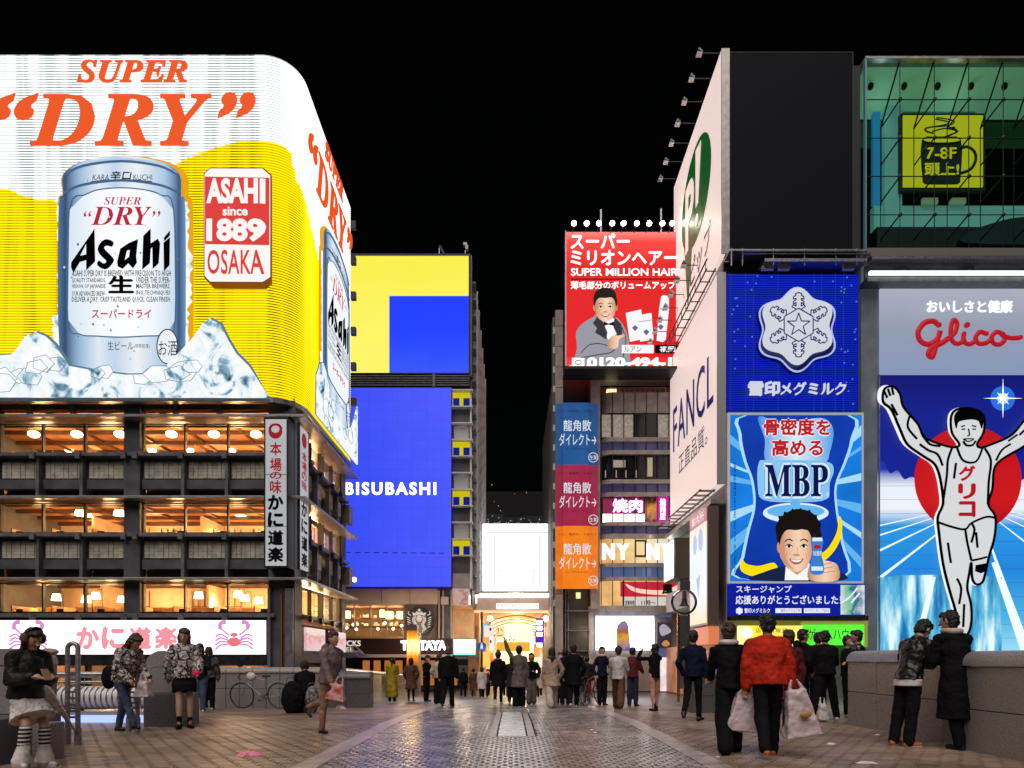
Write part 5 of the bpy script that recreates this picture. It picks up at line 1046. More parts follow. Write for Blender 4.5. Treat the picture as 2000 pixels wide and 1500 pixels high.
# snow crystal panel
sp_ = thing('snow_crystal_sign', 'deep blue ribbed panel with the white snow crystal emblem and 雪印メグミルク', 'sign', W(1548, 808, 35))
MB().pb(QF, 1418, 535, 1677, 806, -.3, .0).build('blue_panel', mat('panel_navy', (.006, .012, .16), .35, emit='#04128a', es=.62, noise=.25, nscale=.6), sp_)  # light falling on the panel is put in as emission
NB = glow('blue_ribs', '#0a28c0', .9); mb = MB()
for i in range(62): mb.pb(QF, 1420, 538 + i * 4.35, 1676, 539.5 + i * 4.35, .0, .05)
mb.build('ribs', NB, sp_, kind='stuff')
rn = random.Random(4); mb = MB()
for i in range(95):
    px, py = rn.uniform(1424, 1672), rn.uniform(540, 800)
    if abs(px - 1550) < 75 and 560 < py < 740 or (py > 740 and 1455 < px < 1650): continue
    mb.ell(QF(px, py, .08), .045, n=6, m=4)
mb.build('bulbs', glow('blue_bulb', '#5a74d8', .9), sp_, kind='stuff')
mb = MB(); [mb.pb(QF, x, 536, x + .7, 806, .05, .08) for x in (1426, 1455, 1470, 1518, 1588, 1603, 1630, 1646)]; mb.build('vertical_wires', glow('wire_blue', '#2438a8', .8), sp_)
def hexa_(cx, cy, r, k, n=72): return [(cx + (r * (1 + k * math.cos(6 * a))) * math.sin(a), cy - (r * (1 + k * math.cos(6 * a))) * 1.0 * math.cos(a)) for a in [2 * math.pi * i / n for i in range(n)]]
EW = glow('emblem_white', '#dfe3ee', .85); EB = glow('emblem_edge', '#b9c6ff', .9); NVY = mat('navy_ink', (.004, .006, .06), .4, emit='#0a1468', es=.6)
MB().poly(QF, hexa_(1551, 651, 76, .10), .1, .35).build('case', mat('case_navy', (.006, .01, .08), .35, emit='#060e50', es=.5), sp_); MB().poly(QF, hexa_(1551, 651, 75, .10), .36, .40, [hexa_(1551, 651, 72, .10)[::-1]]).build('rim', EB, sp_)
MB().poly(QF, hexa_(1549, 647, 67, .10), .45, .6).build('emblem_face', EW, sp_)
cx, cy = 1550, 646; L = [[(cx + 32 * math.sin(math.pi / 3 * i), cy - 32 * math.cos(math.pi / 3 * i)) for i in (k, k + 1)] for k in range(6)]
star = [(cx + (23 if i % 2 == 0 else 9) * math.sin(math.pi * i / 5), cy - (23 if i % 2 == 0 else 9) * math.cos(math.pi * i / 5)) for i in range(11)]
L += [[star[i], star[i + 1]] for i in range(10)]
br = [(-5, 30), (-13, 35), (-10, 39), (-5, 36), (-5, 43), (-10, 40), (-10, 45), (-5, 48), (-5, 51), (-10, 49), (-10, 54), (-5, 57), (-6, 60), (0, 62)]
for k in range(6):
    a = math.pi / 3 * k; rot = lambda x, y: (cx + x * math.cos(a) + y * math.sin(a), cy + x * math.sin(a) - y * math.cos(a))
    for s in (-1, 1):
        pts = [rot(s * -x, y) for x, y in br]; L += [[pts[i], pts[i + 1]] for i in range(len(pts) - 1)]
strokes(QF, L, .055, NVY, sp_, .62, 'crystal_lines')
text(QF, '雪印', (1459, 750, 1518, 776), EW, sp_, d=.2, th=.12, bold=.03); text(QF, 'メグミルク', (1521, 751, 1647, 775), EW, sp_, d=.2, th=.12, bold=.01)
# milk poster
mp_ = thing('milk_poster', 'bright blue poster 骨密度を高める MBP with a smiling man holding a small bottle', 'billboard', W(1552, 1140, 35))
CB = glow('poster_mid_blue', '#1478d8', 1., .25, .35); DBL = glow('poster_deep', '#0a3aa8', 1., .2, .4); PAL = glow('poster_pale', '#a8dcf8', 1.); PAL2 = glow('poster_pale2', '#62b4ee', 1.)
MB().pb(QF, 1424, 812, 1681, 1136, -.2, .1).build('sheet', CB, mp_)
mb = MB(); mb.pb(QF, 1420, 808, 1684, 812, -.2, .16); mb.pb(QF, 1420, 1136, 1684, 1140, -.2, .16); mb.pb(QF, 1420, 812, 1424, 1136, -.2, .16); mb.pb(QF, 1681, 812, 1684, 1136, -.2, .16); mb.build('frame', mat('frame_white', (.5, .5, .52), .4, emit='#a0a4ac', es=.5), mp_)
def clip(x): return max(1425, min(1680, x))
rays = [(1425, 850, 1425, 868), (1425, 905, 1425, 912), (1425, 930, 1425, 942), (1425, 1000, 1425, 1020), (1425, 1055, 1425, 1085), (1680, 832, 1680, 852), (1680, 872, 1680, 880), (1680, 925, 1680, 940), (1680, 985, 1680, 1004), (1680, 1040, 1680, 1052), (1680, 1090, 1680, 1110)]
mb = MB(); mb2 = MB()
for i, (xa, ya, xb, yb) in enumerate(rays): (mb if i % 2 else mb2).poly(QF, [(xa, ya), (1552, 960), (xb, yb)], .105, .11)
mb.build('ray_print', PAL, mp_); mb2.build('ray_print', PAL2, mp_)
bot = smoothp([(1458, 813), (1447, 850), (1456, 900), (1470, 940), (1474, 990), (1462, 1040), (1452, 1090), (1446, 1130), (1640, 1130), (1640, 1060), (1630, 1000), (1628, 950), (1645, 905), (1658, 860), (1652, 813)], 4)
bot = [(x, max(813, min(1135, y))) for x, y in bot]
MB().poly(QF, [(x + (x - 1552) * .06, y) for x, y in bot], .115, .12).build('bottle_edge', PAL, mp_); MB().poly(QF, bot, .125, .13).build('bottle_shape', DBL, mp_)
YEL = glow('poster_yellow2', '#ffe000', 1.)
MB().poly(QF, smoothp([(1447, 1092), (1456, 1102), (1480, 1106), (1510, 1100), (1515, 1118), (1480, 1128), (1446, 1116)], 4), .134, .14).build('yellow_swoosh', YEL, mp_); MB().poly(QF, smoothp([(1636, 1010), (1632, 1040), (1616, 1070), (1600, 1085), (1604, 1098), (1626, 1078), (1640, 1050), (1642, 1020)], 4), .134, .14).build('yellow_swoosh', YEL, mp_)
GLW = glow('poster_light', '#d8ecfa', 1.); MB().poly(QF, smoothp([(1480, 815), (1530, 830), (1600, 818), (1625, 840), (1618, 885), (1602, 905), (1500, 905), (1492, 860)], 4), .134, .14).build('glow_print', ramp_glow('glow_run', [(0, '#3f8fe0'), (.5, '#d8ecfa'), (1, '#4f9fe8')], 1., 0), mp_)
MB().poly(QF, smoothp([(1480, 906), (1500, 900), (1606, 902), (1626, 918), (1618, 945), (1612, 976), (1560, 982), (1490, 978), (1478, 950)], 4), .141, .1415).build('glow_patch', glow('patch_pale', '#8cc4f0', 1.), mp_)
RH = glow('headline_red', '#c0202c', .9); HWT = glow('headline_white', '#fff4f4', 1.)
for s_, b in (('骨密度を', (1490, 821, 1618, 852)), ('高める', (1506, 861, 1603, 892))): text(QF, s_, b, HWT, mp_, d=.15, bold=.085, name='lettering_halo'); text(QF, s_, b, RH, mp_, d=.175, bold=.035)
text(QF, SRF('MBP'), (1490, 910, 1616, 971), PAL2, mp_, d=.15, bold=.08, name='lettering_halo'); text(QF, SRF('MBP'), (1490, 910, 1616, 971), GLW, mp_, d=.165, bold=.05, name='lettering_halo'); text(QF, SRF('MBP'), (1492, 910, 1614, 971), glow('mbp_navy', '#06124e', .9), mp_, d=.185, off=.01); text(QF, '®', (1611, 963, 1617, 974), GLW, mp_, d=.17)
MB().poly(QF, circ(1552, 1003, 64, 20, 40), .142, .146).build('ring_print', GLW, mp_); MB().poly(QF, circ(1552, 1000, 56, 13, 40), .148, .15).build('ring_hole', PAL2, mp_); MB().poly(QF, circ(1551, 984, 10, 7, 20), .152, .154).build('ring_knob', PAL2, mp_)
NAV = glow('suit_navy', '#16264e', .8)
MB().poly(QF, smoothp([(1466, 1134), (1490, 1118), (1525, 1108), (1555, 1112), (1590, 1106), (1625, 1112), (1645, 1134)], 4), .16, .165).build('suit_print', NAV, mp_)
MB().poly(QF, [(1532, 1108), (1530, 1134), (1576, 1134), (1578, 1100), (1556, 1120)], .17, .175).build('shirt_print', PW, mp_); MB().poly(QF, [(1530, 1092), (1578, 1088), (1574, 1108), (1554, 1124), (1534, 1110)], .18, .185).build('neck_print', SK2, mp_)
face(QF, 1552, 1070, 62, 92, mp_, .19, wt=.06)
MB().poly(QF, smoothp([(1521, 1052), (1520, 1085), (1532, 1104), (1552, 1117), (1542, 1108), (1531, 1088), (1528, 1060)], 4), .202, .205).build('cheek_shade', SK2, mp_)
MB().poly(QF, [(1513, 1050), (1511, 1030), (1518, 1016), (1516, 1010), (1526, 1009), (1528, 1001), (1538, 1003), (1544, 995), (1552, 1000), (1560, 994), (1568, 1001), (1578, 997), (1582, 1006), (1592, 1008), (1592, 1018), (1600, 1024), (1598, 1036), (1601, 1048), (1594, 1058), (1590, 1040), (1582, 1030), (1570, 1034), (1556, 1026), (1540, 1034), (1530, 1030), (1522, 1044), (1519, 1062)], .226, .232).build('hair_strands', HR, mp_)
MB().poly(QF, smoothp([(1515, 1062), (1514, 1030), (1526, 1008), (1552, 996), (1580, 1002), (1597, 1022), (1598, 1050), (1590, 1060), (1586, 1040), (1566, 1036), (1540, 1030), (1524, 1040)], 4), .215, .225).build('hair_print', HR, mp_)
MB().poly(QF, smoothp([(1578, 1134), (1576, 1108), (1584, 1098), (1600, 1096), (1618, 1098), (1632, 1106), (1632, 1134)], 4), .23, .24).build('hand_print', SK, mp_)
strokes(QF, [[(1604, 1104), (1620, 1100)], [(1603, 1112), (1624, 1108)], [(1602, 1120), (1626, 1117)]], .05, SK2, mp_, .25, 'finger_print')
MB().poly(QF, smoothp([(1581, 1056), (1602, 1056), (1602, 1066), (1600, 1086), (1604, 1104), (1602, 1122), (1580, 1122), (1578, 1104), (1582, 1086), (1580, 1066)], 3), .26, .28).build('small_bottle', glow('bottle_blue', '#3a80d0', .95), mp_); MB().pb(QF, 1582, 1052, 1601, 1059, .28, .3).build('bottle_cap', GLW, mp_); MB().pb(QF, 1580, 1108, 1602, 1116, .28, .3).build('bottle_band', GLW, mp_); text(QF, SRF('MBP'), (1583, 1078, 1600, 1087), GLW, mp_, d=.29); MB().poly(QF, circ(1591, 1070, 8, 4, 12), .285, .29).build('bottle_mark', RH, mp_)
text(QF, '骨密度を高めるMBP', (1431, 905, 1436, 1124), NVY, mp_, d=.14, vertical=True)
# blue thanks banner
tb_ = thing('thanks_banner', 'dark blue banner スキージャンプ 応援ありがとうございました！ under the poster', 'banner', W(1553, 1205, 35))
MB().pb(QF, 1423, 1141, 1684, 1204, -.2, .3).build('sheet', glow('banner_navy', '#0c1fa0', .9, .15, .5), tb_); TWH = glow('thanks_white', '#f0f2ff', .95)
text(QF, 'スキージャンプ', (1434, 1145, 1541, 1159), TWH, tb_, d=.31, bold=.015); text(QF, '応援ありがとうございました！', (1433, 1164, 1637, 1181), TWH, tb_, d=.31, bold=.02)
text(QF, '雪印メグミルク', (1450, 1189, 1499, 1198), TWH, tb_, d=.31, bold=.02); MB().poly(QF, hexa_(1440, 1194, 6.5, .1, 36), .31, .32).build('crystal_mark', TWH, tb_)
MB().pb(QF, 1510, 1189, 1560, 1198, .31, .33).build('white_box', TWH, tb_); MB().pb(QF, 1565, 1189, 1615, 1198, .31, .33).build('white_box', TWH, tb_); text(QF, '雪印メグミルク杯', (1520, 1190.5, 1558, 1196.5), NVY, tb_, d=.34); text(QF, 'カツゲンカップ2022', (1567, 1190.5, 1613, 1196.5), NVY, tb_, d=.34)
MB().pb(QF, 1636, 1144, 1682, 1201, .31, .34).build('olympic_box', ramp_glow('box_print', [(0, '#dff0f0'), (.4, '#7ad0a0'), (.6, '#2a6a9c'), (1, '#e8f4f4')], .8, 0, noise=1), tb_); strokes(QF, [[(1638, 1178), (1652, 1168), (1668, 1150)], [(1656, 1178), (1672, 1160)]], .08, TWH, tb_, .36, 'ski_track')
MB().pb(QF, 1423, 1204, 1686, 1212, -.3, .5).build('sign_shelf', DARK, qb)
# shop signs at street level
s = thing('yellow_shop_sign', 'glowing yellow sign 店舗情報館 with a white disc behind the red jacket', 'sign', W(1492, 1262, 34.6))
QG = Fr(34.6)
MB().pb(QG, 1442, 1222, 1566, 1263, -.2, .1).build('panel', ramp_glow('shop_yellow', [(0, '#fff9b0'), (.3, '#ffe820'), (1, '#fff27a')], 1.1, 0, noise=.3), s); MB().poly(QG, circ(1457, 1236, 11, 10, 20), .11, .14).build('disc', glow('disc_white', '#fffff0', 1.6), s)
text(QG, '店舗情報館', (1474, 1227, 1536, 1236), DWOOD, s, d=.12, spacing=1.3); text(QG, '営業中 毎日', (1504, 1242, 1534, 1247), DWOOD, s, d=.12); text(QG, '地下一階', (1502, 1248, 1530, 1253), DWOOD, s, d=.12)
s = thing('green_shop_sign', 'glowing green sign ゲームハウス behind the group of men in black', 'sign', W(1628, 1262, 34.6))
MB().pb(QG, 1568, 1220, 1686, 1260, -.2, .1).build('panel', glow('shop_green', '#5cf03c', 1.15, .15, .8), s); MB().pb(QG, 1566, 1214, 1692, 1219, -.2, .14).build('border', mat('olive_border', (.3, .3, .1), .5, emit='#8a9030', es=.6), s); MB().pb(QG, 1686, 1219, 1692, 1264, -.2, .14).build('border', MC['olive_border'], s)
text(QG, 'ゲームハウス', (1576, 1228, 1672, 1250), mat('dark_green_ink', (.0, .08, .02), .5), s, d=.12, off=.0)
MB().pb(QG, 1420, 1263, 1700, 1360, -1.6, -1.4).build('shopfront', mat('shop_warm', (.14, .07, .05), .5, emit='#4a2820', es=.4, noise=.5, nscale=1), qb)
MB().pb(QF, 1420, 1212, 1700, 1222, -.3, -.1).build('sign_backing', mat('olive', (.2, .19, .1), .5, emit='#6a6a38', es=.4), qb)
# low signs on the side wall
s = thing('tall_side_poster', 'tall pale poster with a pink header hanging on the side wall under the white board', 'poster', (9.9, 36, 2.4)); SP = Sd(9.95, -1)
MB().box(9.95, 10.5, 34.7, 38.1, 2.9, 8.95).build('case', mat('case_bronze', (.2, .14, .12), .4, .5), s)
MB().pb(SP, 34.8, 3.0, 38.0, 8.2, .02, .05).build('sheet', ramp_glow('pale_poster', [(0, '#ffdcae'), (.3, '#f3f4ff'), (.7, '#e8f0fa'), (1, '#f8e8d0')], 1.05, 2, noise=.4), s); MB().pb(SP, 34.8, 8.22, 38.0, 8.9, .02, .06).build('header', glow('header_pink', '#cf8894', .9), s)
text(SP, '案内所', (37.6, 8.8, 35.2, 8.32), PW, s, d=.065)
for q in (egg(36.9, 7.3, .38, .55, 18), egg(35.8, 7.4, .42, .6, 18), [(36.6, 5.4), (36.2, 4.3), (35.9, 5.6)]): MB().poly(SP, q, .06, .065).build('faded_figure', glow('faded_blue', '#b8cce8', .95), s)
s = thing('glowing_box_sign', 'small blank white-green glowing box sign on the side wall, left of the tall poster', 'sign', (9.7, 42.6, 5.9)); SQ = Sd(9.75, -1)
MB().box(9.75, 10.6, 40.8, 43.6, 6.0, 8.4).build('case', mat('case_dark', (.04, .035, .03), .4), s); MB().pb(SQ, 41.2, 6.05, 43.6, 8.35, .01, .04).build('face', glow('mint_white', '#f0fff8', 2.2), s)
s = thing('orange_box_sign', 'plain orange-lit box sign low on the side wall beneath the tall poster', 'sign', (9.9, 35.2, 1.8)); MB().box(9.95, 10.5, 34.6, 37.2, 1.9, 2.8).build('box', mat('orange_box', (.55, .22, .10), .5, emit='#e07848', es=.65), s)
WN = glow('side_window_lit', '#ffe2b0', 1.3, .3, .9)
for y0, y1 in ((38.4, 39.3), (39.4, 40.3)): MB().pb(Sd(10.9, -1), y0, 5.6, y1, 8.6, .0, .05).build('side_window', WN, qb)
MB().box(10.1, 10.9, 34.7, 45.2, 9.05, 9.3).build('side_ledge', LEDGE, qb); MB().box(10.2, 10.9, 38.3, 45.2, 4.2, 5.4).build('side_ledge', WHITEP, qb)
text(Sd(10.18, -1), '風', (40.8, 5.2, 39.8, 4.4), INKW, qb, d=.02, bold=.08)
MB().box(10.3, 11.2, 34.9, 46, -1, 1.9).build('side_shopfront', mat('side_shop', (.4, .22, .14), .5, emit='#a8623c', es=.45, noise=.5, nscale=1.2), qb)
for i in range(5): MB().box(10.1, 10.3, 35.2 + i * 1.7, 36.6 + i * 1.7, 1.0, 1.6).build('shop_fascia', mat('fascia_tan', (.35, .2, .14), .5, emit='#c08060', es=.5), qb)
text(Sd(10.08, -1), 'HOTEL', (40, 1.5, 37.4, 1.1), INKW, qb, d=.01); text(Sd(10.08, -1), 'BELL', (37, 1.5, 35.4, 1.1), INKW, qb, d=.01)
# bell post
bp = thing('bell_post', 'tall shiny post carrying a glass ring with a black bell at the bridge end', 'post', (W(1335, 0, 24)[0], 24, G(24)))
BQ = Fr(24.)
for x in (1325, 1345): MB().cyl((W(x, 0, 24)[0], 24, G(24)), W(x, 1200, 24), .05, n=10).build('upright', mat('copper_pole', (.5, .3, .2), .2, .9), bp, smooth=True)
MB().pb(BQ, 1327, 1203, 1344, 1345, -.06, .02).build('glass_fin', mat('pole_panel', (.25, .24, .22), .15, .7), bp)
c = W(1336, 1176, 24); mb = MB(); mb.tube([(c[0] + .42 * math.cos(a), 24, c[2] + .42 * math.sin(a)) for a in [2 * math.pi * k / 32 for k in range(33)]], .045, 8); mb.build('ring', mat('ring_chrome', (.7, .65, .6), .12, 1), bp, smooth=True)
MB().poly(BQ, circ(1336, 1176, 22, 22, 28), -.01, .01).build('ring_glass', glassmat('clear_disc', (.95, .95, .95)), bp)
mb = MB(); prof = [(0, .17), (.05, .165), (.075, .12), (.085, .02), (.12, -.07), (.17, -.12), (.17, -.14)]
for (r0, z0), (r1, z1) in zip(prof[:-1], prof[1:]): mb.cyl((c[0], 24, c[2] + z0), (c[0], 24, c[2] + z1), max(r0, .005), r1, 16)
mb.build('bell', BLACK, bp, smooth=True); MB().cyl((c[0], 24, c[2] + .17), (c[0], 24, c[2] + .4), .015, n=6).build('hanger', BLACK, bp); MB().cyl((c[0], 24, c[2] - .4), (c[0], 24, G(24)), .02, n=6).build('centre_rod', BLACK, bp)
MB().pb(BQ, 1326, 1136, 1346, 1153, -.15, .15).build('cap_box', mat('cap_grey', (.12, .13, .12), .3, .5), bp)
for px, py in ((1328, 1190), (1347, 1200)): pass
# ================================================================ ATHLETE SIGN AND GLASS BOX
GFr = Fr(36.); hX = lambda px: (px - 1000) / F * 36; hZ = lambda py: ZZ(py, 36)
hb = thing('glass_box_building', 'grey building carrying the glass-fronted café box above the athlete sign', 'building', (22, 37, -1))
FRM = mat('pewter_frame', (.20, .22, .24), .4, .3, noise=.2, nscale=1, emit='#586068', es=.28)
MB().box(hX(1688), hX(2240), 37, 48, -1, hZ(560)).build('body', BWS, hb)
MB().pb(GFr, 1680, 560, 1715, 1350, -1, .1).build('side_pier', FRM, hb); MB().pb(GFr, 1680, 500, 1690, 560, -1, .1).build('side_pier', FRM, hb)
MB().pb(GFr, 2110, 560, 2160, 1350, -1, .1).build('side_pier', FRM, hb)
# stepped ledges
for a, b, d, m in ((495, 507, .5, mat('ledge_olive', (.20, .20, .16), .45)), (509, 518, .8, MC['ledge_olive']), (520, 526, .95, STEEL), (526, 532, .6, CONC), (532, 551, .3, CONC2)): MB().pb(GFr, 1685, a, 2240, b, -1, d).build('ledge', m, hb)
for i in range(5): MB().cyl(GFr(1745 + i * 126 + 24, 529, .3), GFr(1745 + i * 126, 548, .9), .09, n=6).build('strut', DARK, hb)
lt = thing('tube_light', 'long white tube light above the athlete sign', 'lamp', W(1850, 556, 35)); MB().pb(GFr, 1678, 552, 2240, 557.5, .95, 1.1).build('tube', glow('tube_white', '#f4fbff', 2.4), lt); MB().pb(GFr, 1678, 558, 2240, 567, -.1, .85).build('housing', CONC2, lt)
gs = thing('athlete_sign', 'giant lit sign of a running athlete with raised arms under a red おいしさと健康 Glico header', 'sign', W(1905, 1276, 36))
MB().pb(GFr, 1715, 568, 2108, 731, -.1, .2).build('header_panel', ramp_glow('header_silver', [(0, '#9fb0d8'), (.5, '#a9b4cc'), (1, '#c4cadb')], .72, 2, noise=.4), gs)
text(GFr, 'おいしさと健康', (1805, 592, 1970, 615), glow('hd_white', '#f8f8f8', 1.1), gs, d=.22, th=.05, bold=.03)
LR = mat('script_red', (.35, .01, .015), .35, emit='#b01420', es=.75)
GH = Fr(35.75)
stroke(GH, [(1831, 637), (1820, 629), (1803, 633), (1791, 650), (1796, 668), (1812, 674), (1828, 664), (1834, 648), (1828, 668), (1822, 690), (1818, 699), (1811, 694), (1816, 682), (1836, 672), (1848, 664)], .30, LR, gs, .1, 'script_stroke')
stroke(GH, [(1848, 664), (1862, 652), (1867, 634), (1860, 627), (1855, 642), (1856, 664), (1866, 673), (1880, 668)], .26, LR, gs, .1, 'script_stroke')
stroke(GH, [(1880, 654), (1880, 668), (1890, 674), (1902, 668)], .26, LR, gs, .1, 'script_stroke'); MB().poly(GH, circ(1886, 637, 5.5, 5.5, 14), .05, .16).build('script_dot', LR, gs)
stroke(GH, [(1924, 654), (1912, 650), (1903, 660), (1908, 672), (1922, 672), (1934, 664)], .26, LR, gs, .1, 'script_stroke')
stroke(GH, [(1956, 655), (1944, 650), (1934, 660), (1938, 672), (1950, 674), (1960, 664), (1952, 653)], .26, LR, gs, .1, 'script_stroke'); stroke(GH, [(1955, 657), (1972, 662), (1990, 661)], .26, LR, gs, .1, 'script_stroke')
PN = Fr(35.85)
SKYB = ramp_glow('athlete_backdrop', [(0, '#9fe0f4'), (.12, '#4ab4e8'), (.30, '#1a86dc'), (.46, '#2a98e4'), (.52, '#eef4fa'), (.60, '#eaf0fa'), (.66, '#1234b0'), (.8, '#0a1e90'), (1, '#060e74')], 1., 2)
MB().pb(PN, 1715, 733, 2108, 1275, -.25, .02).build('screen_sheet', SKYB, gs)
cl1 = smoothp([(1716, 897), (1725, 905), (1738, 925), (1752, 918), (1765, 932), (1785, 940), (1800, 960), (1850, 985), (1850, 1002), (1716, 1002)], 4)
NAVS = ramp_glow('night_blue', [(0, '#0a1e96'), (.7, '#0a1c8a'), (1, '#070f70')], 1., 2)
MB().poly(PN, [(1715, 734), (2107, 734), (2107, 905)] + smoothp([(2100, 900), (2050, 940), (2000, 935), (1960, 960), (1850, 960), (1800, 940), (1780, 932), (1765, 936), (1752, 918), (1738, 925), (1728, 905), (1716, 896)], 4, False), .03, .04).build('night_sky_print', NAVS, gs)
mb = MB(); SW_ = glow('line_white', '#e4f6ff', 1.15)
vp = (1905, 985)
for x, y, w in ((1716, 1027, 2.5), (1716, 1046, 3), (1716, 1076, 4), (1716, 1130, 6), (1792, 1275, 12), (2100, 1027, 2.5), (2100, 1046, 3), (2100, 1076, 4), (2100, 1135, 6), (2008, 1275, 13)):
    dx, dy = x - vp[0], y - vp[1]; L = math.hypot(dx, dy); nx, ny = -dy / L, dx / L
    mb.poly(PN, [vp, (x + nx * w / 2, y + ny * w / 2), (x - nx * w / 2, y - ny * w / 2)], .045, .05)
mb.build('track_lines', SW_, gs)
WTR = mat('water_print', (.01, .01, .01), .45, spec=.15); N = WTR.node_tree.nodes; Lk = WTR.node_tree.links; p = N['Principled BSDF']; tc = N.new('ShaderNodeTexCoord'); mpn = N.new('ShaderNodeMapping'); mpn.inputs['Scale'].default_value = (1.6, 1, .25); t = N.new('ShaderNodeTexNoise'); t.inputs['Scale'].default_value = 1.3; t.inputs['Detail'].default_value = 6
Lk.new(tc.outputs['Object'], mpn.inputs[0]); Lk.new(mpn.outputs[0], t.inputs['Vector']); r = N.new('ShaderNodeValToRGB'); cr = r.color_ramp; cr.elements.new(.5)
for e, (q, c_) in zip(cr.elements, ((.34, '#1470b0'), (.5, '#5cb8dc'), (.66, '#e0f8fc'))): e.position = q; e.color = (*lin(c_), 1)
Lk.new(t.outputs[0], r.inputs[0]); Lk.new(r.outputs[0], p.inputs['Emission Color']); p.inputs['Emission Strength'].default_value = 1.05
MB().poly(PN, [(1716, 1128), (1760, 1124), (1880, 1122), (1955, 1128), (1955, 1274), (1716, 1274)], .055, .06).build('water_print', WTR, gs)
for q in ([(1818, 1128), (1826, 1128), (1800, 1240), (1788, 1240)], [(1935, 1100), (1941, 1098), (2008, 1272), (1992, 1272)]): MB().poly(PN, q, .065, .07).build('track_line', SW_, gs)
MB().poly(PN, circ(1888, 937, 104, 104, 48), .08, .12).build('red_sun', ramp_glow('sun_red', [(0, '#9c0c14'), (.3, '#d8121a'), (1, '#c4101a')], .9, 2), gs)
sx, sy = 1957, 779; st = []
for i in range(16):
    a = math.pi * i / 8; rr = [38, 3.2, 16, 3.2][i % 4]; st.append((sx + rr * math.sin(a), sy - rr * math.cos(a)))
MB().poly(PN, circ(sx, sy, 24, 24, 24), .05, .055).build('star_halo', glow('halo_blue', '#2a70e0', 1.), gs); MB().poly(PN, circ(sx, sy, 11, 11, 24), .06, .065).build('star_halo', glow('halo_pale', '#a0d0ff', 1.1), gs); MB().poly(PN, st, .07, .08).build('star', glow('star_white', '#ffffff', 1.8), gs)
mb = MB(); [mb.pb(PN, 1715, 760 + i * 27, 2108, 760.5 + i * 27, .021, .026) for i in range(19)]; mb.build('panel_joint', glow('joint_blue', '#3a50b8', .8), gs)
# generic athlete: cut-out body, vest, shorts, outlines
AW = glow('athlete_white', '#dfe1e2', .92); AK = mat('athlete_ink', (.003, .003, .004), .9, spec=0); P2 = Fr(35.6)
arm_l = [(1722, 772), (1726, 760), (1736, 754), (1748, 758), (1758, 775), (1762, 797), (1785, 825), (1800, 850), (1830, 866), (1860, 876), (1885, 888)]
sil = smoothp([(1722, 764), (1730, 755), (1744, 756), (1755, 770), (1762, 795), (1790, 828), (1805, 855), (1850, 872), (1868, 872), (1872, 866), (1858, 845), (1856, 815), (1866, 800), (1890, 797), (1912, 803), (1922, 818), (1920, 845), (1908, 866), (1914, 874), (1935, 868), (1975, 850), (2000, 822), (2030, 790), (2050, 758), (2065, 752), (2080, 764), (2074, 790), (2040, 830), (2005, 868), (1960, 895), (1942, 915), (1938, 955), (1930, 985), (1944, 1010), (1942, 1050), (1932, 1085), (1924, 1120), (1918, 1138), (1906, 1142), (1898, 1130), (1896, 1100), (1892, 1120), (1888, 1150), (1895, 1180), (1896, 1215), (1888, 1240), (1868, 1240), (1866, 1200), (1852, 1150), (1840, 1100), (1832, 1040), (1830, 1010), (1840, 985), (1838, 955), (1832, 925), (1822, 905), (1800, 890), (1770, 868), (1755, 838), (1738, 800), (1722, 785)], 3)
MB().poly(P2, [(1888 + (x - 1888) * 1.02 - 2, 1000 + (y - 1000) * 1.008) for x, y in sil], -.1, .0).build('cutout_edge', glow('edge_white', '#f4f6f8', 1.), gs)
MB().poly(P2, sil, .01, .03).build('athlete_body', AW, gs)
OL = [[(x, y) for x, y in sil] + [sil[0]]]
strokes(P2, [[(1888 + (x - 1888) * .985, 1000 + (y - 1000) * .995) for x, y in OL[0]]], .13, AK, gs, .04, 'outline')
INNER = [[(1858, 876), (1850, 900), (1848, 930), (1840, 985)], [(1922, 876), (1934, 900), (1930, 940), (1928, 985)], [(1868, 875), (1880, 900), (1905, 902), (1918, 875)],
             [(1830, 1020), (1860, 1030), (1884, 1034), (1896, 1022), (1925, 1010), (1942, 1012)], [(1884, 1034), (1888, 1060), (1896, 1095)], [(1896, 1022), (1902, 1035), (1896, 1060)], [(1896, 1095), (1912, 1092), (1926, 1088)], [(1795, 868), (1812, 880), (1830, 888), (1840, 910)], [(1972, 868), (1955, 880), (1944, 900)],
             [(1880, 862), (1886, 870), (1898, 870), (1904, 862)], [(1776, 812), (1772, 835), (1790, 858)], [(2020, 812), (2010, 830), (1990, 850)], [(1726, 765), (1732, 778)], [(1733, 760), (1738, 774)], [(1741, 758), (1744, 772)], [(1868, 1130), (1876, 1150), (1872, 1180)], [(1850, 1060), (1856, 1100)], [(1866, 905), (1862, 935)], [(1800, 850), (1815, 868), (1835, 872)], [(1905, 1040), (1908, 1070)], [(1740, 790), (1752, 812)], [(1985, 850), (1968, 862)], [(1882, 1180), (1880, 1225)]]
for q in INNER: strokes(P2, [q], .115, AK, gs, .05, 'inner_line')
hair = smoothp([(1866, 838), (1862, 815), (1872, 801), (1892, 797), (1910, 803), (1919, 816), (1916, 838), (1910, 824), (1898, 820), (1880, 822), (1870, 826)], 4)
MB().poly(P2, hair, .05, .08).build('hair', AK, gs)
strokes(P2, [[(1876, 834), (1883, 832)], [(1897, 832), (1905, 834)], [(1877, 839), (1883, 839)], [(1898, 839), (1904, 839)], [(1890, 838), (1892, 850), (1888, 852)], [(1880, 858), (1890, 863), (1900, 858), (1880, 858)]], .07, AK, gs, .06, 'face_line')
MB().poly(P2, [(1904, 1104), (1926, 1100), (1924, 1116), (1914, 1120), (1903, 1116)], .05, .08).build('shoe_top', AK, gs)
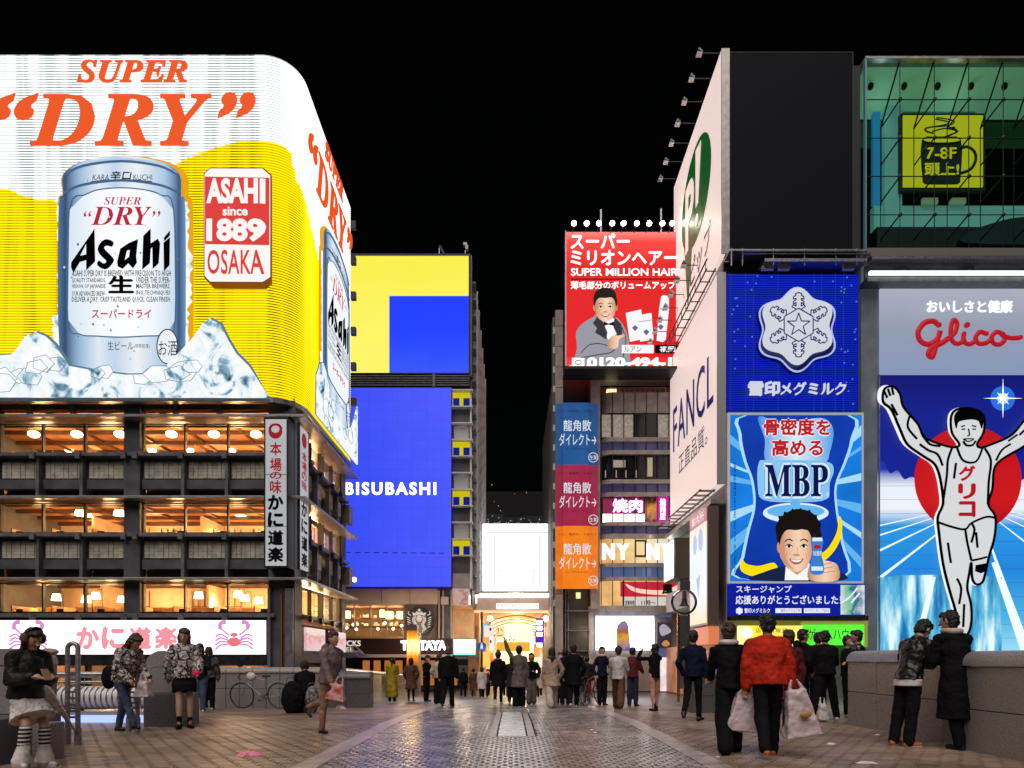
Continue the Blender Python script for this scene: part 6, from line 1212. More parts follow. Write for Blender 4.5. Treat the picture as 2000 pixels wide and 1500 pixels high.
for i, ch in enumerate('グリコ'): text(P2, ch, (1872, 911 + i * 35, 1902, 939 + i * 35), glow('vest_red', '#c01420', .9), gs, d=.06, bold=.045)
for x in (1717, 2106): MB().pb(PN, x - 2, 733, x, 1276, -.1, .1).build('frame', LEDGE, gs)
# glass box with the yellow cup sign inside
gx0, gx1, gy0, gy1 = 1690, 2240, 117, 494; GB = Fr(35.6)
bx = thing('glass_box', 'large green-tinted glass box with a yellow mug sign inside, top right', 'glass box', W(1900, 494, 35.6))
X0, X1, Z0, Z1 = W(gx0, 0, 35.6)[0], W(gx1, 0, 35.6)[0], ZZ(gy1, 35.6), ZZ(gy0, 35.6)
MB().box(X0 - .05, X1, 35.5, 42, Z1, Z1 + .12).build('roof_slab', LEDGE, bx); MB().box(X0 - .3, X1, 35.7, 42, Z0 - .2, Z0).build('floor_slab', CONC, bx)
TEAL = mat('teal_wall', (.30, .50, .46), .6, emit='#5c9a92', es=.36, noise=.08, nscale=.6); TEALC = mat('teal_ceiling', (.35, .55, .38), .6, emit='#8cc89a', es=.3)  # room lighting is put into wall and ceiling as emission
MB().box(X0, X1, 41.4, 41.6, Z0, Z1).build('back_wall', BLACK, bx)
MB().add([(X0 + .1, 35.9, Z1 - .12), (X1, 35.9, Z1 - .12), (X1, 38.4, Z1 - .9), (X0 + .1, 38.4, Z1 - .9)], [(0, 1, 2, 3)]).build('sloping_ceiling', TEALC, bx)
MB().box(X0, X1, 38.5, 38.6, Z1 - 2.4, Z1 - .95).build('green_beam', mat('green_dark', (.02, .05, .02), .5, emit='#0e2410', es=.6), bx)
I1 = Fr(38.)
MB().pb(I1, 1722, 205, 1756, 470, 0, .3).build('pale_column', TEAL, bx); MB().pb(I1, 1705, 215, 1720, 400, -.2, .0).build('blue_column', mat('blue_column', (.03, .16, .28), .5, emit='#146a98', es=.7), bx)
MB().pb(I1, 1705, 404, 2160, 450, -.3, .1).build('balustrade_wall', TEAL, bx); MB().pb(I1, 1755, 210, 1905, 226, -.2, 0).build('beam', mat('beam_teal', (.1, .2, .18), .5, emit='#2a5048', es=.5), bx)
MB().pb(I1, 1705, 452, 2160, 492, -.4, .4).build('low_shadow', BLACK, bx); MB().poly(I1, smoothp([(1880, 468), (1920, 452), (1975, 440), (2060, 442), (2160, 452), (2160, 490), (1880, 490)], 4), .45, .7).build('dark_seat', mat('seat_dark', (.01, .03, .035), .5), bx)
for x in (1796, 1850): MB().pb(I1, x, 393, x + 30, 404, .12, .3).build('small_lamp_box', mat('dim_green', (.3, .35, .25), .5, emit='#6a8058', es=.6), bx)
cs = thing('mug_sign', 'yellow-green square sign with a black steaming mug and 7-8F 頭上! inside the glass box', 'sign', W(1841, 365, 37.6)); CU = Fr(37.4); CK = mat('mug_black', (.008, .008, .004), .5); YG = glow('sign_lime', '#c0b41a', .95)
mk = lambda L: [(1660 + x * .3466, 80 + y * .3466) for x, y in L]
MB().pb(CU, 1760, 220, 1926, 372, -.3, -.05).build('backing', BLACK, cs); MB().pb(CU, 1764, 225, 1920, 365, -.05, .0).build('sign_face', YG, cs)
MB().poly(CU, smoothp([(1800, 274), (1801, 350), (1804, 358), (1812, 361), (1864, 361), (1872, 358), (1875, 350), (1876, 274), (1838, 270)], 3), .02, .04).build('mug', CK, cs); MB().poly(CU, circ(1838, 275, 36, 4.5, 30), .05, .06).build('mug_top', YG, cs); strokes(CU, [circ(1838, 275, 37, 6, 24) + [(1875, 275)]], .05, CK, cs, .06, 'mug_rim')
stroke(CU, [(1873, 292), (1888, 288), (1902, 298), (1904, 315), (1894, 332), (1874, 340)], .17, CK, cs, .05, 'handle')
strokes(CU, [[(1828, 231), (1850, 234), (1863, 240), (1848, 247), (1815, 250), (1806, 256), (1822, 262)], [(1826, 234), (1852, 240), (1840, 246), (1806, 252), (1812, 260)], [(1864, 250), (1848, 252), (1870, 258), (1845, 268), (1842, 272)], [(1820, 258), (1845, 252), (1866, 254), (1862, 262), (1845, 270)]], .07, CK, cs, .05, 'steam')
text(CU, '7-8F', (1807, 289, 1867, 312), YG, cs, d=.06, off=.02); text(CU, '頭上!', (1805, 320, 1871, 344), YG, cs, d=.06, bold=.03)
# glazing
n = 9
for i in range(n):
    a = 1691 + i * 67.2 - (0 if i == 0 else 0); b = a + 66.6
    for j, (c0, c1) in enumerate(((119, 194), (195, 269), (270, 344), (345, 419), (420, 493))):
        MB().pb(GB, a, c0, b, c1, -.02, .0).build('pane', GGREEN, bx)
        if i: MB().ell(GB(a - .3, c1 + .5, .03), .11, .06, .11, 8, 5).build('spider_clamp', BLACK, bx)
    if i:
        MB().pb(GB, a - .8, 119, a, 494, -.03, .02).build('glass_joint', BLACK, bx)
        for c1 in (194, 269, 344, 419): MB().cyl(GB(a, c1, -.05), GB(a - 14, c1 + 22, -1.2), .04, n=5).build('stay_rod', BLACK, bx)
        MB().cyl(GB(a - 14, 216, -1.2), GB(a - 14, 470, -1.2), .025, n=5).build('tension_cable', BLACK, bx); MB().cyl(GB(a, 119, -.1), GB(a - 14, 216, -1.2), .045, n=5).build('stay_rod', BLACK, bx)
        MB().ell(GB(a - 38, 137, -1.0), .16, .16, .2, 8, 5).build('spot_lamp', BLACK, bx)
for c1 in (194, 269, 344, 419): MB().pb(GB, gx0, c1, gx1, c1 + 1, -.03, .02).build('glass_joint', BLACK, bx)
MB().pb(GB, 1688, 115, 1691, 495, -.1, .1).build('corner_frame', mat('teal_frame2', (.2, .3, .32), .3, .6, emit='#3a6a70', es=.4), bx); MB().box(X0 - .02, X0 + .03, 35.7, 41.4, Z0, Z1).build('side_glass', GGREEN, bx)
pl(20, 37, Z1 - 1.5, 12, .2, (.7, 1, .9)); pl(24, 37, Z1 - 1.5, 12, .2, (.7, 1, .9))
MB().pb(GB, 1668, 130, 1688, 495, -4, -.6).build('dark_flank', mat('flank', (.03, .035, .045), .5), hb)
# ================================================================ PEOPLE
SKIN = mat('skin', (.52, .30, .21), .5, noise=.08, nscale=12)
def cloth(name, col, rough=.8, col2=None, n=.25, sc=7): return mat('cloth_' + name, col, rough, noise=n, nscale=sc, col2=col2, bump=.35, bscale=22, spec=.15)
C_BLACK = cloth('black', (.006, .006, .007), .9); C_CHAR = cloth('charcoal', (.018, .018, .021), .9); C_NAVY = cloth('navy', (.008, .011, .034), .9); C_JEAN = cloth('jeans', (.055, .075, .13)); C_DJEAN = cloth('dark_jeans', (.025, .03, .055))
C_CREAM = cloth('cream', (.52, .43, .34)); C_BEIGE = cloth('beige', (.42, .31, .23)); C_BROWN = cloth('brown', (.11, .055, .035)); C_GREY = cloth('grey', (.13, .11, .10)); C_MUST = cloth('mustard', (.36, .27, .02)); C_RED = cloth('red', (.55, .03, .012)); C_ORNG = cloth('orange', (.7, .09, .01))
C_MAR = cloth('maroon', (.12, .02, .025)); C_PINK = cloth('pink', (.55, .27, .22)); C_WHITE = cloth('white', (.62, .58, .56)); C_MAUVE = cloth('mauve', (.20, .135, .14)); C_TAN = cloth('tan', (.30, .17, .10)); C_LEATH = mat('cloth_leather', (.006, .0065, .007), .38, noise=.3, nscale=9, bump=.5, bscale=14)
C_FUR = mat('cloth_fur', (.55, .52, .5), .95, bump=.9, bscale=60)
N = C_FUR.node_tree.nodes; Lk = C_FUR.node_tree.links; b = N['Principled BSDF']; tc = N.new('ShaderNodeTexCoord'); v = N.new('ShaderNodeTexVoronoi'); v.inputs['Scale'].default_value = 8.5; v.feature = 'DISTANCE_TO_EDGE'; nz = N.new('ShaderNodeTexNoise'); nz.inputs['Scale'].default_value = 9
mxn = N.new('ShaderNodeVectorMath'); mxn.operation = 'MULTIPLY_ADD'; mxn.inputs[1].default_value = (.12, .12, .12); Lk.new(nz.outputs['Color'], mxn.inputs[0]); Lk.new(tc.outputs['Object'], mxn.inputs[2]); Lk.new(mxn.outputs[0], v.inputs['Vector'])
r = N.new('ShaderNodeValToRGB'); r.color_ramp.elements[0].position = .05; r.color_ramp.elements[1].position = .12; r.color_ramp.elements[0].color = (.012, .012, .014, 1); r.color_ramp.elements[1].color = (.62, .58, .55, 1); Lk.new(v.outputs['Distance'], r.inputs[0]); Lk.new(r.outputs[0], b.inputs['Base Color'])
C_CAMO = cloth('camo', (.035, .03, .025), .45, (.012, .012, .012), sc=9)
C_STRIPE = mat('cloth_stripe', (.02, .02, .02), .8); N = C_STRIPE.node_tree.nodes; Lk = C_STRIPE.node_tree.links; w = N.new('ShaderNodeTexWave'); w.bands_direction = 'Z'; w.inputs['Scale'].default_value = 7.5; tc = N.new('ShaderNodeTexCoord'); Lk.new(tc.outputs['Object'], w.inputs['Vector']); r = N.new('ShaderNodeValToRGB'); r.color_ramp.interpolation = 'CONSTANT'; r.color_ramp.elements[1].position = .6; r.color_ramp.elements[0].color = (.015, .015, .018, 1); r.color_ramp.elements[1].color = (.7, .68, .66, 1); Lk.new(w.outputs[0], r.inputs[0]); Lk.new(r.outputs[0], N['Principled BSDF'].inputs['Base Color'])
HAIRB = mat('hair_black', (.012, .009, .008), .38, bump=.6, bscale=70); HAIRBR = mat('hair_brown', (.05, .022, .012), .4, bump=.6, bscale=70)
MASKM = cloth('mask_white', (.65, .66, .68), .7); SHOEB = mat('shoe_black', (.01, .01, .01), .35); SHOEW = mat('shoe_white', (.6, .58, .55), .5); SHOEO = mat('shoe_orange', (.5, .12, .04), .6); SOLE = mat('shoe_sole', (.55, .5, .45), .6)
BAGW = mat('bag_white', (.62, .50, .52), .45, noise=.12, nscale=5, bump=.4, bscale=9)
wr = bpy.data.textures.new('wrinkle', 'CLOUDS'); wr.noise_scale = .11; wr.noise_depth = 3
fz = bpy.data.textures.new('fuzz', 'CLOUDS'); fz.noise_scale = .035
def remesh(mb, name, m, par, vox, wrinkle=0, tex=None, sm=2, label=None, cut=None):
    me = mb.mesh(name, m); o = bpy.data.objects.new(name, me); COL.objects.link(o)
    k = o.modifiers.new('r', 'REMESH'); k.mode = 'VOXEL'; k.voxel_size = vox; k.use_smooth_shade = True
    k = o.modifiers.new('s', 'SMOOTH'); k.iterations = sm; k.factor = .5
    if wrinkle: k = o.modifiers.new('d', 'DISPLACE'); k.texture = tex or wr; k.strength = wrinkle; k.mid_level = .5; k.texture_coords = 'LOCAL'
    dg = bpy.context.evaluated_depsgraph_get(); ev = o.evaluated_get(dg); me2 = bpy.data.meshes.new_from_object(ev)
    o.modifiers.clear(); o.data = me2; me2.name = name; bpy.data.meshes.remove(me)
    if not me2.materials: me2.materials.append(m)
    me2.polygons.foreach_set('use_smooth', [True] * len(me2.polygons)); o.parent = par
    if label: o['label'] = label
    return o
def cap(mb, p, q, r1, r2, n=12):
    """tapered limb with round ends"""
    p, q = Vector(p), Vector(q); d = q - p; L = d.length
    if L < 1e-5: mb.ell(p, r1); return
    a = d / L; pts = []; rs = []
    for t in (-1, -.86, -.5): pts.append(p + a * r1 * t); rs.append(max(r1 * .05, r1 * math.sqrt(max(0, 1 - t * t))))
    for t in (0, .33, .66, 1): pts.append(p + d * t); rs.append(r1 + (r2 - r1) * t)
    for t in (.5, .86, 1): pts.append(q + a * r2 * t); rs.append(max(r2 * .05, r2 * math.sqrt(max(0, 1 - t * t))))
    mb.tube(pts, rs, n)
def loft(mb, rings, n=16):
    vs_ = []; fs = []; k = len(rings)
    for c, ax, rx, ry in rings:
        c = Vector(c); x = Vector((1, 0, 0)); up = Vector(ax).normalized(); y = up.cross(x).normalized(); x = y.cross(up).normalized()
        for j in range(n): t = 2 * math.pi * j / n; vs_.append(c + x * rx * math.cos(t) + y * ry * math.sin(t))
    for i in range(k - 1):
        for j in range(n): fs.append((i * n + j, i * n + (j + 1) % n, (i + 1) * n + (j + 1) % n, (i + 1) * n + j))
    fs += [tuple(range(n))[::-1], tuple(range((k - 1) * n, k * n))]; mb.add(vs_, fs)
ARMS = {'down': ((.14, .02, -1), (.05, -.18, -1)), 'phone': ((.12, -.25, -1), (-.45, -.9, .25)), 'pocket': ((.38, .12, -1), (-.25, -.42, -.8)), 'up': ((.55, -.1, .85), (.30, -.05, 1)), 'camera': ((.55, -.75, -.1), (-.65, -.25, .75)),
        'fold': ((.12, -.2, -1), (-.75, -.65, .05)), 'swing_f': ((.1, -.45, -1), (.02, -.6, -.8)), 'swing_b': ((.15, .4, -1), (.05, .1, -1)), 'lean': ((.25, -.6, -.6), (-.1, -.95, -.1)), 'hold': ((.15, -.3, -1), (-.1, -.8, -.35)), 'back': ((.25, .25, -1), (.0, .3, -1)), 'knees': ((.05, -.8, -.5), (-.2, -.7, -.3))}
def person(label, px, py, Y, H, face=180, hair='short', hc=None, top=('jacket', None), bot=('trousers', None), shoe=None, arms=('down', 'down'), legs=((0, 0), (0, 0)), lean=0, head=0, turn=0, stance=.05, mask=False, group=None, build=1, scarf=None, hood=None, x=None, z=None, extra=None, squat=0):
    hc = hc or HAIRB; x = W(px, 0, Y)[0] if x is None else x; z = G(Y) if z is None else z
    vox = max(.007, min(.022, Y * .0011)); s = H
    V = lambda *a: Vector(a) * s
    rot = Matrix.Rotation(R(lean), 3, 'X')
    # legs
    J = {}; zmin = 9
    for k, sd in enumerate((-1, 1)):
        sw, kb_ = legs[k]; hip = V(sd * .05, 0, .52)
        a = R(sw); th = V(sd * (stance - .05) * 1.6, -math.sin(a) * .245, -math.cos(a) * .245); kn = hip + th
        b_ = a - R(kb_); sh = V(sd * (stance - .05) * 1.6, -math.sin(b_) * .24, -math.cos(b_) * .24); an = kn + sh
        toe_dir = Vector((sd * .25, -1, 0)).normalized(); pitch = max(0, -b_) * .9 if kb_ > 25 and b_ < -.5 else 0
        toe = an + toe_dir * .085 * s * math.cos(pitch) + V(0, 0, -.030 - .07 * math.sin(pitch)); heel = an - toe_dir * .02 * s + V(0, 0, -.030)
        J[sd] = [hip, kn, an, toe, heel]; zmin = min(zmin, toe.z - .012 * s, heel.z - .012 * s)
    dz = Vector((0, 0, -zmin)); 
    for sd in J: J[sd] = [p + dz for p in J[sd]]
    pel = V(0, 0, .53) + dz; up = rot @ Vector((0, 0, 1))
    T = lambda *a: pel + rot @ V(*a)
    chest = T(0, 0, .20); neck = T(0, .005, .295); hr = Matrix.Rotation(R(lean * .6 + head), 3, 'X') @ Matrix.Rotation(R(turn), 3, 'Z'); hd = neck + hr @ V(0, -.012, .085)
    HP = lambda *a: hd + hr @ V(*a)
    sh = {}; el = {}; wr_ = {}
    for k, sd in enumerate((-1, 1)):
        u, l = ARMS[arms[k]] if isinstance(arms[k], str) else arms[k]
        sh[sd] = T(sd * .102 * build, 0, .256); u = Vector((u[0] * sd, u[1], u[2])).normalized(); l = Vector((l[0] * sd, l[1], l[2])).normalized()
        rr = Matrix.Rotation(R(lean * .7), 3, 'X'); el[sd] = sh[sd] + rr @ u * .17 * s; wr_[sd] = el[sd] + (rr @ l) * .145 * s
    near = Y < 14
    # body: one continuous surface
    B = MB()
    loft(B, [(T(0, 0, -.045), up, .05 * s, .05 * s), (T(0, 0, 0), up, .085 * s, .062 * s), (T(0, 0, .08), up, .072 * s, .052 * s), (T(0, 0, .17), up, .088 * s, .058 * s), (T(0, 0, .25), up, .085 * s, .05 * s), (T(0, 0, .285), up, .045 * s, .035 * s), (T(0, 0, .30), up, .02 * s, .02 * s)])
    cap(B, neck - up * .03 * s, hd, .032 * s, .032 * s)
    B.ell((0, 0, 0), 1, n=14, m=10); i0 = len(B.v) - (14 * 9 + 2)
    B.v[i0:] = [tuple(hd + hr @ Vector((v[0] * .046 * s, v[1] * .056 * s, (v[2] * .067) * s))) for v in B.v[i0:]]
    cap(B, HP(0, -.025, -.035), HP(0, -.034, -.05), .026 * s, .018 * s); cap(B, HP(0, -.054, .002), HP(0, -.066, -.016), .006 * s, .009 * s)
    for sd in (-1, 1): cap(B, HP(sd * .047, .004, .01), HP(sd * .049, .004, -.014), .009 * s, .007 * s)
    for sd in (-1, 1):
        cap(B, sh[sd], el[sd], .027 * s, .021 * s); cap(B, el[sd], wr_[sd], .021 * s, .014 * s)
        d = (wr_[sd] - el[sd]).normalized(); side = d.cross(Vector((0, 0, 1))); side = side.normalized() if side.length > .1 else Vector((1, 0, 0)); nrm = side.cross(d)
        pal = wr_[sd] + d * .038 * s; cap(B, wr_[sd], pal, .013 * s, .02 * s)
        if near:
            for f_, (o_, L_) in enumerate(((-.015, .030), (-.005, .038), (.006, .036), (.016, .027))):
                a = pal + side * o_ * s; m_ = a + (d * .9 + nrm * -.25).normalized() * L_ * .6 * s; e = m_ + (d * .6 - nrm * .7).normalized() * L_ * .5 * s
                cap(B, a, m_, .0068 * s, .006 * s, 8); cap(B, m_, e, .006 * s, .005 * s, 8)
            a = wr_[sd] + d * .012 * s - side * sd * .014 * s; cap(B, a, a + (d * .7 - side * sd * .7).normalized() * .032 * s, .008 * s, .006 * s, 8)
        else: cap(B, pal, pal + (d * .8 - nrm * .4).normalized() * .03 * s, .015 * s, .010 * s)
        h, k_, an, toe, heel = J[sd]
        cap(B, h, k_, .046 * s, .030 * s); cap(B, k_, k_ + (an - k_) * .35, .030 * s, .032 * s); cap(B, k_ + (an - k_) * .35, an, .032 * s, .017 * s); cap(B, heel, toe, .015 * s, .012 * s); cap(B, an, heel, .017 * s, .016 * s)
    root = remesh(B, 'person', SKIN, None, vox)
    root.location = (x, Y, z); root.rotation_euler = (0, 0, R(face)); tag(root, label, 'person', group)
    # face details
    if Y < 30:
        for sd in (-1, 1): MB().ell(HP(sd * .018, -.053, .008), .0065 * s, .004 * s, .0038 * s, 8, 5).build('eye', BLACK, None).parent = root
        o = MB(); o.tube([HP(-.014, -.055, -.033), HP(0, -.060, -.035), HP(.014, -.055, -.033)], .0028 * s, 5); o.build('mouth', mat('lips', (.3, .08, .07), .5), None).parent = root
    # lower clothes
    bt, bc = bot[0], bot[1] or C_BLACK
    if bt in ('trousers', 'wide', 'skinny', 'shorts', 'leggings'):
        M = MB(); ex = {'trousers': .016, 'wide': .030, 'skinny': .007, 'shorts': .022, 'leggings': .004}[bt]
        loft(M, [(T(0, 0, -.05), up, .06 * s, .055 * s), (T(0, 0, -.02), up, (.092) * s, .07 * s), (T(0, 0, .05), up, .082 * s, .062 * s), (T(0, 0, .06), up, .05 * s, .04 * s)])
        for sd in (-1, 1):
            h, k_, an, toe, heel = J[sd]
            if bt == 'shorts': cap(M, h, h + (k_ - h) * .62, .052 * s, .05 * s)
            else:
                cap(M, h, k_, .050 * s, (.032 + ex) * s); cap(M, k_, an + V(0, 0, -.004), (.031 + ex) * s, ((.020 + ex * 1.1) if bt != 'wide' else .058) * s)
        remesh(M, 'shorts' if bt == 'shorts' else 'trousers', bc, root, vox, .018 * s if Y < 25 else 0)
    if bt in ('skirt', 'mini', 'pleated'):
        M = MB(); L = {'skirt': .30, 'mini': .17, 'pleated': .19}[bt]; mid = (J[-1][1] + J[1][1]) / 2; hp = (J[-1][0] + J[1][0]) / 2; dn = (mid - hp).normalized()
        if bt == 'skirt': loft(M, [(T(0, 0, .06), up, .075 * s, .058 * s), (T(0, 0, -.02), up, .096 * s, .075 * s), (hp + dn * L * .6 * s, -dn, .105 * s, .085 * s), (hp + dn * L * s, -dn, .11 * s, .09 * s)])
        else: loft(M, [(T(0, 0, .06), up, .075 * s, .058 * s), (T(0, 0, -.02), up, .098 * s, .078 * s), (hp + dn * L * .6 * s, -dn, .115 * s, .095 * s), (hp + dn * L * s, -dn, (.14 if bt == 'pleated' else .11) * s, (.12 if bt == 'pleated' else .095) * s)])
        remesh(M, 'skirt', bc, root, vox, .02 * s, fz if bt == 'pleated' else wr)
    # shoes
    sc = shoe or SHOEB
    for sd in (-1, 1):
        h, k_, an, toe, heel = J[sd]; M = MB(); cap(M, heel + V(0, 0, .004), toe + V(0, 0, .004), .021 * s, .018 * s); cap(M, an + V(0, 0, .01 if sc is not C_BLACK else .06), heel, .024 * s, .023 * s)
        o = remesh(M, 'shoe', sc, root, vox * .8, 0)
        if sc in (SHOEW, SHOEO) and Y < 14: M = MB(); cap(M, heel - V(0, 0, .010), toe - V(0, 0, .009), .019 * s, .017 * s); remesh(M, 'sole', SOLE, root, vox * .8)
    # upper clothes
    tt, tcm = top[0], top[1] or C_BLACK
    e = {'jacket': .020, 'coat': .022, 'puffer': .036, 'fur': .036, 'sweater': .014, 'hoodie': .024, 'blazer': .014, 'down': .03}[tt]
    M = MB(); bw = build * .9
    zl = -.05 if tt in ('jacket', 'sweater', 'hoodie', 'blazer') else (-.035 if tt in ('fur', 'puffer', 'down') else -.06)
    loft(M, [(T(0, 0, zl), up, (.088 + e) * s * bw, (.066 + e) * s), (T(0, 0, .0), up, (.086 + e) * s * bw, (.062 + e) * s), (T(0, 0, .09), up, (.078 + e) * s * bw, (.056 + e) * s), (T(0, 0, .18), up, (.090 + e) * s * bw, (.060 + e) * s), (T(0, 0, .25), up, (.082 + e * .35) * s * bw, (.052 + e * .8) * s), (T(0, 0, .285), up, .055 * s, .045 * s), (T(0, 0, .305), up, .038 * s, .036 * s)])
    for sd in (-1, 1):
        cap(M, T(0, .004, .272), sh[sd] - up * .012 * s, (.030 + e * .4) * s, (.030 + e * .35) * s); cap(M, sh[sd] - up * .018 * s, el[sd], (.030 + e * .3) * s, (.024 + e * .6) * s); cap(M, el[sd], wr_[sd] - (wr_[sd] - el[sd]) * .06, (.024 + e * .6) * s, (.019 + e * .5) * s)
    if tt == 'coat':
        L = top[2] if len(top) > 2 else .28; g = (J[-1][1] + J[1][1]) / 2; hp = T(0, 0, -.02); dn = Vector((0, (g - hp).y * .4, -1)).normalized(); base = hp
        loft(M, [(T(0, 0, .02), up, (.088 + e) * s, (.066 + e) * s), (base + dn * L * .4 * s, -dn, (.100 + e) * s, (.085 + e) * s), (base + dn * L * s, -dn, (.118 + e) * s, (.105 + e) * s)])
    remesh(M, {'fur': 'fur_jacket', 'puffer': 'puffer_jacket', 'down': 'puffer_jacket'}.get(tt, tt), tcm, root, vox, (.035 if tt == 'fur' else .026) * s if Y < 28 else 0, fz if tt == 'fur' else wr, sm=1 if tt == 'fur' else 2)
    # hair
    M = MB()
    def HE(c, rx, ry, rz):
        M.ell((0, 0, 0), 1, n=14, m=9); i0 = len(M.v) - (14 * 8 + 2); M.v[i0:] = [tuple(HP(c[0] + v[0] * rx, c[1] + v[1] * ry, c[2] + v[2] * rz)) for v in M.v[i0:]]
    if hair == 'hood':
        HE((0, .012, .008), .066, .066, .082); remesh(M, 'hood', hood or tcm, root, vox, .02 * s)
    else:
        HE((0, .016, .020), .055, .056, .060); HE((0, .022, -.005), .050, .046, .058); HE((0, -.022, .050), .040, .034, .022)
        if hair in ('long', 'bob', 'pony'):
            L = {'long': .17, 'bob': .07, 'pony': .03}[hair]
            for sd in (-1, 1): cap(M, HP(sd * .036, .006, .0), HP(sd * .038, .016, -L * (.75 if hair == 'long' else 1)), .026 * s, .016 * s)
            cap(M, HP(0, .036, -.01), HP(0, .052, -L), .042 * s, .030 * s)
        if hair == 'pony': cap(M, HP(0, .06, .02), HP(0, .085, -.08), .018 * s, .012 * s); cap(M, HP(0, .085, -.08), HP(0, .075, -.14), .014 * s, .007 * s)
        if hair == 'bun': HE((0, .02, .085), .026, .026, .024)
        remesh(M, 'hair', hc, root, vox * .8, .026 * s, fz, sm=1)
        if hair == 'cap': M = MB(); HE((0, .008, .035), .056, .062, .046); remesh(M, 'cap', C_CHAR, root, vox)
    if mask:
        M = MB(); HE((0, -.038, -.028), .036, .028, .030); remesh(M, 'face_mask', MASKM, root, vox * .8)
    if scarf:
        M = MB(); M.tube([neck + up * .01 * s + Vector((math.cos(a) * .055 * s, math.sin(a) * .05 * s - .004, 0)) for a in [2 * math.pi * k / 14 for k in range(15)]], .022 * s, 10); remesh(M, 'scarf', scarf, root, vox, .015)
    if hair != 'hood' and tt in ('hoodie',): M = MB(); M.ell(T(0, .065, .28), .07 * s, .045 * s, .05 * s); remesh(M, 'hood', tcm, root, vox, .015)
    root['_w'] = 0; del root['_w']
    J['wr'] = wr_; J['root'] = root; J['T'] = T; J['HP'] = HP; J['s'] = s; J['neck'] = neck
    return J
def world(J, p): r_ = J['root']; return r_.location + Matrix.Rotation(r_.rotation_euler.z, 3, 'Z') @ Vector(p)
def Yh(hpx, H): return F * H / hpx
WALK = ((22, 8), (-16, 22)); WALK2 = ((-16, 24), (24, 6)); ST = ((2, 2), (-2, 3))
# ---- left side
g1 = person('girl in camouflage jacket, white skirt and striped socks on the ledge at far left', 50, 1490, 7.28, 1.56, 62, 'long', HAIRB, ('puffer', C_CAMO), ('pleated', C_WHITE), SHOEW, ('phone', 'phone'), ((34, 40), (26, 34)), lean=10, head=22, stance=.06, z=0)
r0 = g1['root']
for sd in (-1, 1):
    h, k_, an, toe, heel = g1[sd]; M = MB(); cap(M, k_ + (an - k_) * .12, k_ + (an - k_) * .62, .060, .056); remesh(M, 'striped_sock', C_STRIPE, r0, .009)
    M = MB(); cap(M, k_ + (an - k_) * .62, an + Vector((0, 0, -.01)), .062, .095); remesh(M, 'leg_warmer', C_WHITE, r0, .009, .03)
    M = MB(); c = g1['HP'](sd * .056, .006, .004); M.ell(c, .035, .055, .06); remesh(M, 'ear_muff', cloth('muff', (.10, .06, .05)), r0, .009, .02, fz)
M = MB(); M.tube([g1['HP'](.055 * math.cos(a), .006, .01 + .075 * math.sin(a)) for a in [math.pi * k / 10 for k in range(11)]], .012, 8); M.build('headband', BLACK, None, smooth='all').parent = r0
def phone(J, lbl, case=BLACK, up=.03):
    a = (world(J, J['wr'][-1]) + world(J, J['wr'][1])) / 2; r_ = J['root'].rotation_euler.z; d = Matrix.Rotation(r_, 3, 'Z') @ Vector((0, -.09, 0)); c = a + d + Vector((0, 0, up))
    o = thing('phone', lbl, 'phone', c); B_ = MB().box(-.038, .038, -.005, .005, -.07, .07); B_.build('phone_body', case, None, bevel=.003).parent = o
    MB().box(-.034, .034, .0055, .007, -.065, .065).build('phone_screen', glow('phone_glow', '#cfd8ff', .6), None).parent = o; o.rotation_euler = (R(-35), 0, r_); return o
phone(g1, 'phone held up by the girl in striped socks', mat('phone_case', (.25, .18, .08), .4))
um = thing('folded_umbrella', 'long folded clear umbrella leaning from the girl in striped socks down to the steel hoop', 'umbrella', W(147, 1428, 8.2))
a, b = Vector(W(76, 1325, 7.7)), Vector(W(147, 1428, 8.3)); MB().tube([a, a + (b - a) * .25, a + (b - a) * .6, a + (b - a) * .92, b], [.022, .048, .034, .014, .008], 10).build('folded_canopy', mat('clear_vinyl', (.62, .52, .53), .2, noise=.2, nscale=14, bump=.5, bscale=25), um, smooth='all')
MB().tube([a + (a - b) * .12, a], .008, 6).build('handle', BLACK, um); MB().cyl(b, b + (b - a).normalized() * .06, .006, n=6).build('tip', BLACK, um)
bg2 = thing('shopping_bag', 'pale paper bag on the stone ledge behind the girl in striped socks', 'bag', W(64, 1270, 8.1)); MB().hexa([W(40, 1282, 8.05), W(74, 1282, 8.05), W(74, 1278, 8.2), W(40, 1280, 8.2), W(40, 1260, 8.05), W(72, 1258, 8.05), W(74, 1260, 8.2), W(42, 1262, 8.2)]).build('bag_body', C_BEIGE, bg2, bevel=.01); MB().ell(W(96, 1273, 8.2), .12, .06, .045).build('bag_top', C_BEIGE, bg2, smooth='all')
g2 = person('girl in black and white fur jacket and jeans bending over by the steel hoop', 238, 1425, Yh(205, 1.66), 1.66, 70, 'long', HAIRBR, ('fur', C_FUR), ('skinny', C_JEAN), SHOEB, ('hold', 'hold'), ((28, 4), (-10, 4)), lean=22, head=30, z=0)
bp2 = thing('backpack', 'small black backpack behind the girl in jeans', 'backpack', W(214, 1345, 10.8)); M = MB(); M.ell(W(213, 1323, 10.7), .12, .1, .19); remesh(M, 'bag_body', C_BLACK, None, .015, .02); M_ = bpy.data.objects[-1] if False else None
def soft(lbl, name, cat_, c, rx, ry, rz, m, vox=.014, w=.02, handle=None, group=None):
    o = remesh(MB().ell((0, 0, 0), rx, ry, rz, 16, 10), name, m, None, vox, w); o.location = c; tag(o, lbl, cat_, group)
    if handle: MB().tube([(-rx * .6, 0, rz * .8), (-rx * .45, 0, rz + handle), (rx * .45, 0, rz + handle), (rx * .6, 0, rz * .8)], .008, 6).build('handle', m, None).parent = o
    return o
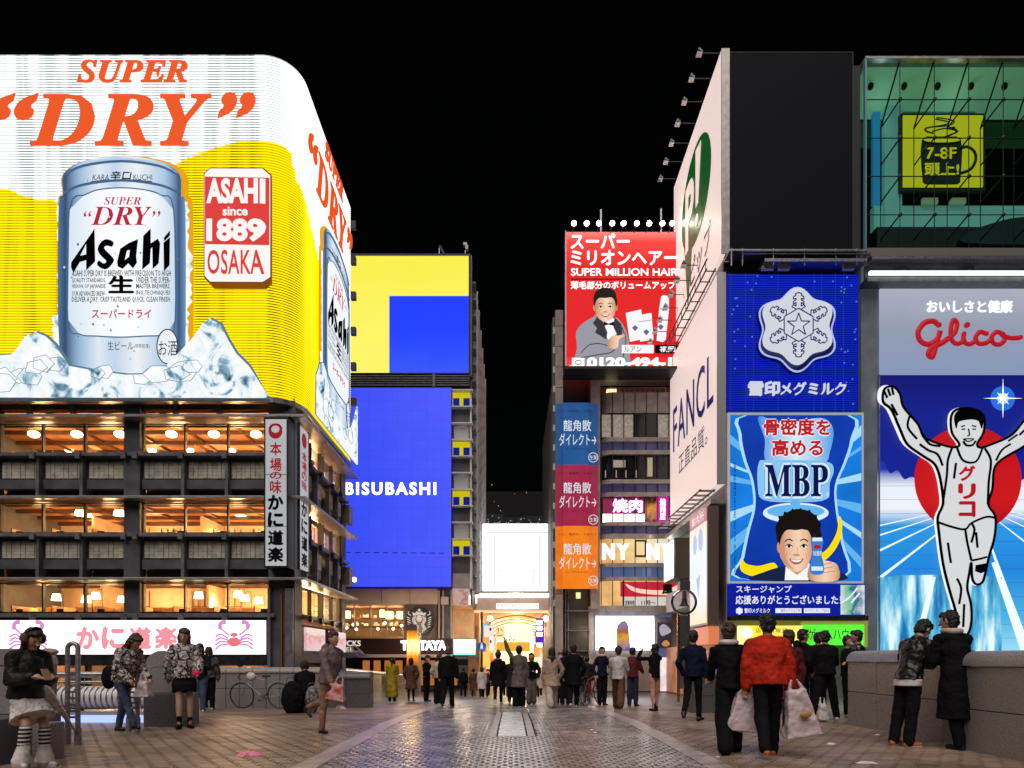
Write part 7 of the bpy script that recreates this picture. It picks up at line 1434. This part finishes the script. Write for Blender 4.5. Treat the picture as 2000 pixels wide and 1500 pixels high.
def carrier(lbl, c, w, h, m, lean=0, mark=None, vox=.014):
    M = MB(); M.hexa([(-w * .62, -.10, -h), (w * .62, -.10, -h), (w * .62, .10, -h), (-w * .62, .10, -h), (-w * .3, -.05, -.02), (w * .3, -.05, -.02), (w * .3, .05, -.02), (-w * .3, .05, -.02)])
    for s_ in (-1, 1): cap(M, (s_ * w * .28, 0, -.05), (s_ * .03, 0, .10), .022, .012)
    o = remesh(M, 'shopping_bag', m, None, vox, .05, sm=3); o.location = c; o.rotation_euler = (0, R(lean), 0); tag(o, lbl, 'bag')
    if mark: k = MB().ell((.02, -.125, -h * .55), .07, .02, .04).build('print_mark', mark, None, smooth='all'); k.parent = o
    return o
def fix_backpack():
    for o in list(bpy.data.objects):
        if o.name.startswith('bag_body') and o.parent is None: o.parent = bp2; o.matrix_parent_inverse = Matrix.Translation(-bp2.location)
fix_backpack()
carrier('small clear plastic bag hanging from the hand of the girl in jeans', world(g2, g2['wr'][1]) + Vector((-.05, -.05, -.03)), .2, .26, BAGW)
g3 = person('girl in black and white fur jacket, black shorts and heeled boots by the pillar', 360, 1418, Yh(197, 1.68), 1.68, 28, 'long', HAIRBR, ('fur', C_FUR), ('mini', C_BLACK), C_BLACK, ('back', 'hold'), ((14, 6), (4, 2)), lean=4, head=12, turn=-15, z=0)
for sd in (-1, 1): MB().box(g3[sd][4].x - .03, g3[sd][4].x + .03, g3[sd][4].y - .0, g3[sd][4].y + .05, 0.0, .06).build('boot_heel', SHOEB, None).parent = g3['root']
soft('bright pink purse in the hand of the girl leaning on the pillar', 'purse', 'purse', world(g3, g3['wr'][1]) + Vector((0, -.06, -.03)), .07, .04, .06, cloth('hot_pink', (.7, .04, .12)))
person('person in black jacket and jeans with white sneakers sitting against the parapet behind the pillar', 392, 1370, 16.2, 1.66, 12, 'long', HAIRB, ('jacket', C_CHAR), ('trousers', C_JEAN), SHOEW, ('fold', 'phone'), ((22, 10), (14, 6)), lean=4, head=20)
person('person in patterned dark jacket just behind the sneakers wearer by the parapet', 408, 1368, 17.2, 1.60, 200, 'bob', HAIRB, ('down', cloth('patterned', (.16, .15, .15), .8, (.012, .012, .014), sc=12)), ('trousers', C_BLACK), SHOEW)
q1 = person('person crouching in a black hooded coat beside the pale blue bicycle', 596, 1380, 15.6, 1.68, 200, 'hood', None, ('coat', C_BLACK, .30), ('trousers', C_BLACK), SHOEB, ('knees', 'knees'), ((95, 118), (88, 112)), lean=16, head=20, hood=cloth('hood_black', (.03, .03, .032)))
soft('big black backpack standing on the paving left of the crouching person', 'backpack', 'backpack', (W(571, 0, 15.4)[0], 15.4, G(15.4) + .34), .25, .18, .40, C_BLACK, .02, .05, .06)
soft('patterned black and white bag right of the crouching person', 'bag', 'bag', (W(610, 0, 15.5)[0], 15.5, G(15.5) + .30), .16, .12, .32, cloth('bag_pattern', (.35, .32, .3), .7, (.02, .02, .02), sc=16), .018, .03, .06)
g4 = person('walker in a mauve hoodie and tan shorts stepping across the left of the bridge', 642, 1440, 10.6, 1.60, 60, 'short', HAIRBR, ('hoodie', C_MAUVE), ('skinny', C_TAN), SHOEB, ('swing_f', 'swing_b'), ((-4, 2), (-26, 48)), lean=9, build=1.12, z=0)
carrier('red and white plastic bag carried by the walker in the mauve hoodie', world(g4, g4['wr'][-1]) + Vector((.12, 0, -.02)), .24, .26, cloth('bag_redwhite', (.6, .45, .42), .6, (.5, .08, .06), sc=9), 12)
# ---- crowd, far
def far(lbl, px, hpx, H, face, hair, top, bot, arms=('down', 'down'), legs=WALK, shoe=None, **k): return person(lbl, px, 0, Yh(hpx, H), H, face, hair, k.pop('hc', None), top, bot, shoe, arms, legs, **k)
far('woman with dark ponytail in a long mustard yellow coat seen from behind', 766, 88, 1.62, 180, 'pony', ('coat', C_MUST, .42), ('trousers', C_BLACK), ('fold', 'fold'), ST)
far('person in a long dark coat under the glowing orange lamp column', 803, 86, 1.62, 180, 'bob', ('coat', C_BROWN, .24), ('leggings', C_BLACK), ('pocket', 'pocket'), ST)
far('masked man in a black suit looking at his phone beside the lamp column', 833, 92, 1.70, 60, 'short', ('blazer', C_BLACK), ('trousers', C_BLACK), ('phone', 'phone'), ST, mask=True, head=15)
far('person in a cream puffer jacket half hidden behind the large man in the black coat', 858, 98, 1.64, 160, 'short', ('down', C_CREAM), ('wide', C_BLACK), ('pocket', 'pocket'), ST, hc=HAIRBR)
far('large man in a black coat walking away, left of the crowd', 875, 121, 1.70, 172, 'short', ('jacket', C_BLACK), ('trousers', C_BLACK), ('down', 'down'), ((12, 6), (-8, 30)), hc=mat('hair_ash', (.12, .09, .07), .5, bump=.5), build=1.14, lean=4)
far('small distant man in a black jacket walking away under the arcade, left one', 905, 60, 1.68, 180, 'short', ('jacket', C_BLACK), ('trousers', C_BLACK), legs=WALK)
far('small distant person in a brown coat walking away under the arcade', 925, 58, 1.64, 180, 'short', ('coat', C_BROWN, .25), ('trousers', C_BROWN), legs=WALK2)
far('small distant woman in a pale grey coat walking towards the arcade', 941, 62, 1.62, 185, 'bob', ('coat', C_WHITE, .22), ('trousers', C_BLACK), legs=WALK)
far('small distant masked person in patterned black clothes by the arcade', 953, 56, 1.58, 10, 'short', ('jacket', cloth('pat2', (.2, .05, .06), .8, (.02, .02, .02), sc=14)), ('trousers', C_BLACK), legs=WALK, mask=True)
far('person in black with a bun and a grey striped scarf walking away before the arcade', 973, 108, 1.70, 180, 'bun', ('coat', C_BLACK, .16), ('skinny', C_BLACK), legs=WALK, scarf=C_GREY, shoe=SHOEW)
far('person in dark clothes half hidden behind the raised-arm figure', 1000, 92, 1.62, 175, 'bob', ('coat', C_CHAR, .2), ('trousers', C_BLACK), legs=ST)
far('person in a grey-brown coat raising one arm high towards the purple sign', 1014, 120, 1.74, 172, 'short', ('coat', C_GREY, .20), ('wide', C_BLACK), ('down', 'up'), ST)
far('woman in black with a grey handbag and wide grey trousers in the middle crowd', 1038, 100, 1.64, 5, 'bob', ('jacket', C_BLACK), ('wide', C_GREY), ('fold', 'pocket'), ST)
far('woman with long black hair in a beige coat and wide cream trousers walking away', 1078, 122, 1.66, 183, 'long', ('coat', C_BEIGE, .14), ('wide', C_CREAM), ('pocket', 'down'), WALK, scarf=C_GREY, build=1.08)
far('masked person facing the camera behind the beige coat', 1094, 102, 1.66, 0, 'short', ('jacket', C_CHAR), ('trousers', C_BLACK), ('pocket', 'pocket'), ST, mask=True)
far('stocky man in a black coat with white sneakers in the middle of the crowd', 1120, 126, 1.76, 175, 'short', ('coat', C_BLACK, .16), ('trousers', C_BLACK), ('pocket', 'down'), ((18, 10), (-12, 26)), shoe=SHOEW, build=1.14)
far('person in black just left of the stocky man', 1104, 112, 1.72, 160, 'short', ('jacket', C_NAVY), ('trousers', C_BLACK), legs=ST)
far('man in an open navy blazer with a white shirt standing before the white screen', 1176, 116, 1.76, 15, 'short', ('blazer', C_NAVY), ('trousers', C_BLACK), ('pocket', 'pocket'), ST, scarf=C_WHITE)
far('person in a loose white sweater and dark brown wide trousers walking away', 1208, 128, 1.70, 165, 'short', ('sweater', C_WHITE), ('wide', C_BROWN), ('hold', 'swing_f'), WALK2, hc=HAIRBR, build=1.08)
far('person in a maroon jacket and dark jeans beside the white sweater', 1236, 116, 1.70, 150, 'short', ('jacket', C_MAR), ('trousers', C_DJEAN), ('hold', 'hold'), ST)
g5 = far('woman in a black sweater and pink trousers taking a photo with raised hands', 1278, 132, 1.64, 205, 'bob', ('sweater', C_BLACK), ('skinny', C_PINK), ('camera', 'camera'), ((4, 2), (-6, 4)), shoe=C_BLACK, head=-8)
far('small person in dark clothes standing by the parked bicycles in the middle', 1146, 92, 1.6, 190, 'short', ('jacket', C_CHAR), ('trousers', C_DJEAN), legs=ST)
far('small distant person in pale coat deep inside the arcade', 1054, 60, 1.64, 0, 'short', ('coat', C_CREAM, .2), ('trousers', C_BLACK), legs=WALK)
far('small distant person in navy deep inside the arcade, right of the gold board', 988, 62, 1.7, 0, 'short', ('jacket', C_NAVY), ('trousers', C_BLACK), legs=WALK2)
# ---- right side
person('man in a navy jacket and black jeans walking in from the right of the crowd', 1354, 0, Yh(178, 1.70), 1.70, 150, 'short', None, ('jacket', C_NAVY), ('skinny', C_BLACK), SHOEB, ('down', 'pocket'), ((8, 4), (-14, 20)), z=0)
g6 = person('person in black with a pale scarf carrying a big white bag, foreground right', 1424, 0, 8.35, 1.62, 172, 'short', HAIRBR, ('jacket', C_BLACK), ('wide', C_BLACK), SHOEB, ('down', 'hold'), ((10, 4), (-10, 14)), scarf=C_WHITE, lean=5, z=0)
carrier('big white shopping bag carried by the person in black with the pale scarf', world(g6, g6['wr'][-1]) + Vector((-.02, -.12, .0)), .40, .50, BAGW, 6)
g7 = person('person in a bright red-orange jacket and dark trousers, foreground right', 1500, 0, Yh(284, 1.72), 1.72, 170, 'short', None, ('puffer', C_RED), ('trousers', C_BLACK), SHOEO, ('down', 'down'), ((14, 6), (-10, 24)), z=0, build=1.12, lean=4)
carrier('tall white shopping bag with a small gold print carried by the red jacket', world(g7, g7['wr'][-1]) + Vector((.02, -.12, .0)), .34, .56, BAGW, -9, mat('gold_mark', (.45, .25, .08), .5))
person('person in a dark red hooded coat partly hidden behind the red-orange jacket', 1540, 0, 10.6, 1.66, 185, 'short', HAIRBR, ('coat', C_MAR, .18), ('trousers', C_DJEAN), SHOEW, ('down', 'pocket'), WALK, z=0)
person('young man in black seen in profile against the yellow sign', 1566, 0, 13.6, 1.76, 95, 'short', None, ('hoodie', C_BLACK), ('trousers', C_BLACK), SHOEW, ('pocket', 'pocket'), ST, z=0, lean=2)
person('man in black seen from behind with white sneakers in front of the green sign', 1612, 0, 12.9, 1.70, 182, 'short', None, ('down', C_BLACK), ('trousers', C_BLACK), SHOEW, ('phone', 'phone'), ST, z=0, stance=.075, build=1.08, head=10)
person('man half hidden behind the broad-backed man, hair against the green sign', 1598, 0, 14.3, 1.72, 150, 'short', None, ('jacket', C_CHAR), ('trousers', C_BLACK), SHOEW, ('pocket', 'pocket'), ST, z=0)
person('masked person facing left between the two men at the parapet end', 1656, 0, 13.9, 1.64, 40, 'short', None, ('jacket', C_BLACK), ('trousers', C_BLACK), SHOEW, ('fold', 'fold'), ST, z=0, mask=True)
person('man in a black jacket leaning in from the right behind the end of the parapet', 1684, 0, 13.0, 1.72, 245, 'short', None, ('jacket', C_LEATH), ('trousers', C_BLACK), SHOEW, ('fold', 'fold'), ST, z=0, lean=9)
h1 = person('masked man in a black leather bomber and orange sneakers bowing his head at the parapet', 1776, 0, 9.05, 1.76, 108, 'short', None, ('jacket', C_LEATH), ('trousers', C_BLACK), SHOEO, ('fold', 'fold'), ((-6, 2), (-10, 3)), lean=16, head=30, mask=True, z=0, build=1.05)
M = MB(); loft(M, [(h1['T'](0, 0, -.085), (0, 0, 1), .19, .145), (h1['T'](0, 0, -.03), (0, 0, 1), .185, .14)]); remesh(M, 'shirt_hem', C_WHITE, h1['root'], .01, .01)
h2 = person('man in a long black overcoat with a pale collar leaning on the parapet', 1868, 0, 8.75, 1.80, 190, 'short', None, ('coat', C_BLACK, .30), ('trousers', C_BLACK), SHOEB, ('lean', 'fold'), ((-4, 2), (-8, 3)), lean=8, head=6, turn=25, z=0, scarf=C_CREAM, build=1.18)
# ================================================================ LOOSE THINGS
tb3 = carrier('small white paper bag standing between the shoes of the men in black', (W(1606, 0, 12.6)[0], 12.6, .34), .16, .32, SHOEW)
# bicycle leaning on the parapet
def bicycle(label, x, y, z, rz, k=1., frame=None, group=None):
    t = thing('bicycle', label, 'bicycle', (0, 0, 0), group); fr_ = frame or mat('bike_blue', (.10, .17, .21), .35, .4); r = .33 * k
    P = lambda a, b: (a * k, 0, b * k)
    for cx_ in (-.52, .52):
        w_ = MB(); w_.tube([(cx_ * k + r * math.cos(a), 0, r + .02 + r * math.sin(a)) for a in [2 * math.pi * i / 32 for i in range(33)]], .014 * k, 6); wo = w_.build('tyre', BLACK, t, smooth='all')
        w_ = MB(); w_.tube([(cx_ * k + r * .94 * math.cos(a), 0, r + .02 + r * .94 * math.sin(a)) for a in [2 * math.pi * i / 32 for i in range(33)]], .009 * k, 5)
        for i in range(14): a = 2 * math.pi * i / 14; w_.cyl((cx_ * k, 0, r + .02), (cx_ * k + r * .94 * math.cos(a), 0, r + .02 + r * .94 * math.sin(a)), .0028, n=4)
        w_.build('rim', STEEL, wo)
    B_ = P(-.07, .30); S_ = P(-.17, .82); Hd = P(.34, .86); Hl = P(.38, .68); Rr = (-.52 * k, 0, r + .02); Ff = (.52 * k, 0, r + .02)
    M = MB()
    for a, b, q in ((B_, S_, .017), (B_, Hl, .02), (P(-.15, .74), Hd, .018), (Hl, Hd, .021), (B_, Rr, .011), (P(-.155, .76), Rr, .010), (Hl, Ff, .015)): M.cyl(a, b, q * k, n=8)
    M.build('frame', fr_, t, smooth=True)
    M = MB(); M.ell(P(-.19, .86), .13 * k, .06 * k, .03 * k); M.build('saddle', BLACK, t, smooth='all')
    M = MB(); M.tube([P(.34, .94), (.36 * k, .10 * k, .95 * k), (.43 * k, .2 * k, .93 * k), (.47 * k, .2 * k, .84 * k), (.40 * k, .2 * k, .80 * k)], .014 * k, 6); M.tube([P(.34, .94), (.36 * k, -.10 * k, .95 * k), (.43 * k, -.2 * k, .93 * k), (.47 * k, -.2 * k, .84 * k), (.40 * k, -.2 * k, .80 * k)], .014 * k, 6); M.cyl(Hd, P(.34, .95), .014 * k, n=6); M.build('handlebar', BLACK, t, smooth=True)
    M = MB(); M.cyl((B_[0], .03, B_[2]), (B_[0], .045, B_[2]), .09 * k, n=16); M.cyl((B_[0], -.06, B_[2]), (B_[0] + .14 * k, -.06, B_[2] - .09 * k), .01, n=5); M.cyl((B_[0], .06, B_[2]), (B_[0] - .14 * k, .06, B_[2] + .09 * k), .01, n=5); M.build('crank', STEEL, t)
    for s_ in (-1, 1): MB().box(B_[0] - s_ * .14 * k - .04, B_[0] - s_ * .14 * k + .04, s_ * .05, s_ * .13, B_[2] + s_ * .09 * k - .01, B_[2] + s_ * .09 * k + .01).build('pedal', BLACK, t)
    t.location = (x, y, z); t.rotation_euler = (R(-8), 0, rz); return t
bicycle('pale blue road bicycle with a white bag on its handlebar, leaning on the granite parapet', W(507, 0, 17.6)[0], 17.75, G(17.7), R(172), 1.0, mat('bike_pale', (.30, .42, .48), .35, .3))
soft('white handlebar bag hanging on the front of the pale blue bicycle', 'handlebar_bag', 'bag', (W(492, 0, 17.5)[0], 17.45, G(17.6) + .84), .13, .10, .11, C_WHITE, .018, .03)
bicycle('first of two dark bicycles parked behind the middle crowd', W(1146, 0, 20.6)[0], 20.6, G(20.6), R(70), 1., C_BLACK)
bicycle('second of two dark bicycles parked behind the middle crowd, with a red frame', W(1158, 0, 20.3)[0], 20.3, G(20.3), R(60), 1., cloth('red_frame', (.4, .05, .04), .4))
# litter
def litter(lbl, px, py, w, d, h, m, rz=0, seed=0, cat_='litter'):
    Y = F * EYE / (py - YH); rn = random.Random(seed); n = 12; M = MB()
    pts = [(w * .5 * rn.uniform(.55, 1) * math.cos(2 * math.pi * i / n), d * .5 * rn.uniform(.55, 1) * math.sin(2 * math.pi * i / n)) for i in range(n)]
    vs_ = [(x, y, 0) for x, y in pts] + [(x * .7, y * .7, h * rn.uniform(.5, 1.2)) for x, y in pts] + [(x * .3, y * .3, h * rn.uniform(.3, 1.3)) for x, y in pts] + [(0, 0, h * .8)]
    M.add(vs_, [(i, (i + 1) % n, (i + 1) % n + n, i + n) for i in range(n)] + [(i + n, (i + 1) % n + n, (i + 1) % n + 2 * n, i + 2 * n) for i in range(n)] + [(i + 2 * n, (i + 1) % n + 2 * n, 3 * n) for i in range(n)] + [tuple(range(n))[::-1]])
    o = M.build('litter', m, None, smooth=True); o.location = (W(px, 0, Y)[0], Y, G(Y) + .002); o.rotation_euler.z = rz; tag(o, lbl, cat_)
PKM = mat('pink_plastic', (.75, .22, .34), .4, noise=.2, nscale=20, bump=.5, bscale=40); WLT = mat('paper_scrap', (.75, .62, .6), .5)
litter('crumpled pink plastic lying on the paving in the left foreground', 489, 1475, .36, .30, .05, PKM, .3, 1)
litter('white scrap of paper in front of the right parapet, at the bottom edge', 1690, 1491, .28, .10, .02, WLT, -.2, 2); litter('white scrap of paper right of the tall white bag', 1624, 1454, .14, .09, .02, WLT, .2, 3)
litter('small white scrap left of the man in orange sneakers', 1713, 1436, .09, .07, .015, WLT, 0, 4); litter('small white scrap on the right stone band', 1331, 1487, .04, .05, .01, WLT, 0, 5); litter('small white scrap between the right stone band and the black trousers', 1402, 1479, .07, .04, .01, WLT, 0, 6)
litter('tiny white scrap by the left stone band', 735, 1447, .05, .04, .01, WLT, 0, 7); litter('flat purple and brown food wrapper on the paving behind the mauve hoodie', 665, 1374, .5, .35, .08, cloth('wrapper', (.5, .4, .5), .5, (.2, .08, .02), sc=9), 0, 8)
# ================================================================ LAMP COLUMN
lc = thing('lamp_column', 'glowing amber lantern column with dark top in front of the café', 'street lamp', (W(806, 0, 27)[0], 27, G(27))); LQ = Fr(27.)
AMB = ramp_glow('amber_lantern', [(0, '#8a3206'), (.25, '#d8700c'), (.5, '#ffe08a'), (.62, '#fff0a8'), (.8, '#f0a020'), (1, '#9c5010')], 1.7, 2, noise=.25)
MB().pb(LQ, 796, 1232, 816, 1300, -.2, .2).build('lantern', AMB, lc); MB().pb(LQ, 795, 1300, 818, 1352, -.22, .22).build('base', mat('column_base', (.25, .14, .09), .4, .3), lc)
MB().pb(LQ, 794, 1220, 816, 1232, -.22, .22).build('lantern_cap', mat('cap_dark', (.06, .05, .05), .4), lc); MB().pb(LQ, 818, 1236, 821, 1352, -.15, .2).build('side_post', LEDGE, lc)
pl(W(806, 0, 26.4)[0], 26.3, ZZ(1262, 27), 40, .25, (1, .6, .2))
wl_ = thing('wall_lamp', 'small round white lamp on a bracket at the far corner of the restaurant', 'lamp', W(692, 1132, 37.8)); MB().ell(W(692, 1132, 37.8), .13, n=12, m=8).build('globe', glow('globe_white', '#ffffff', 8.), wl_, smooth='all'); MB().cyl(W(692, 1129, 37.8), W(683, 1126, 37.8), .03, n=6).build('bracket', BLACK, wl_)
t = thing('shop_awning', 'dark low awning of the café by the left parapet', 'awning', W(706, 1288, 30)); MB().hexa([W(672, 1286, 30), W(716, 1282, 30), W(716, 1280, 33), W(672, 1284, 33), W(672, 1276, 31), W(700, 1272, 31), W(700, 1270, 33), W(672, 1274, 33)]).build('canvas', DARK, t); MB().cyl(W(690, 1258, 33), W(716, 1281, 30), .03, n=5).build('stay', STEEL, t); MB().cyl(W(684, 1262, 33), W(700, 1282, 30), .03, n=5).build('stay', STEEL, t)
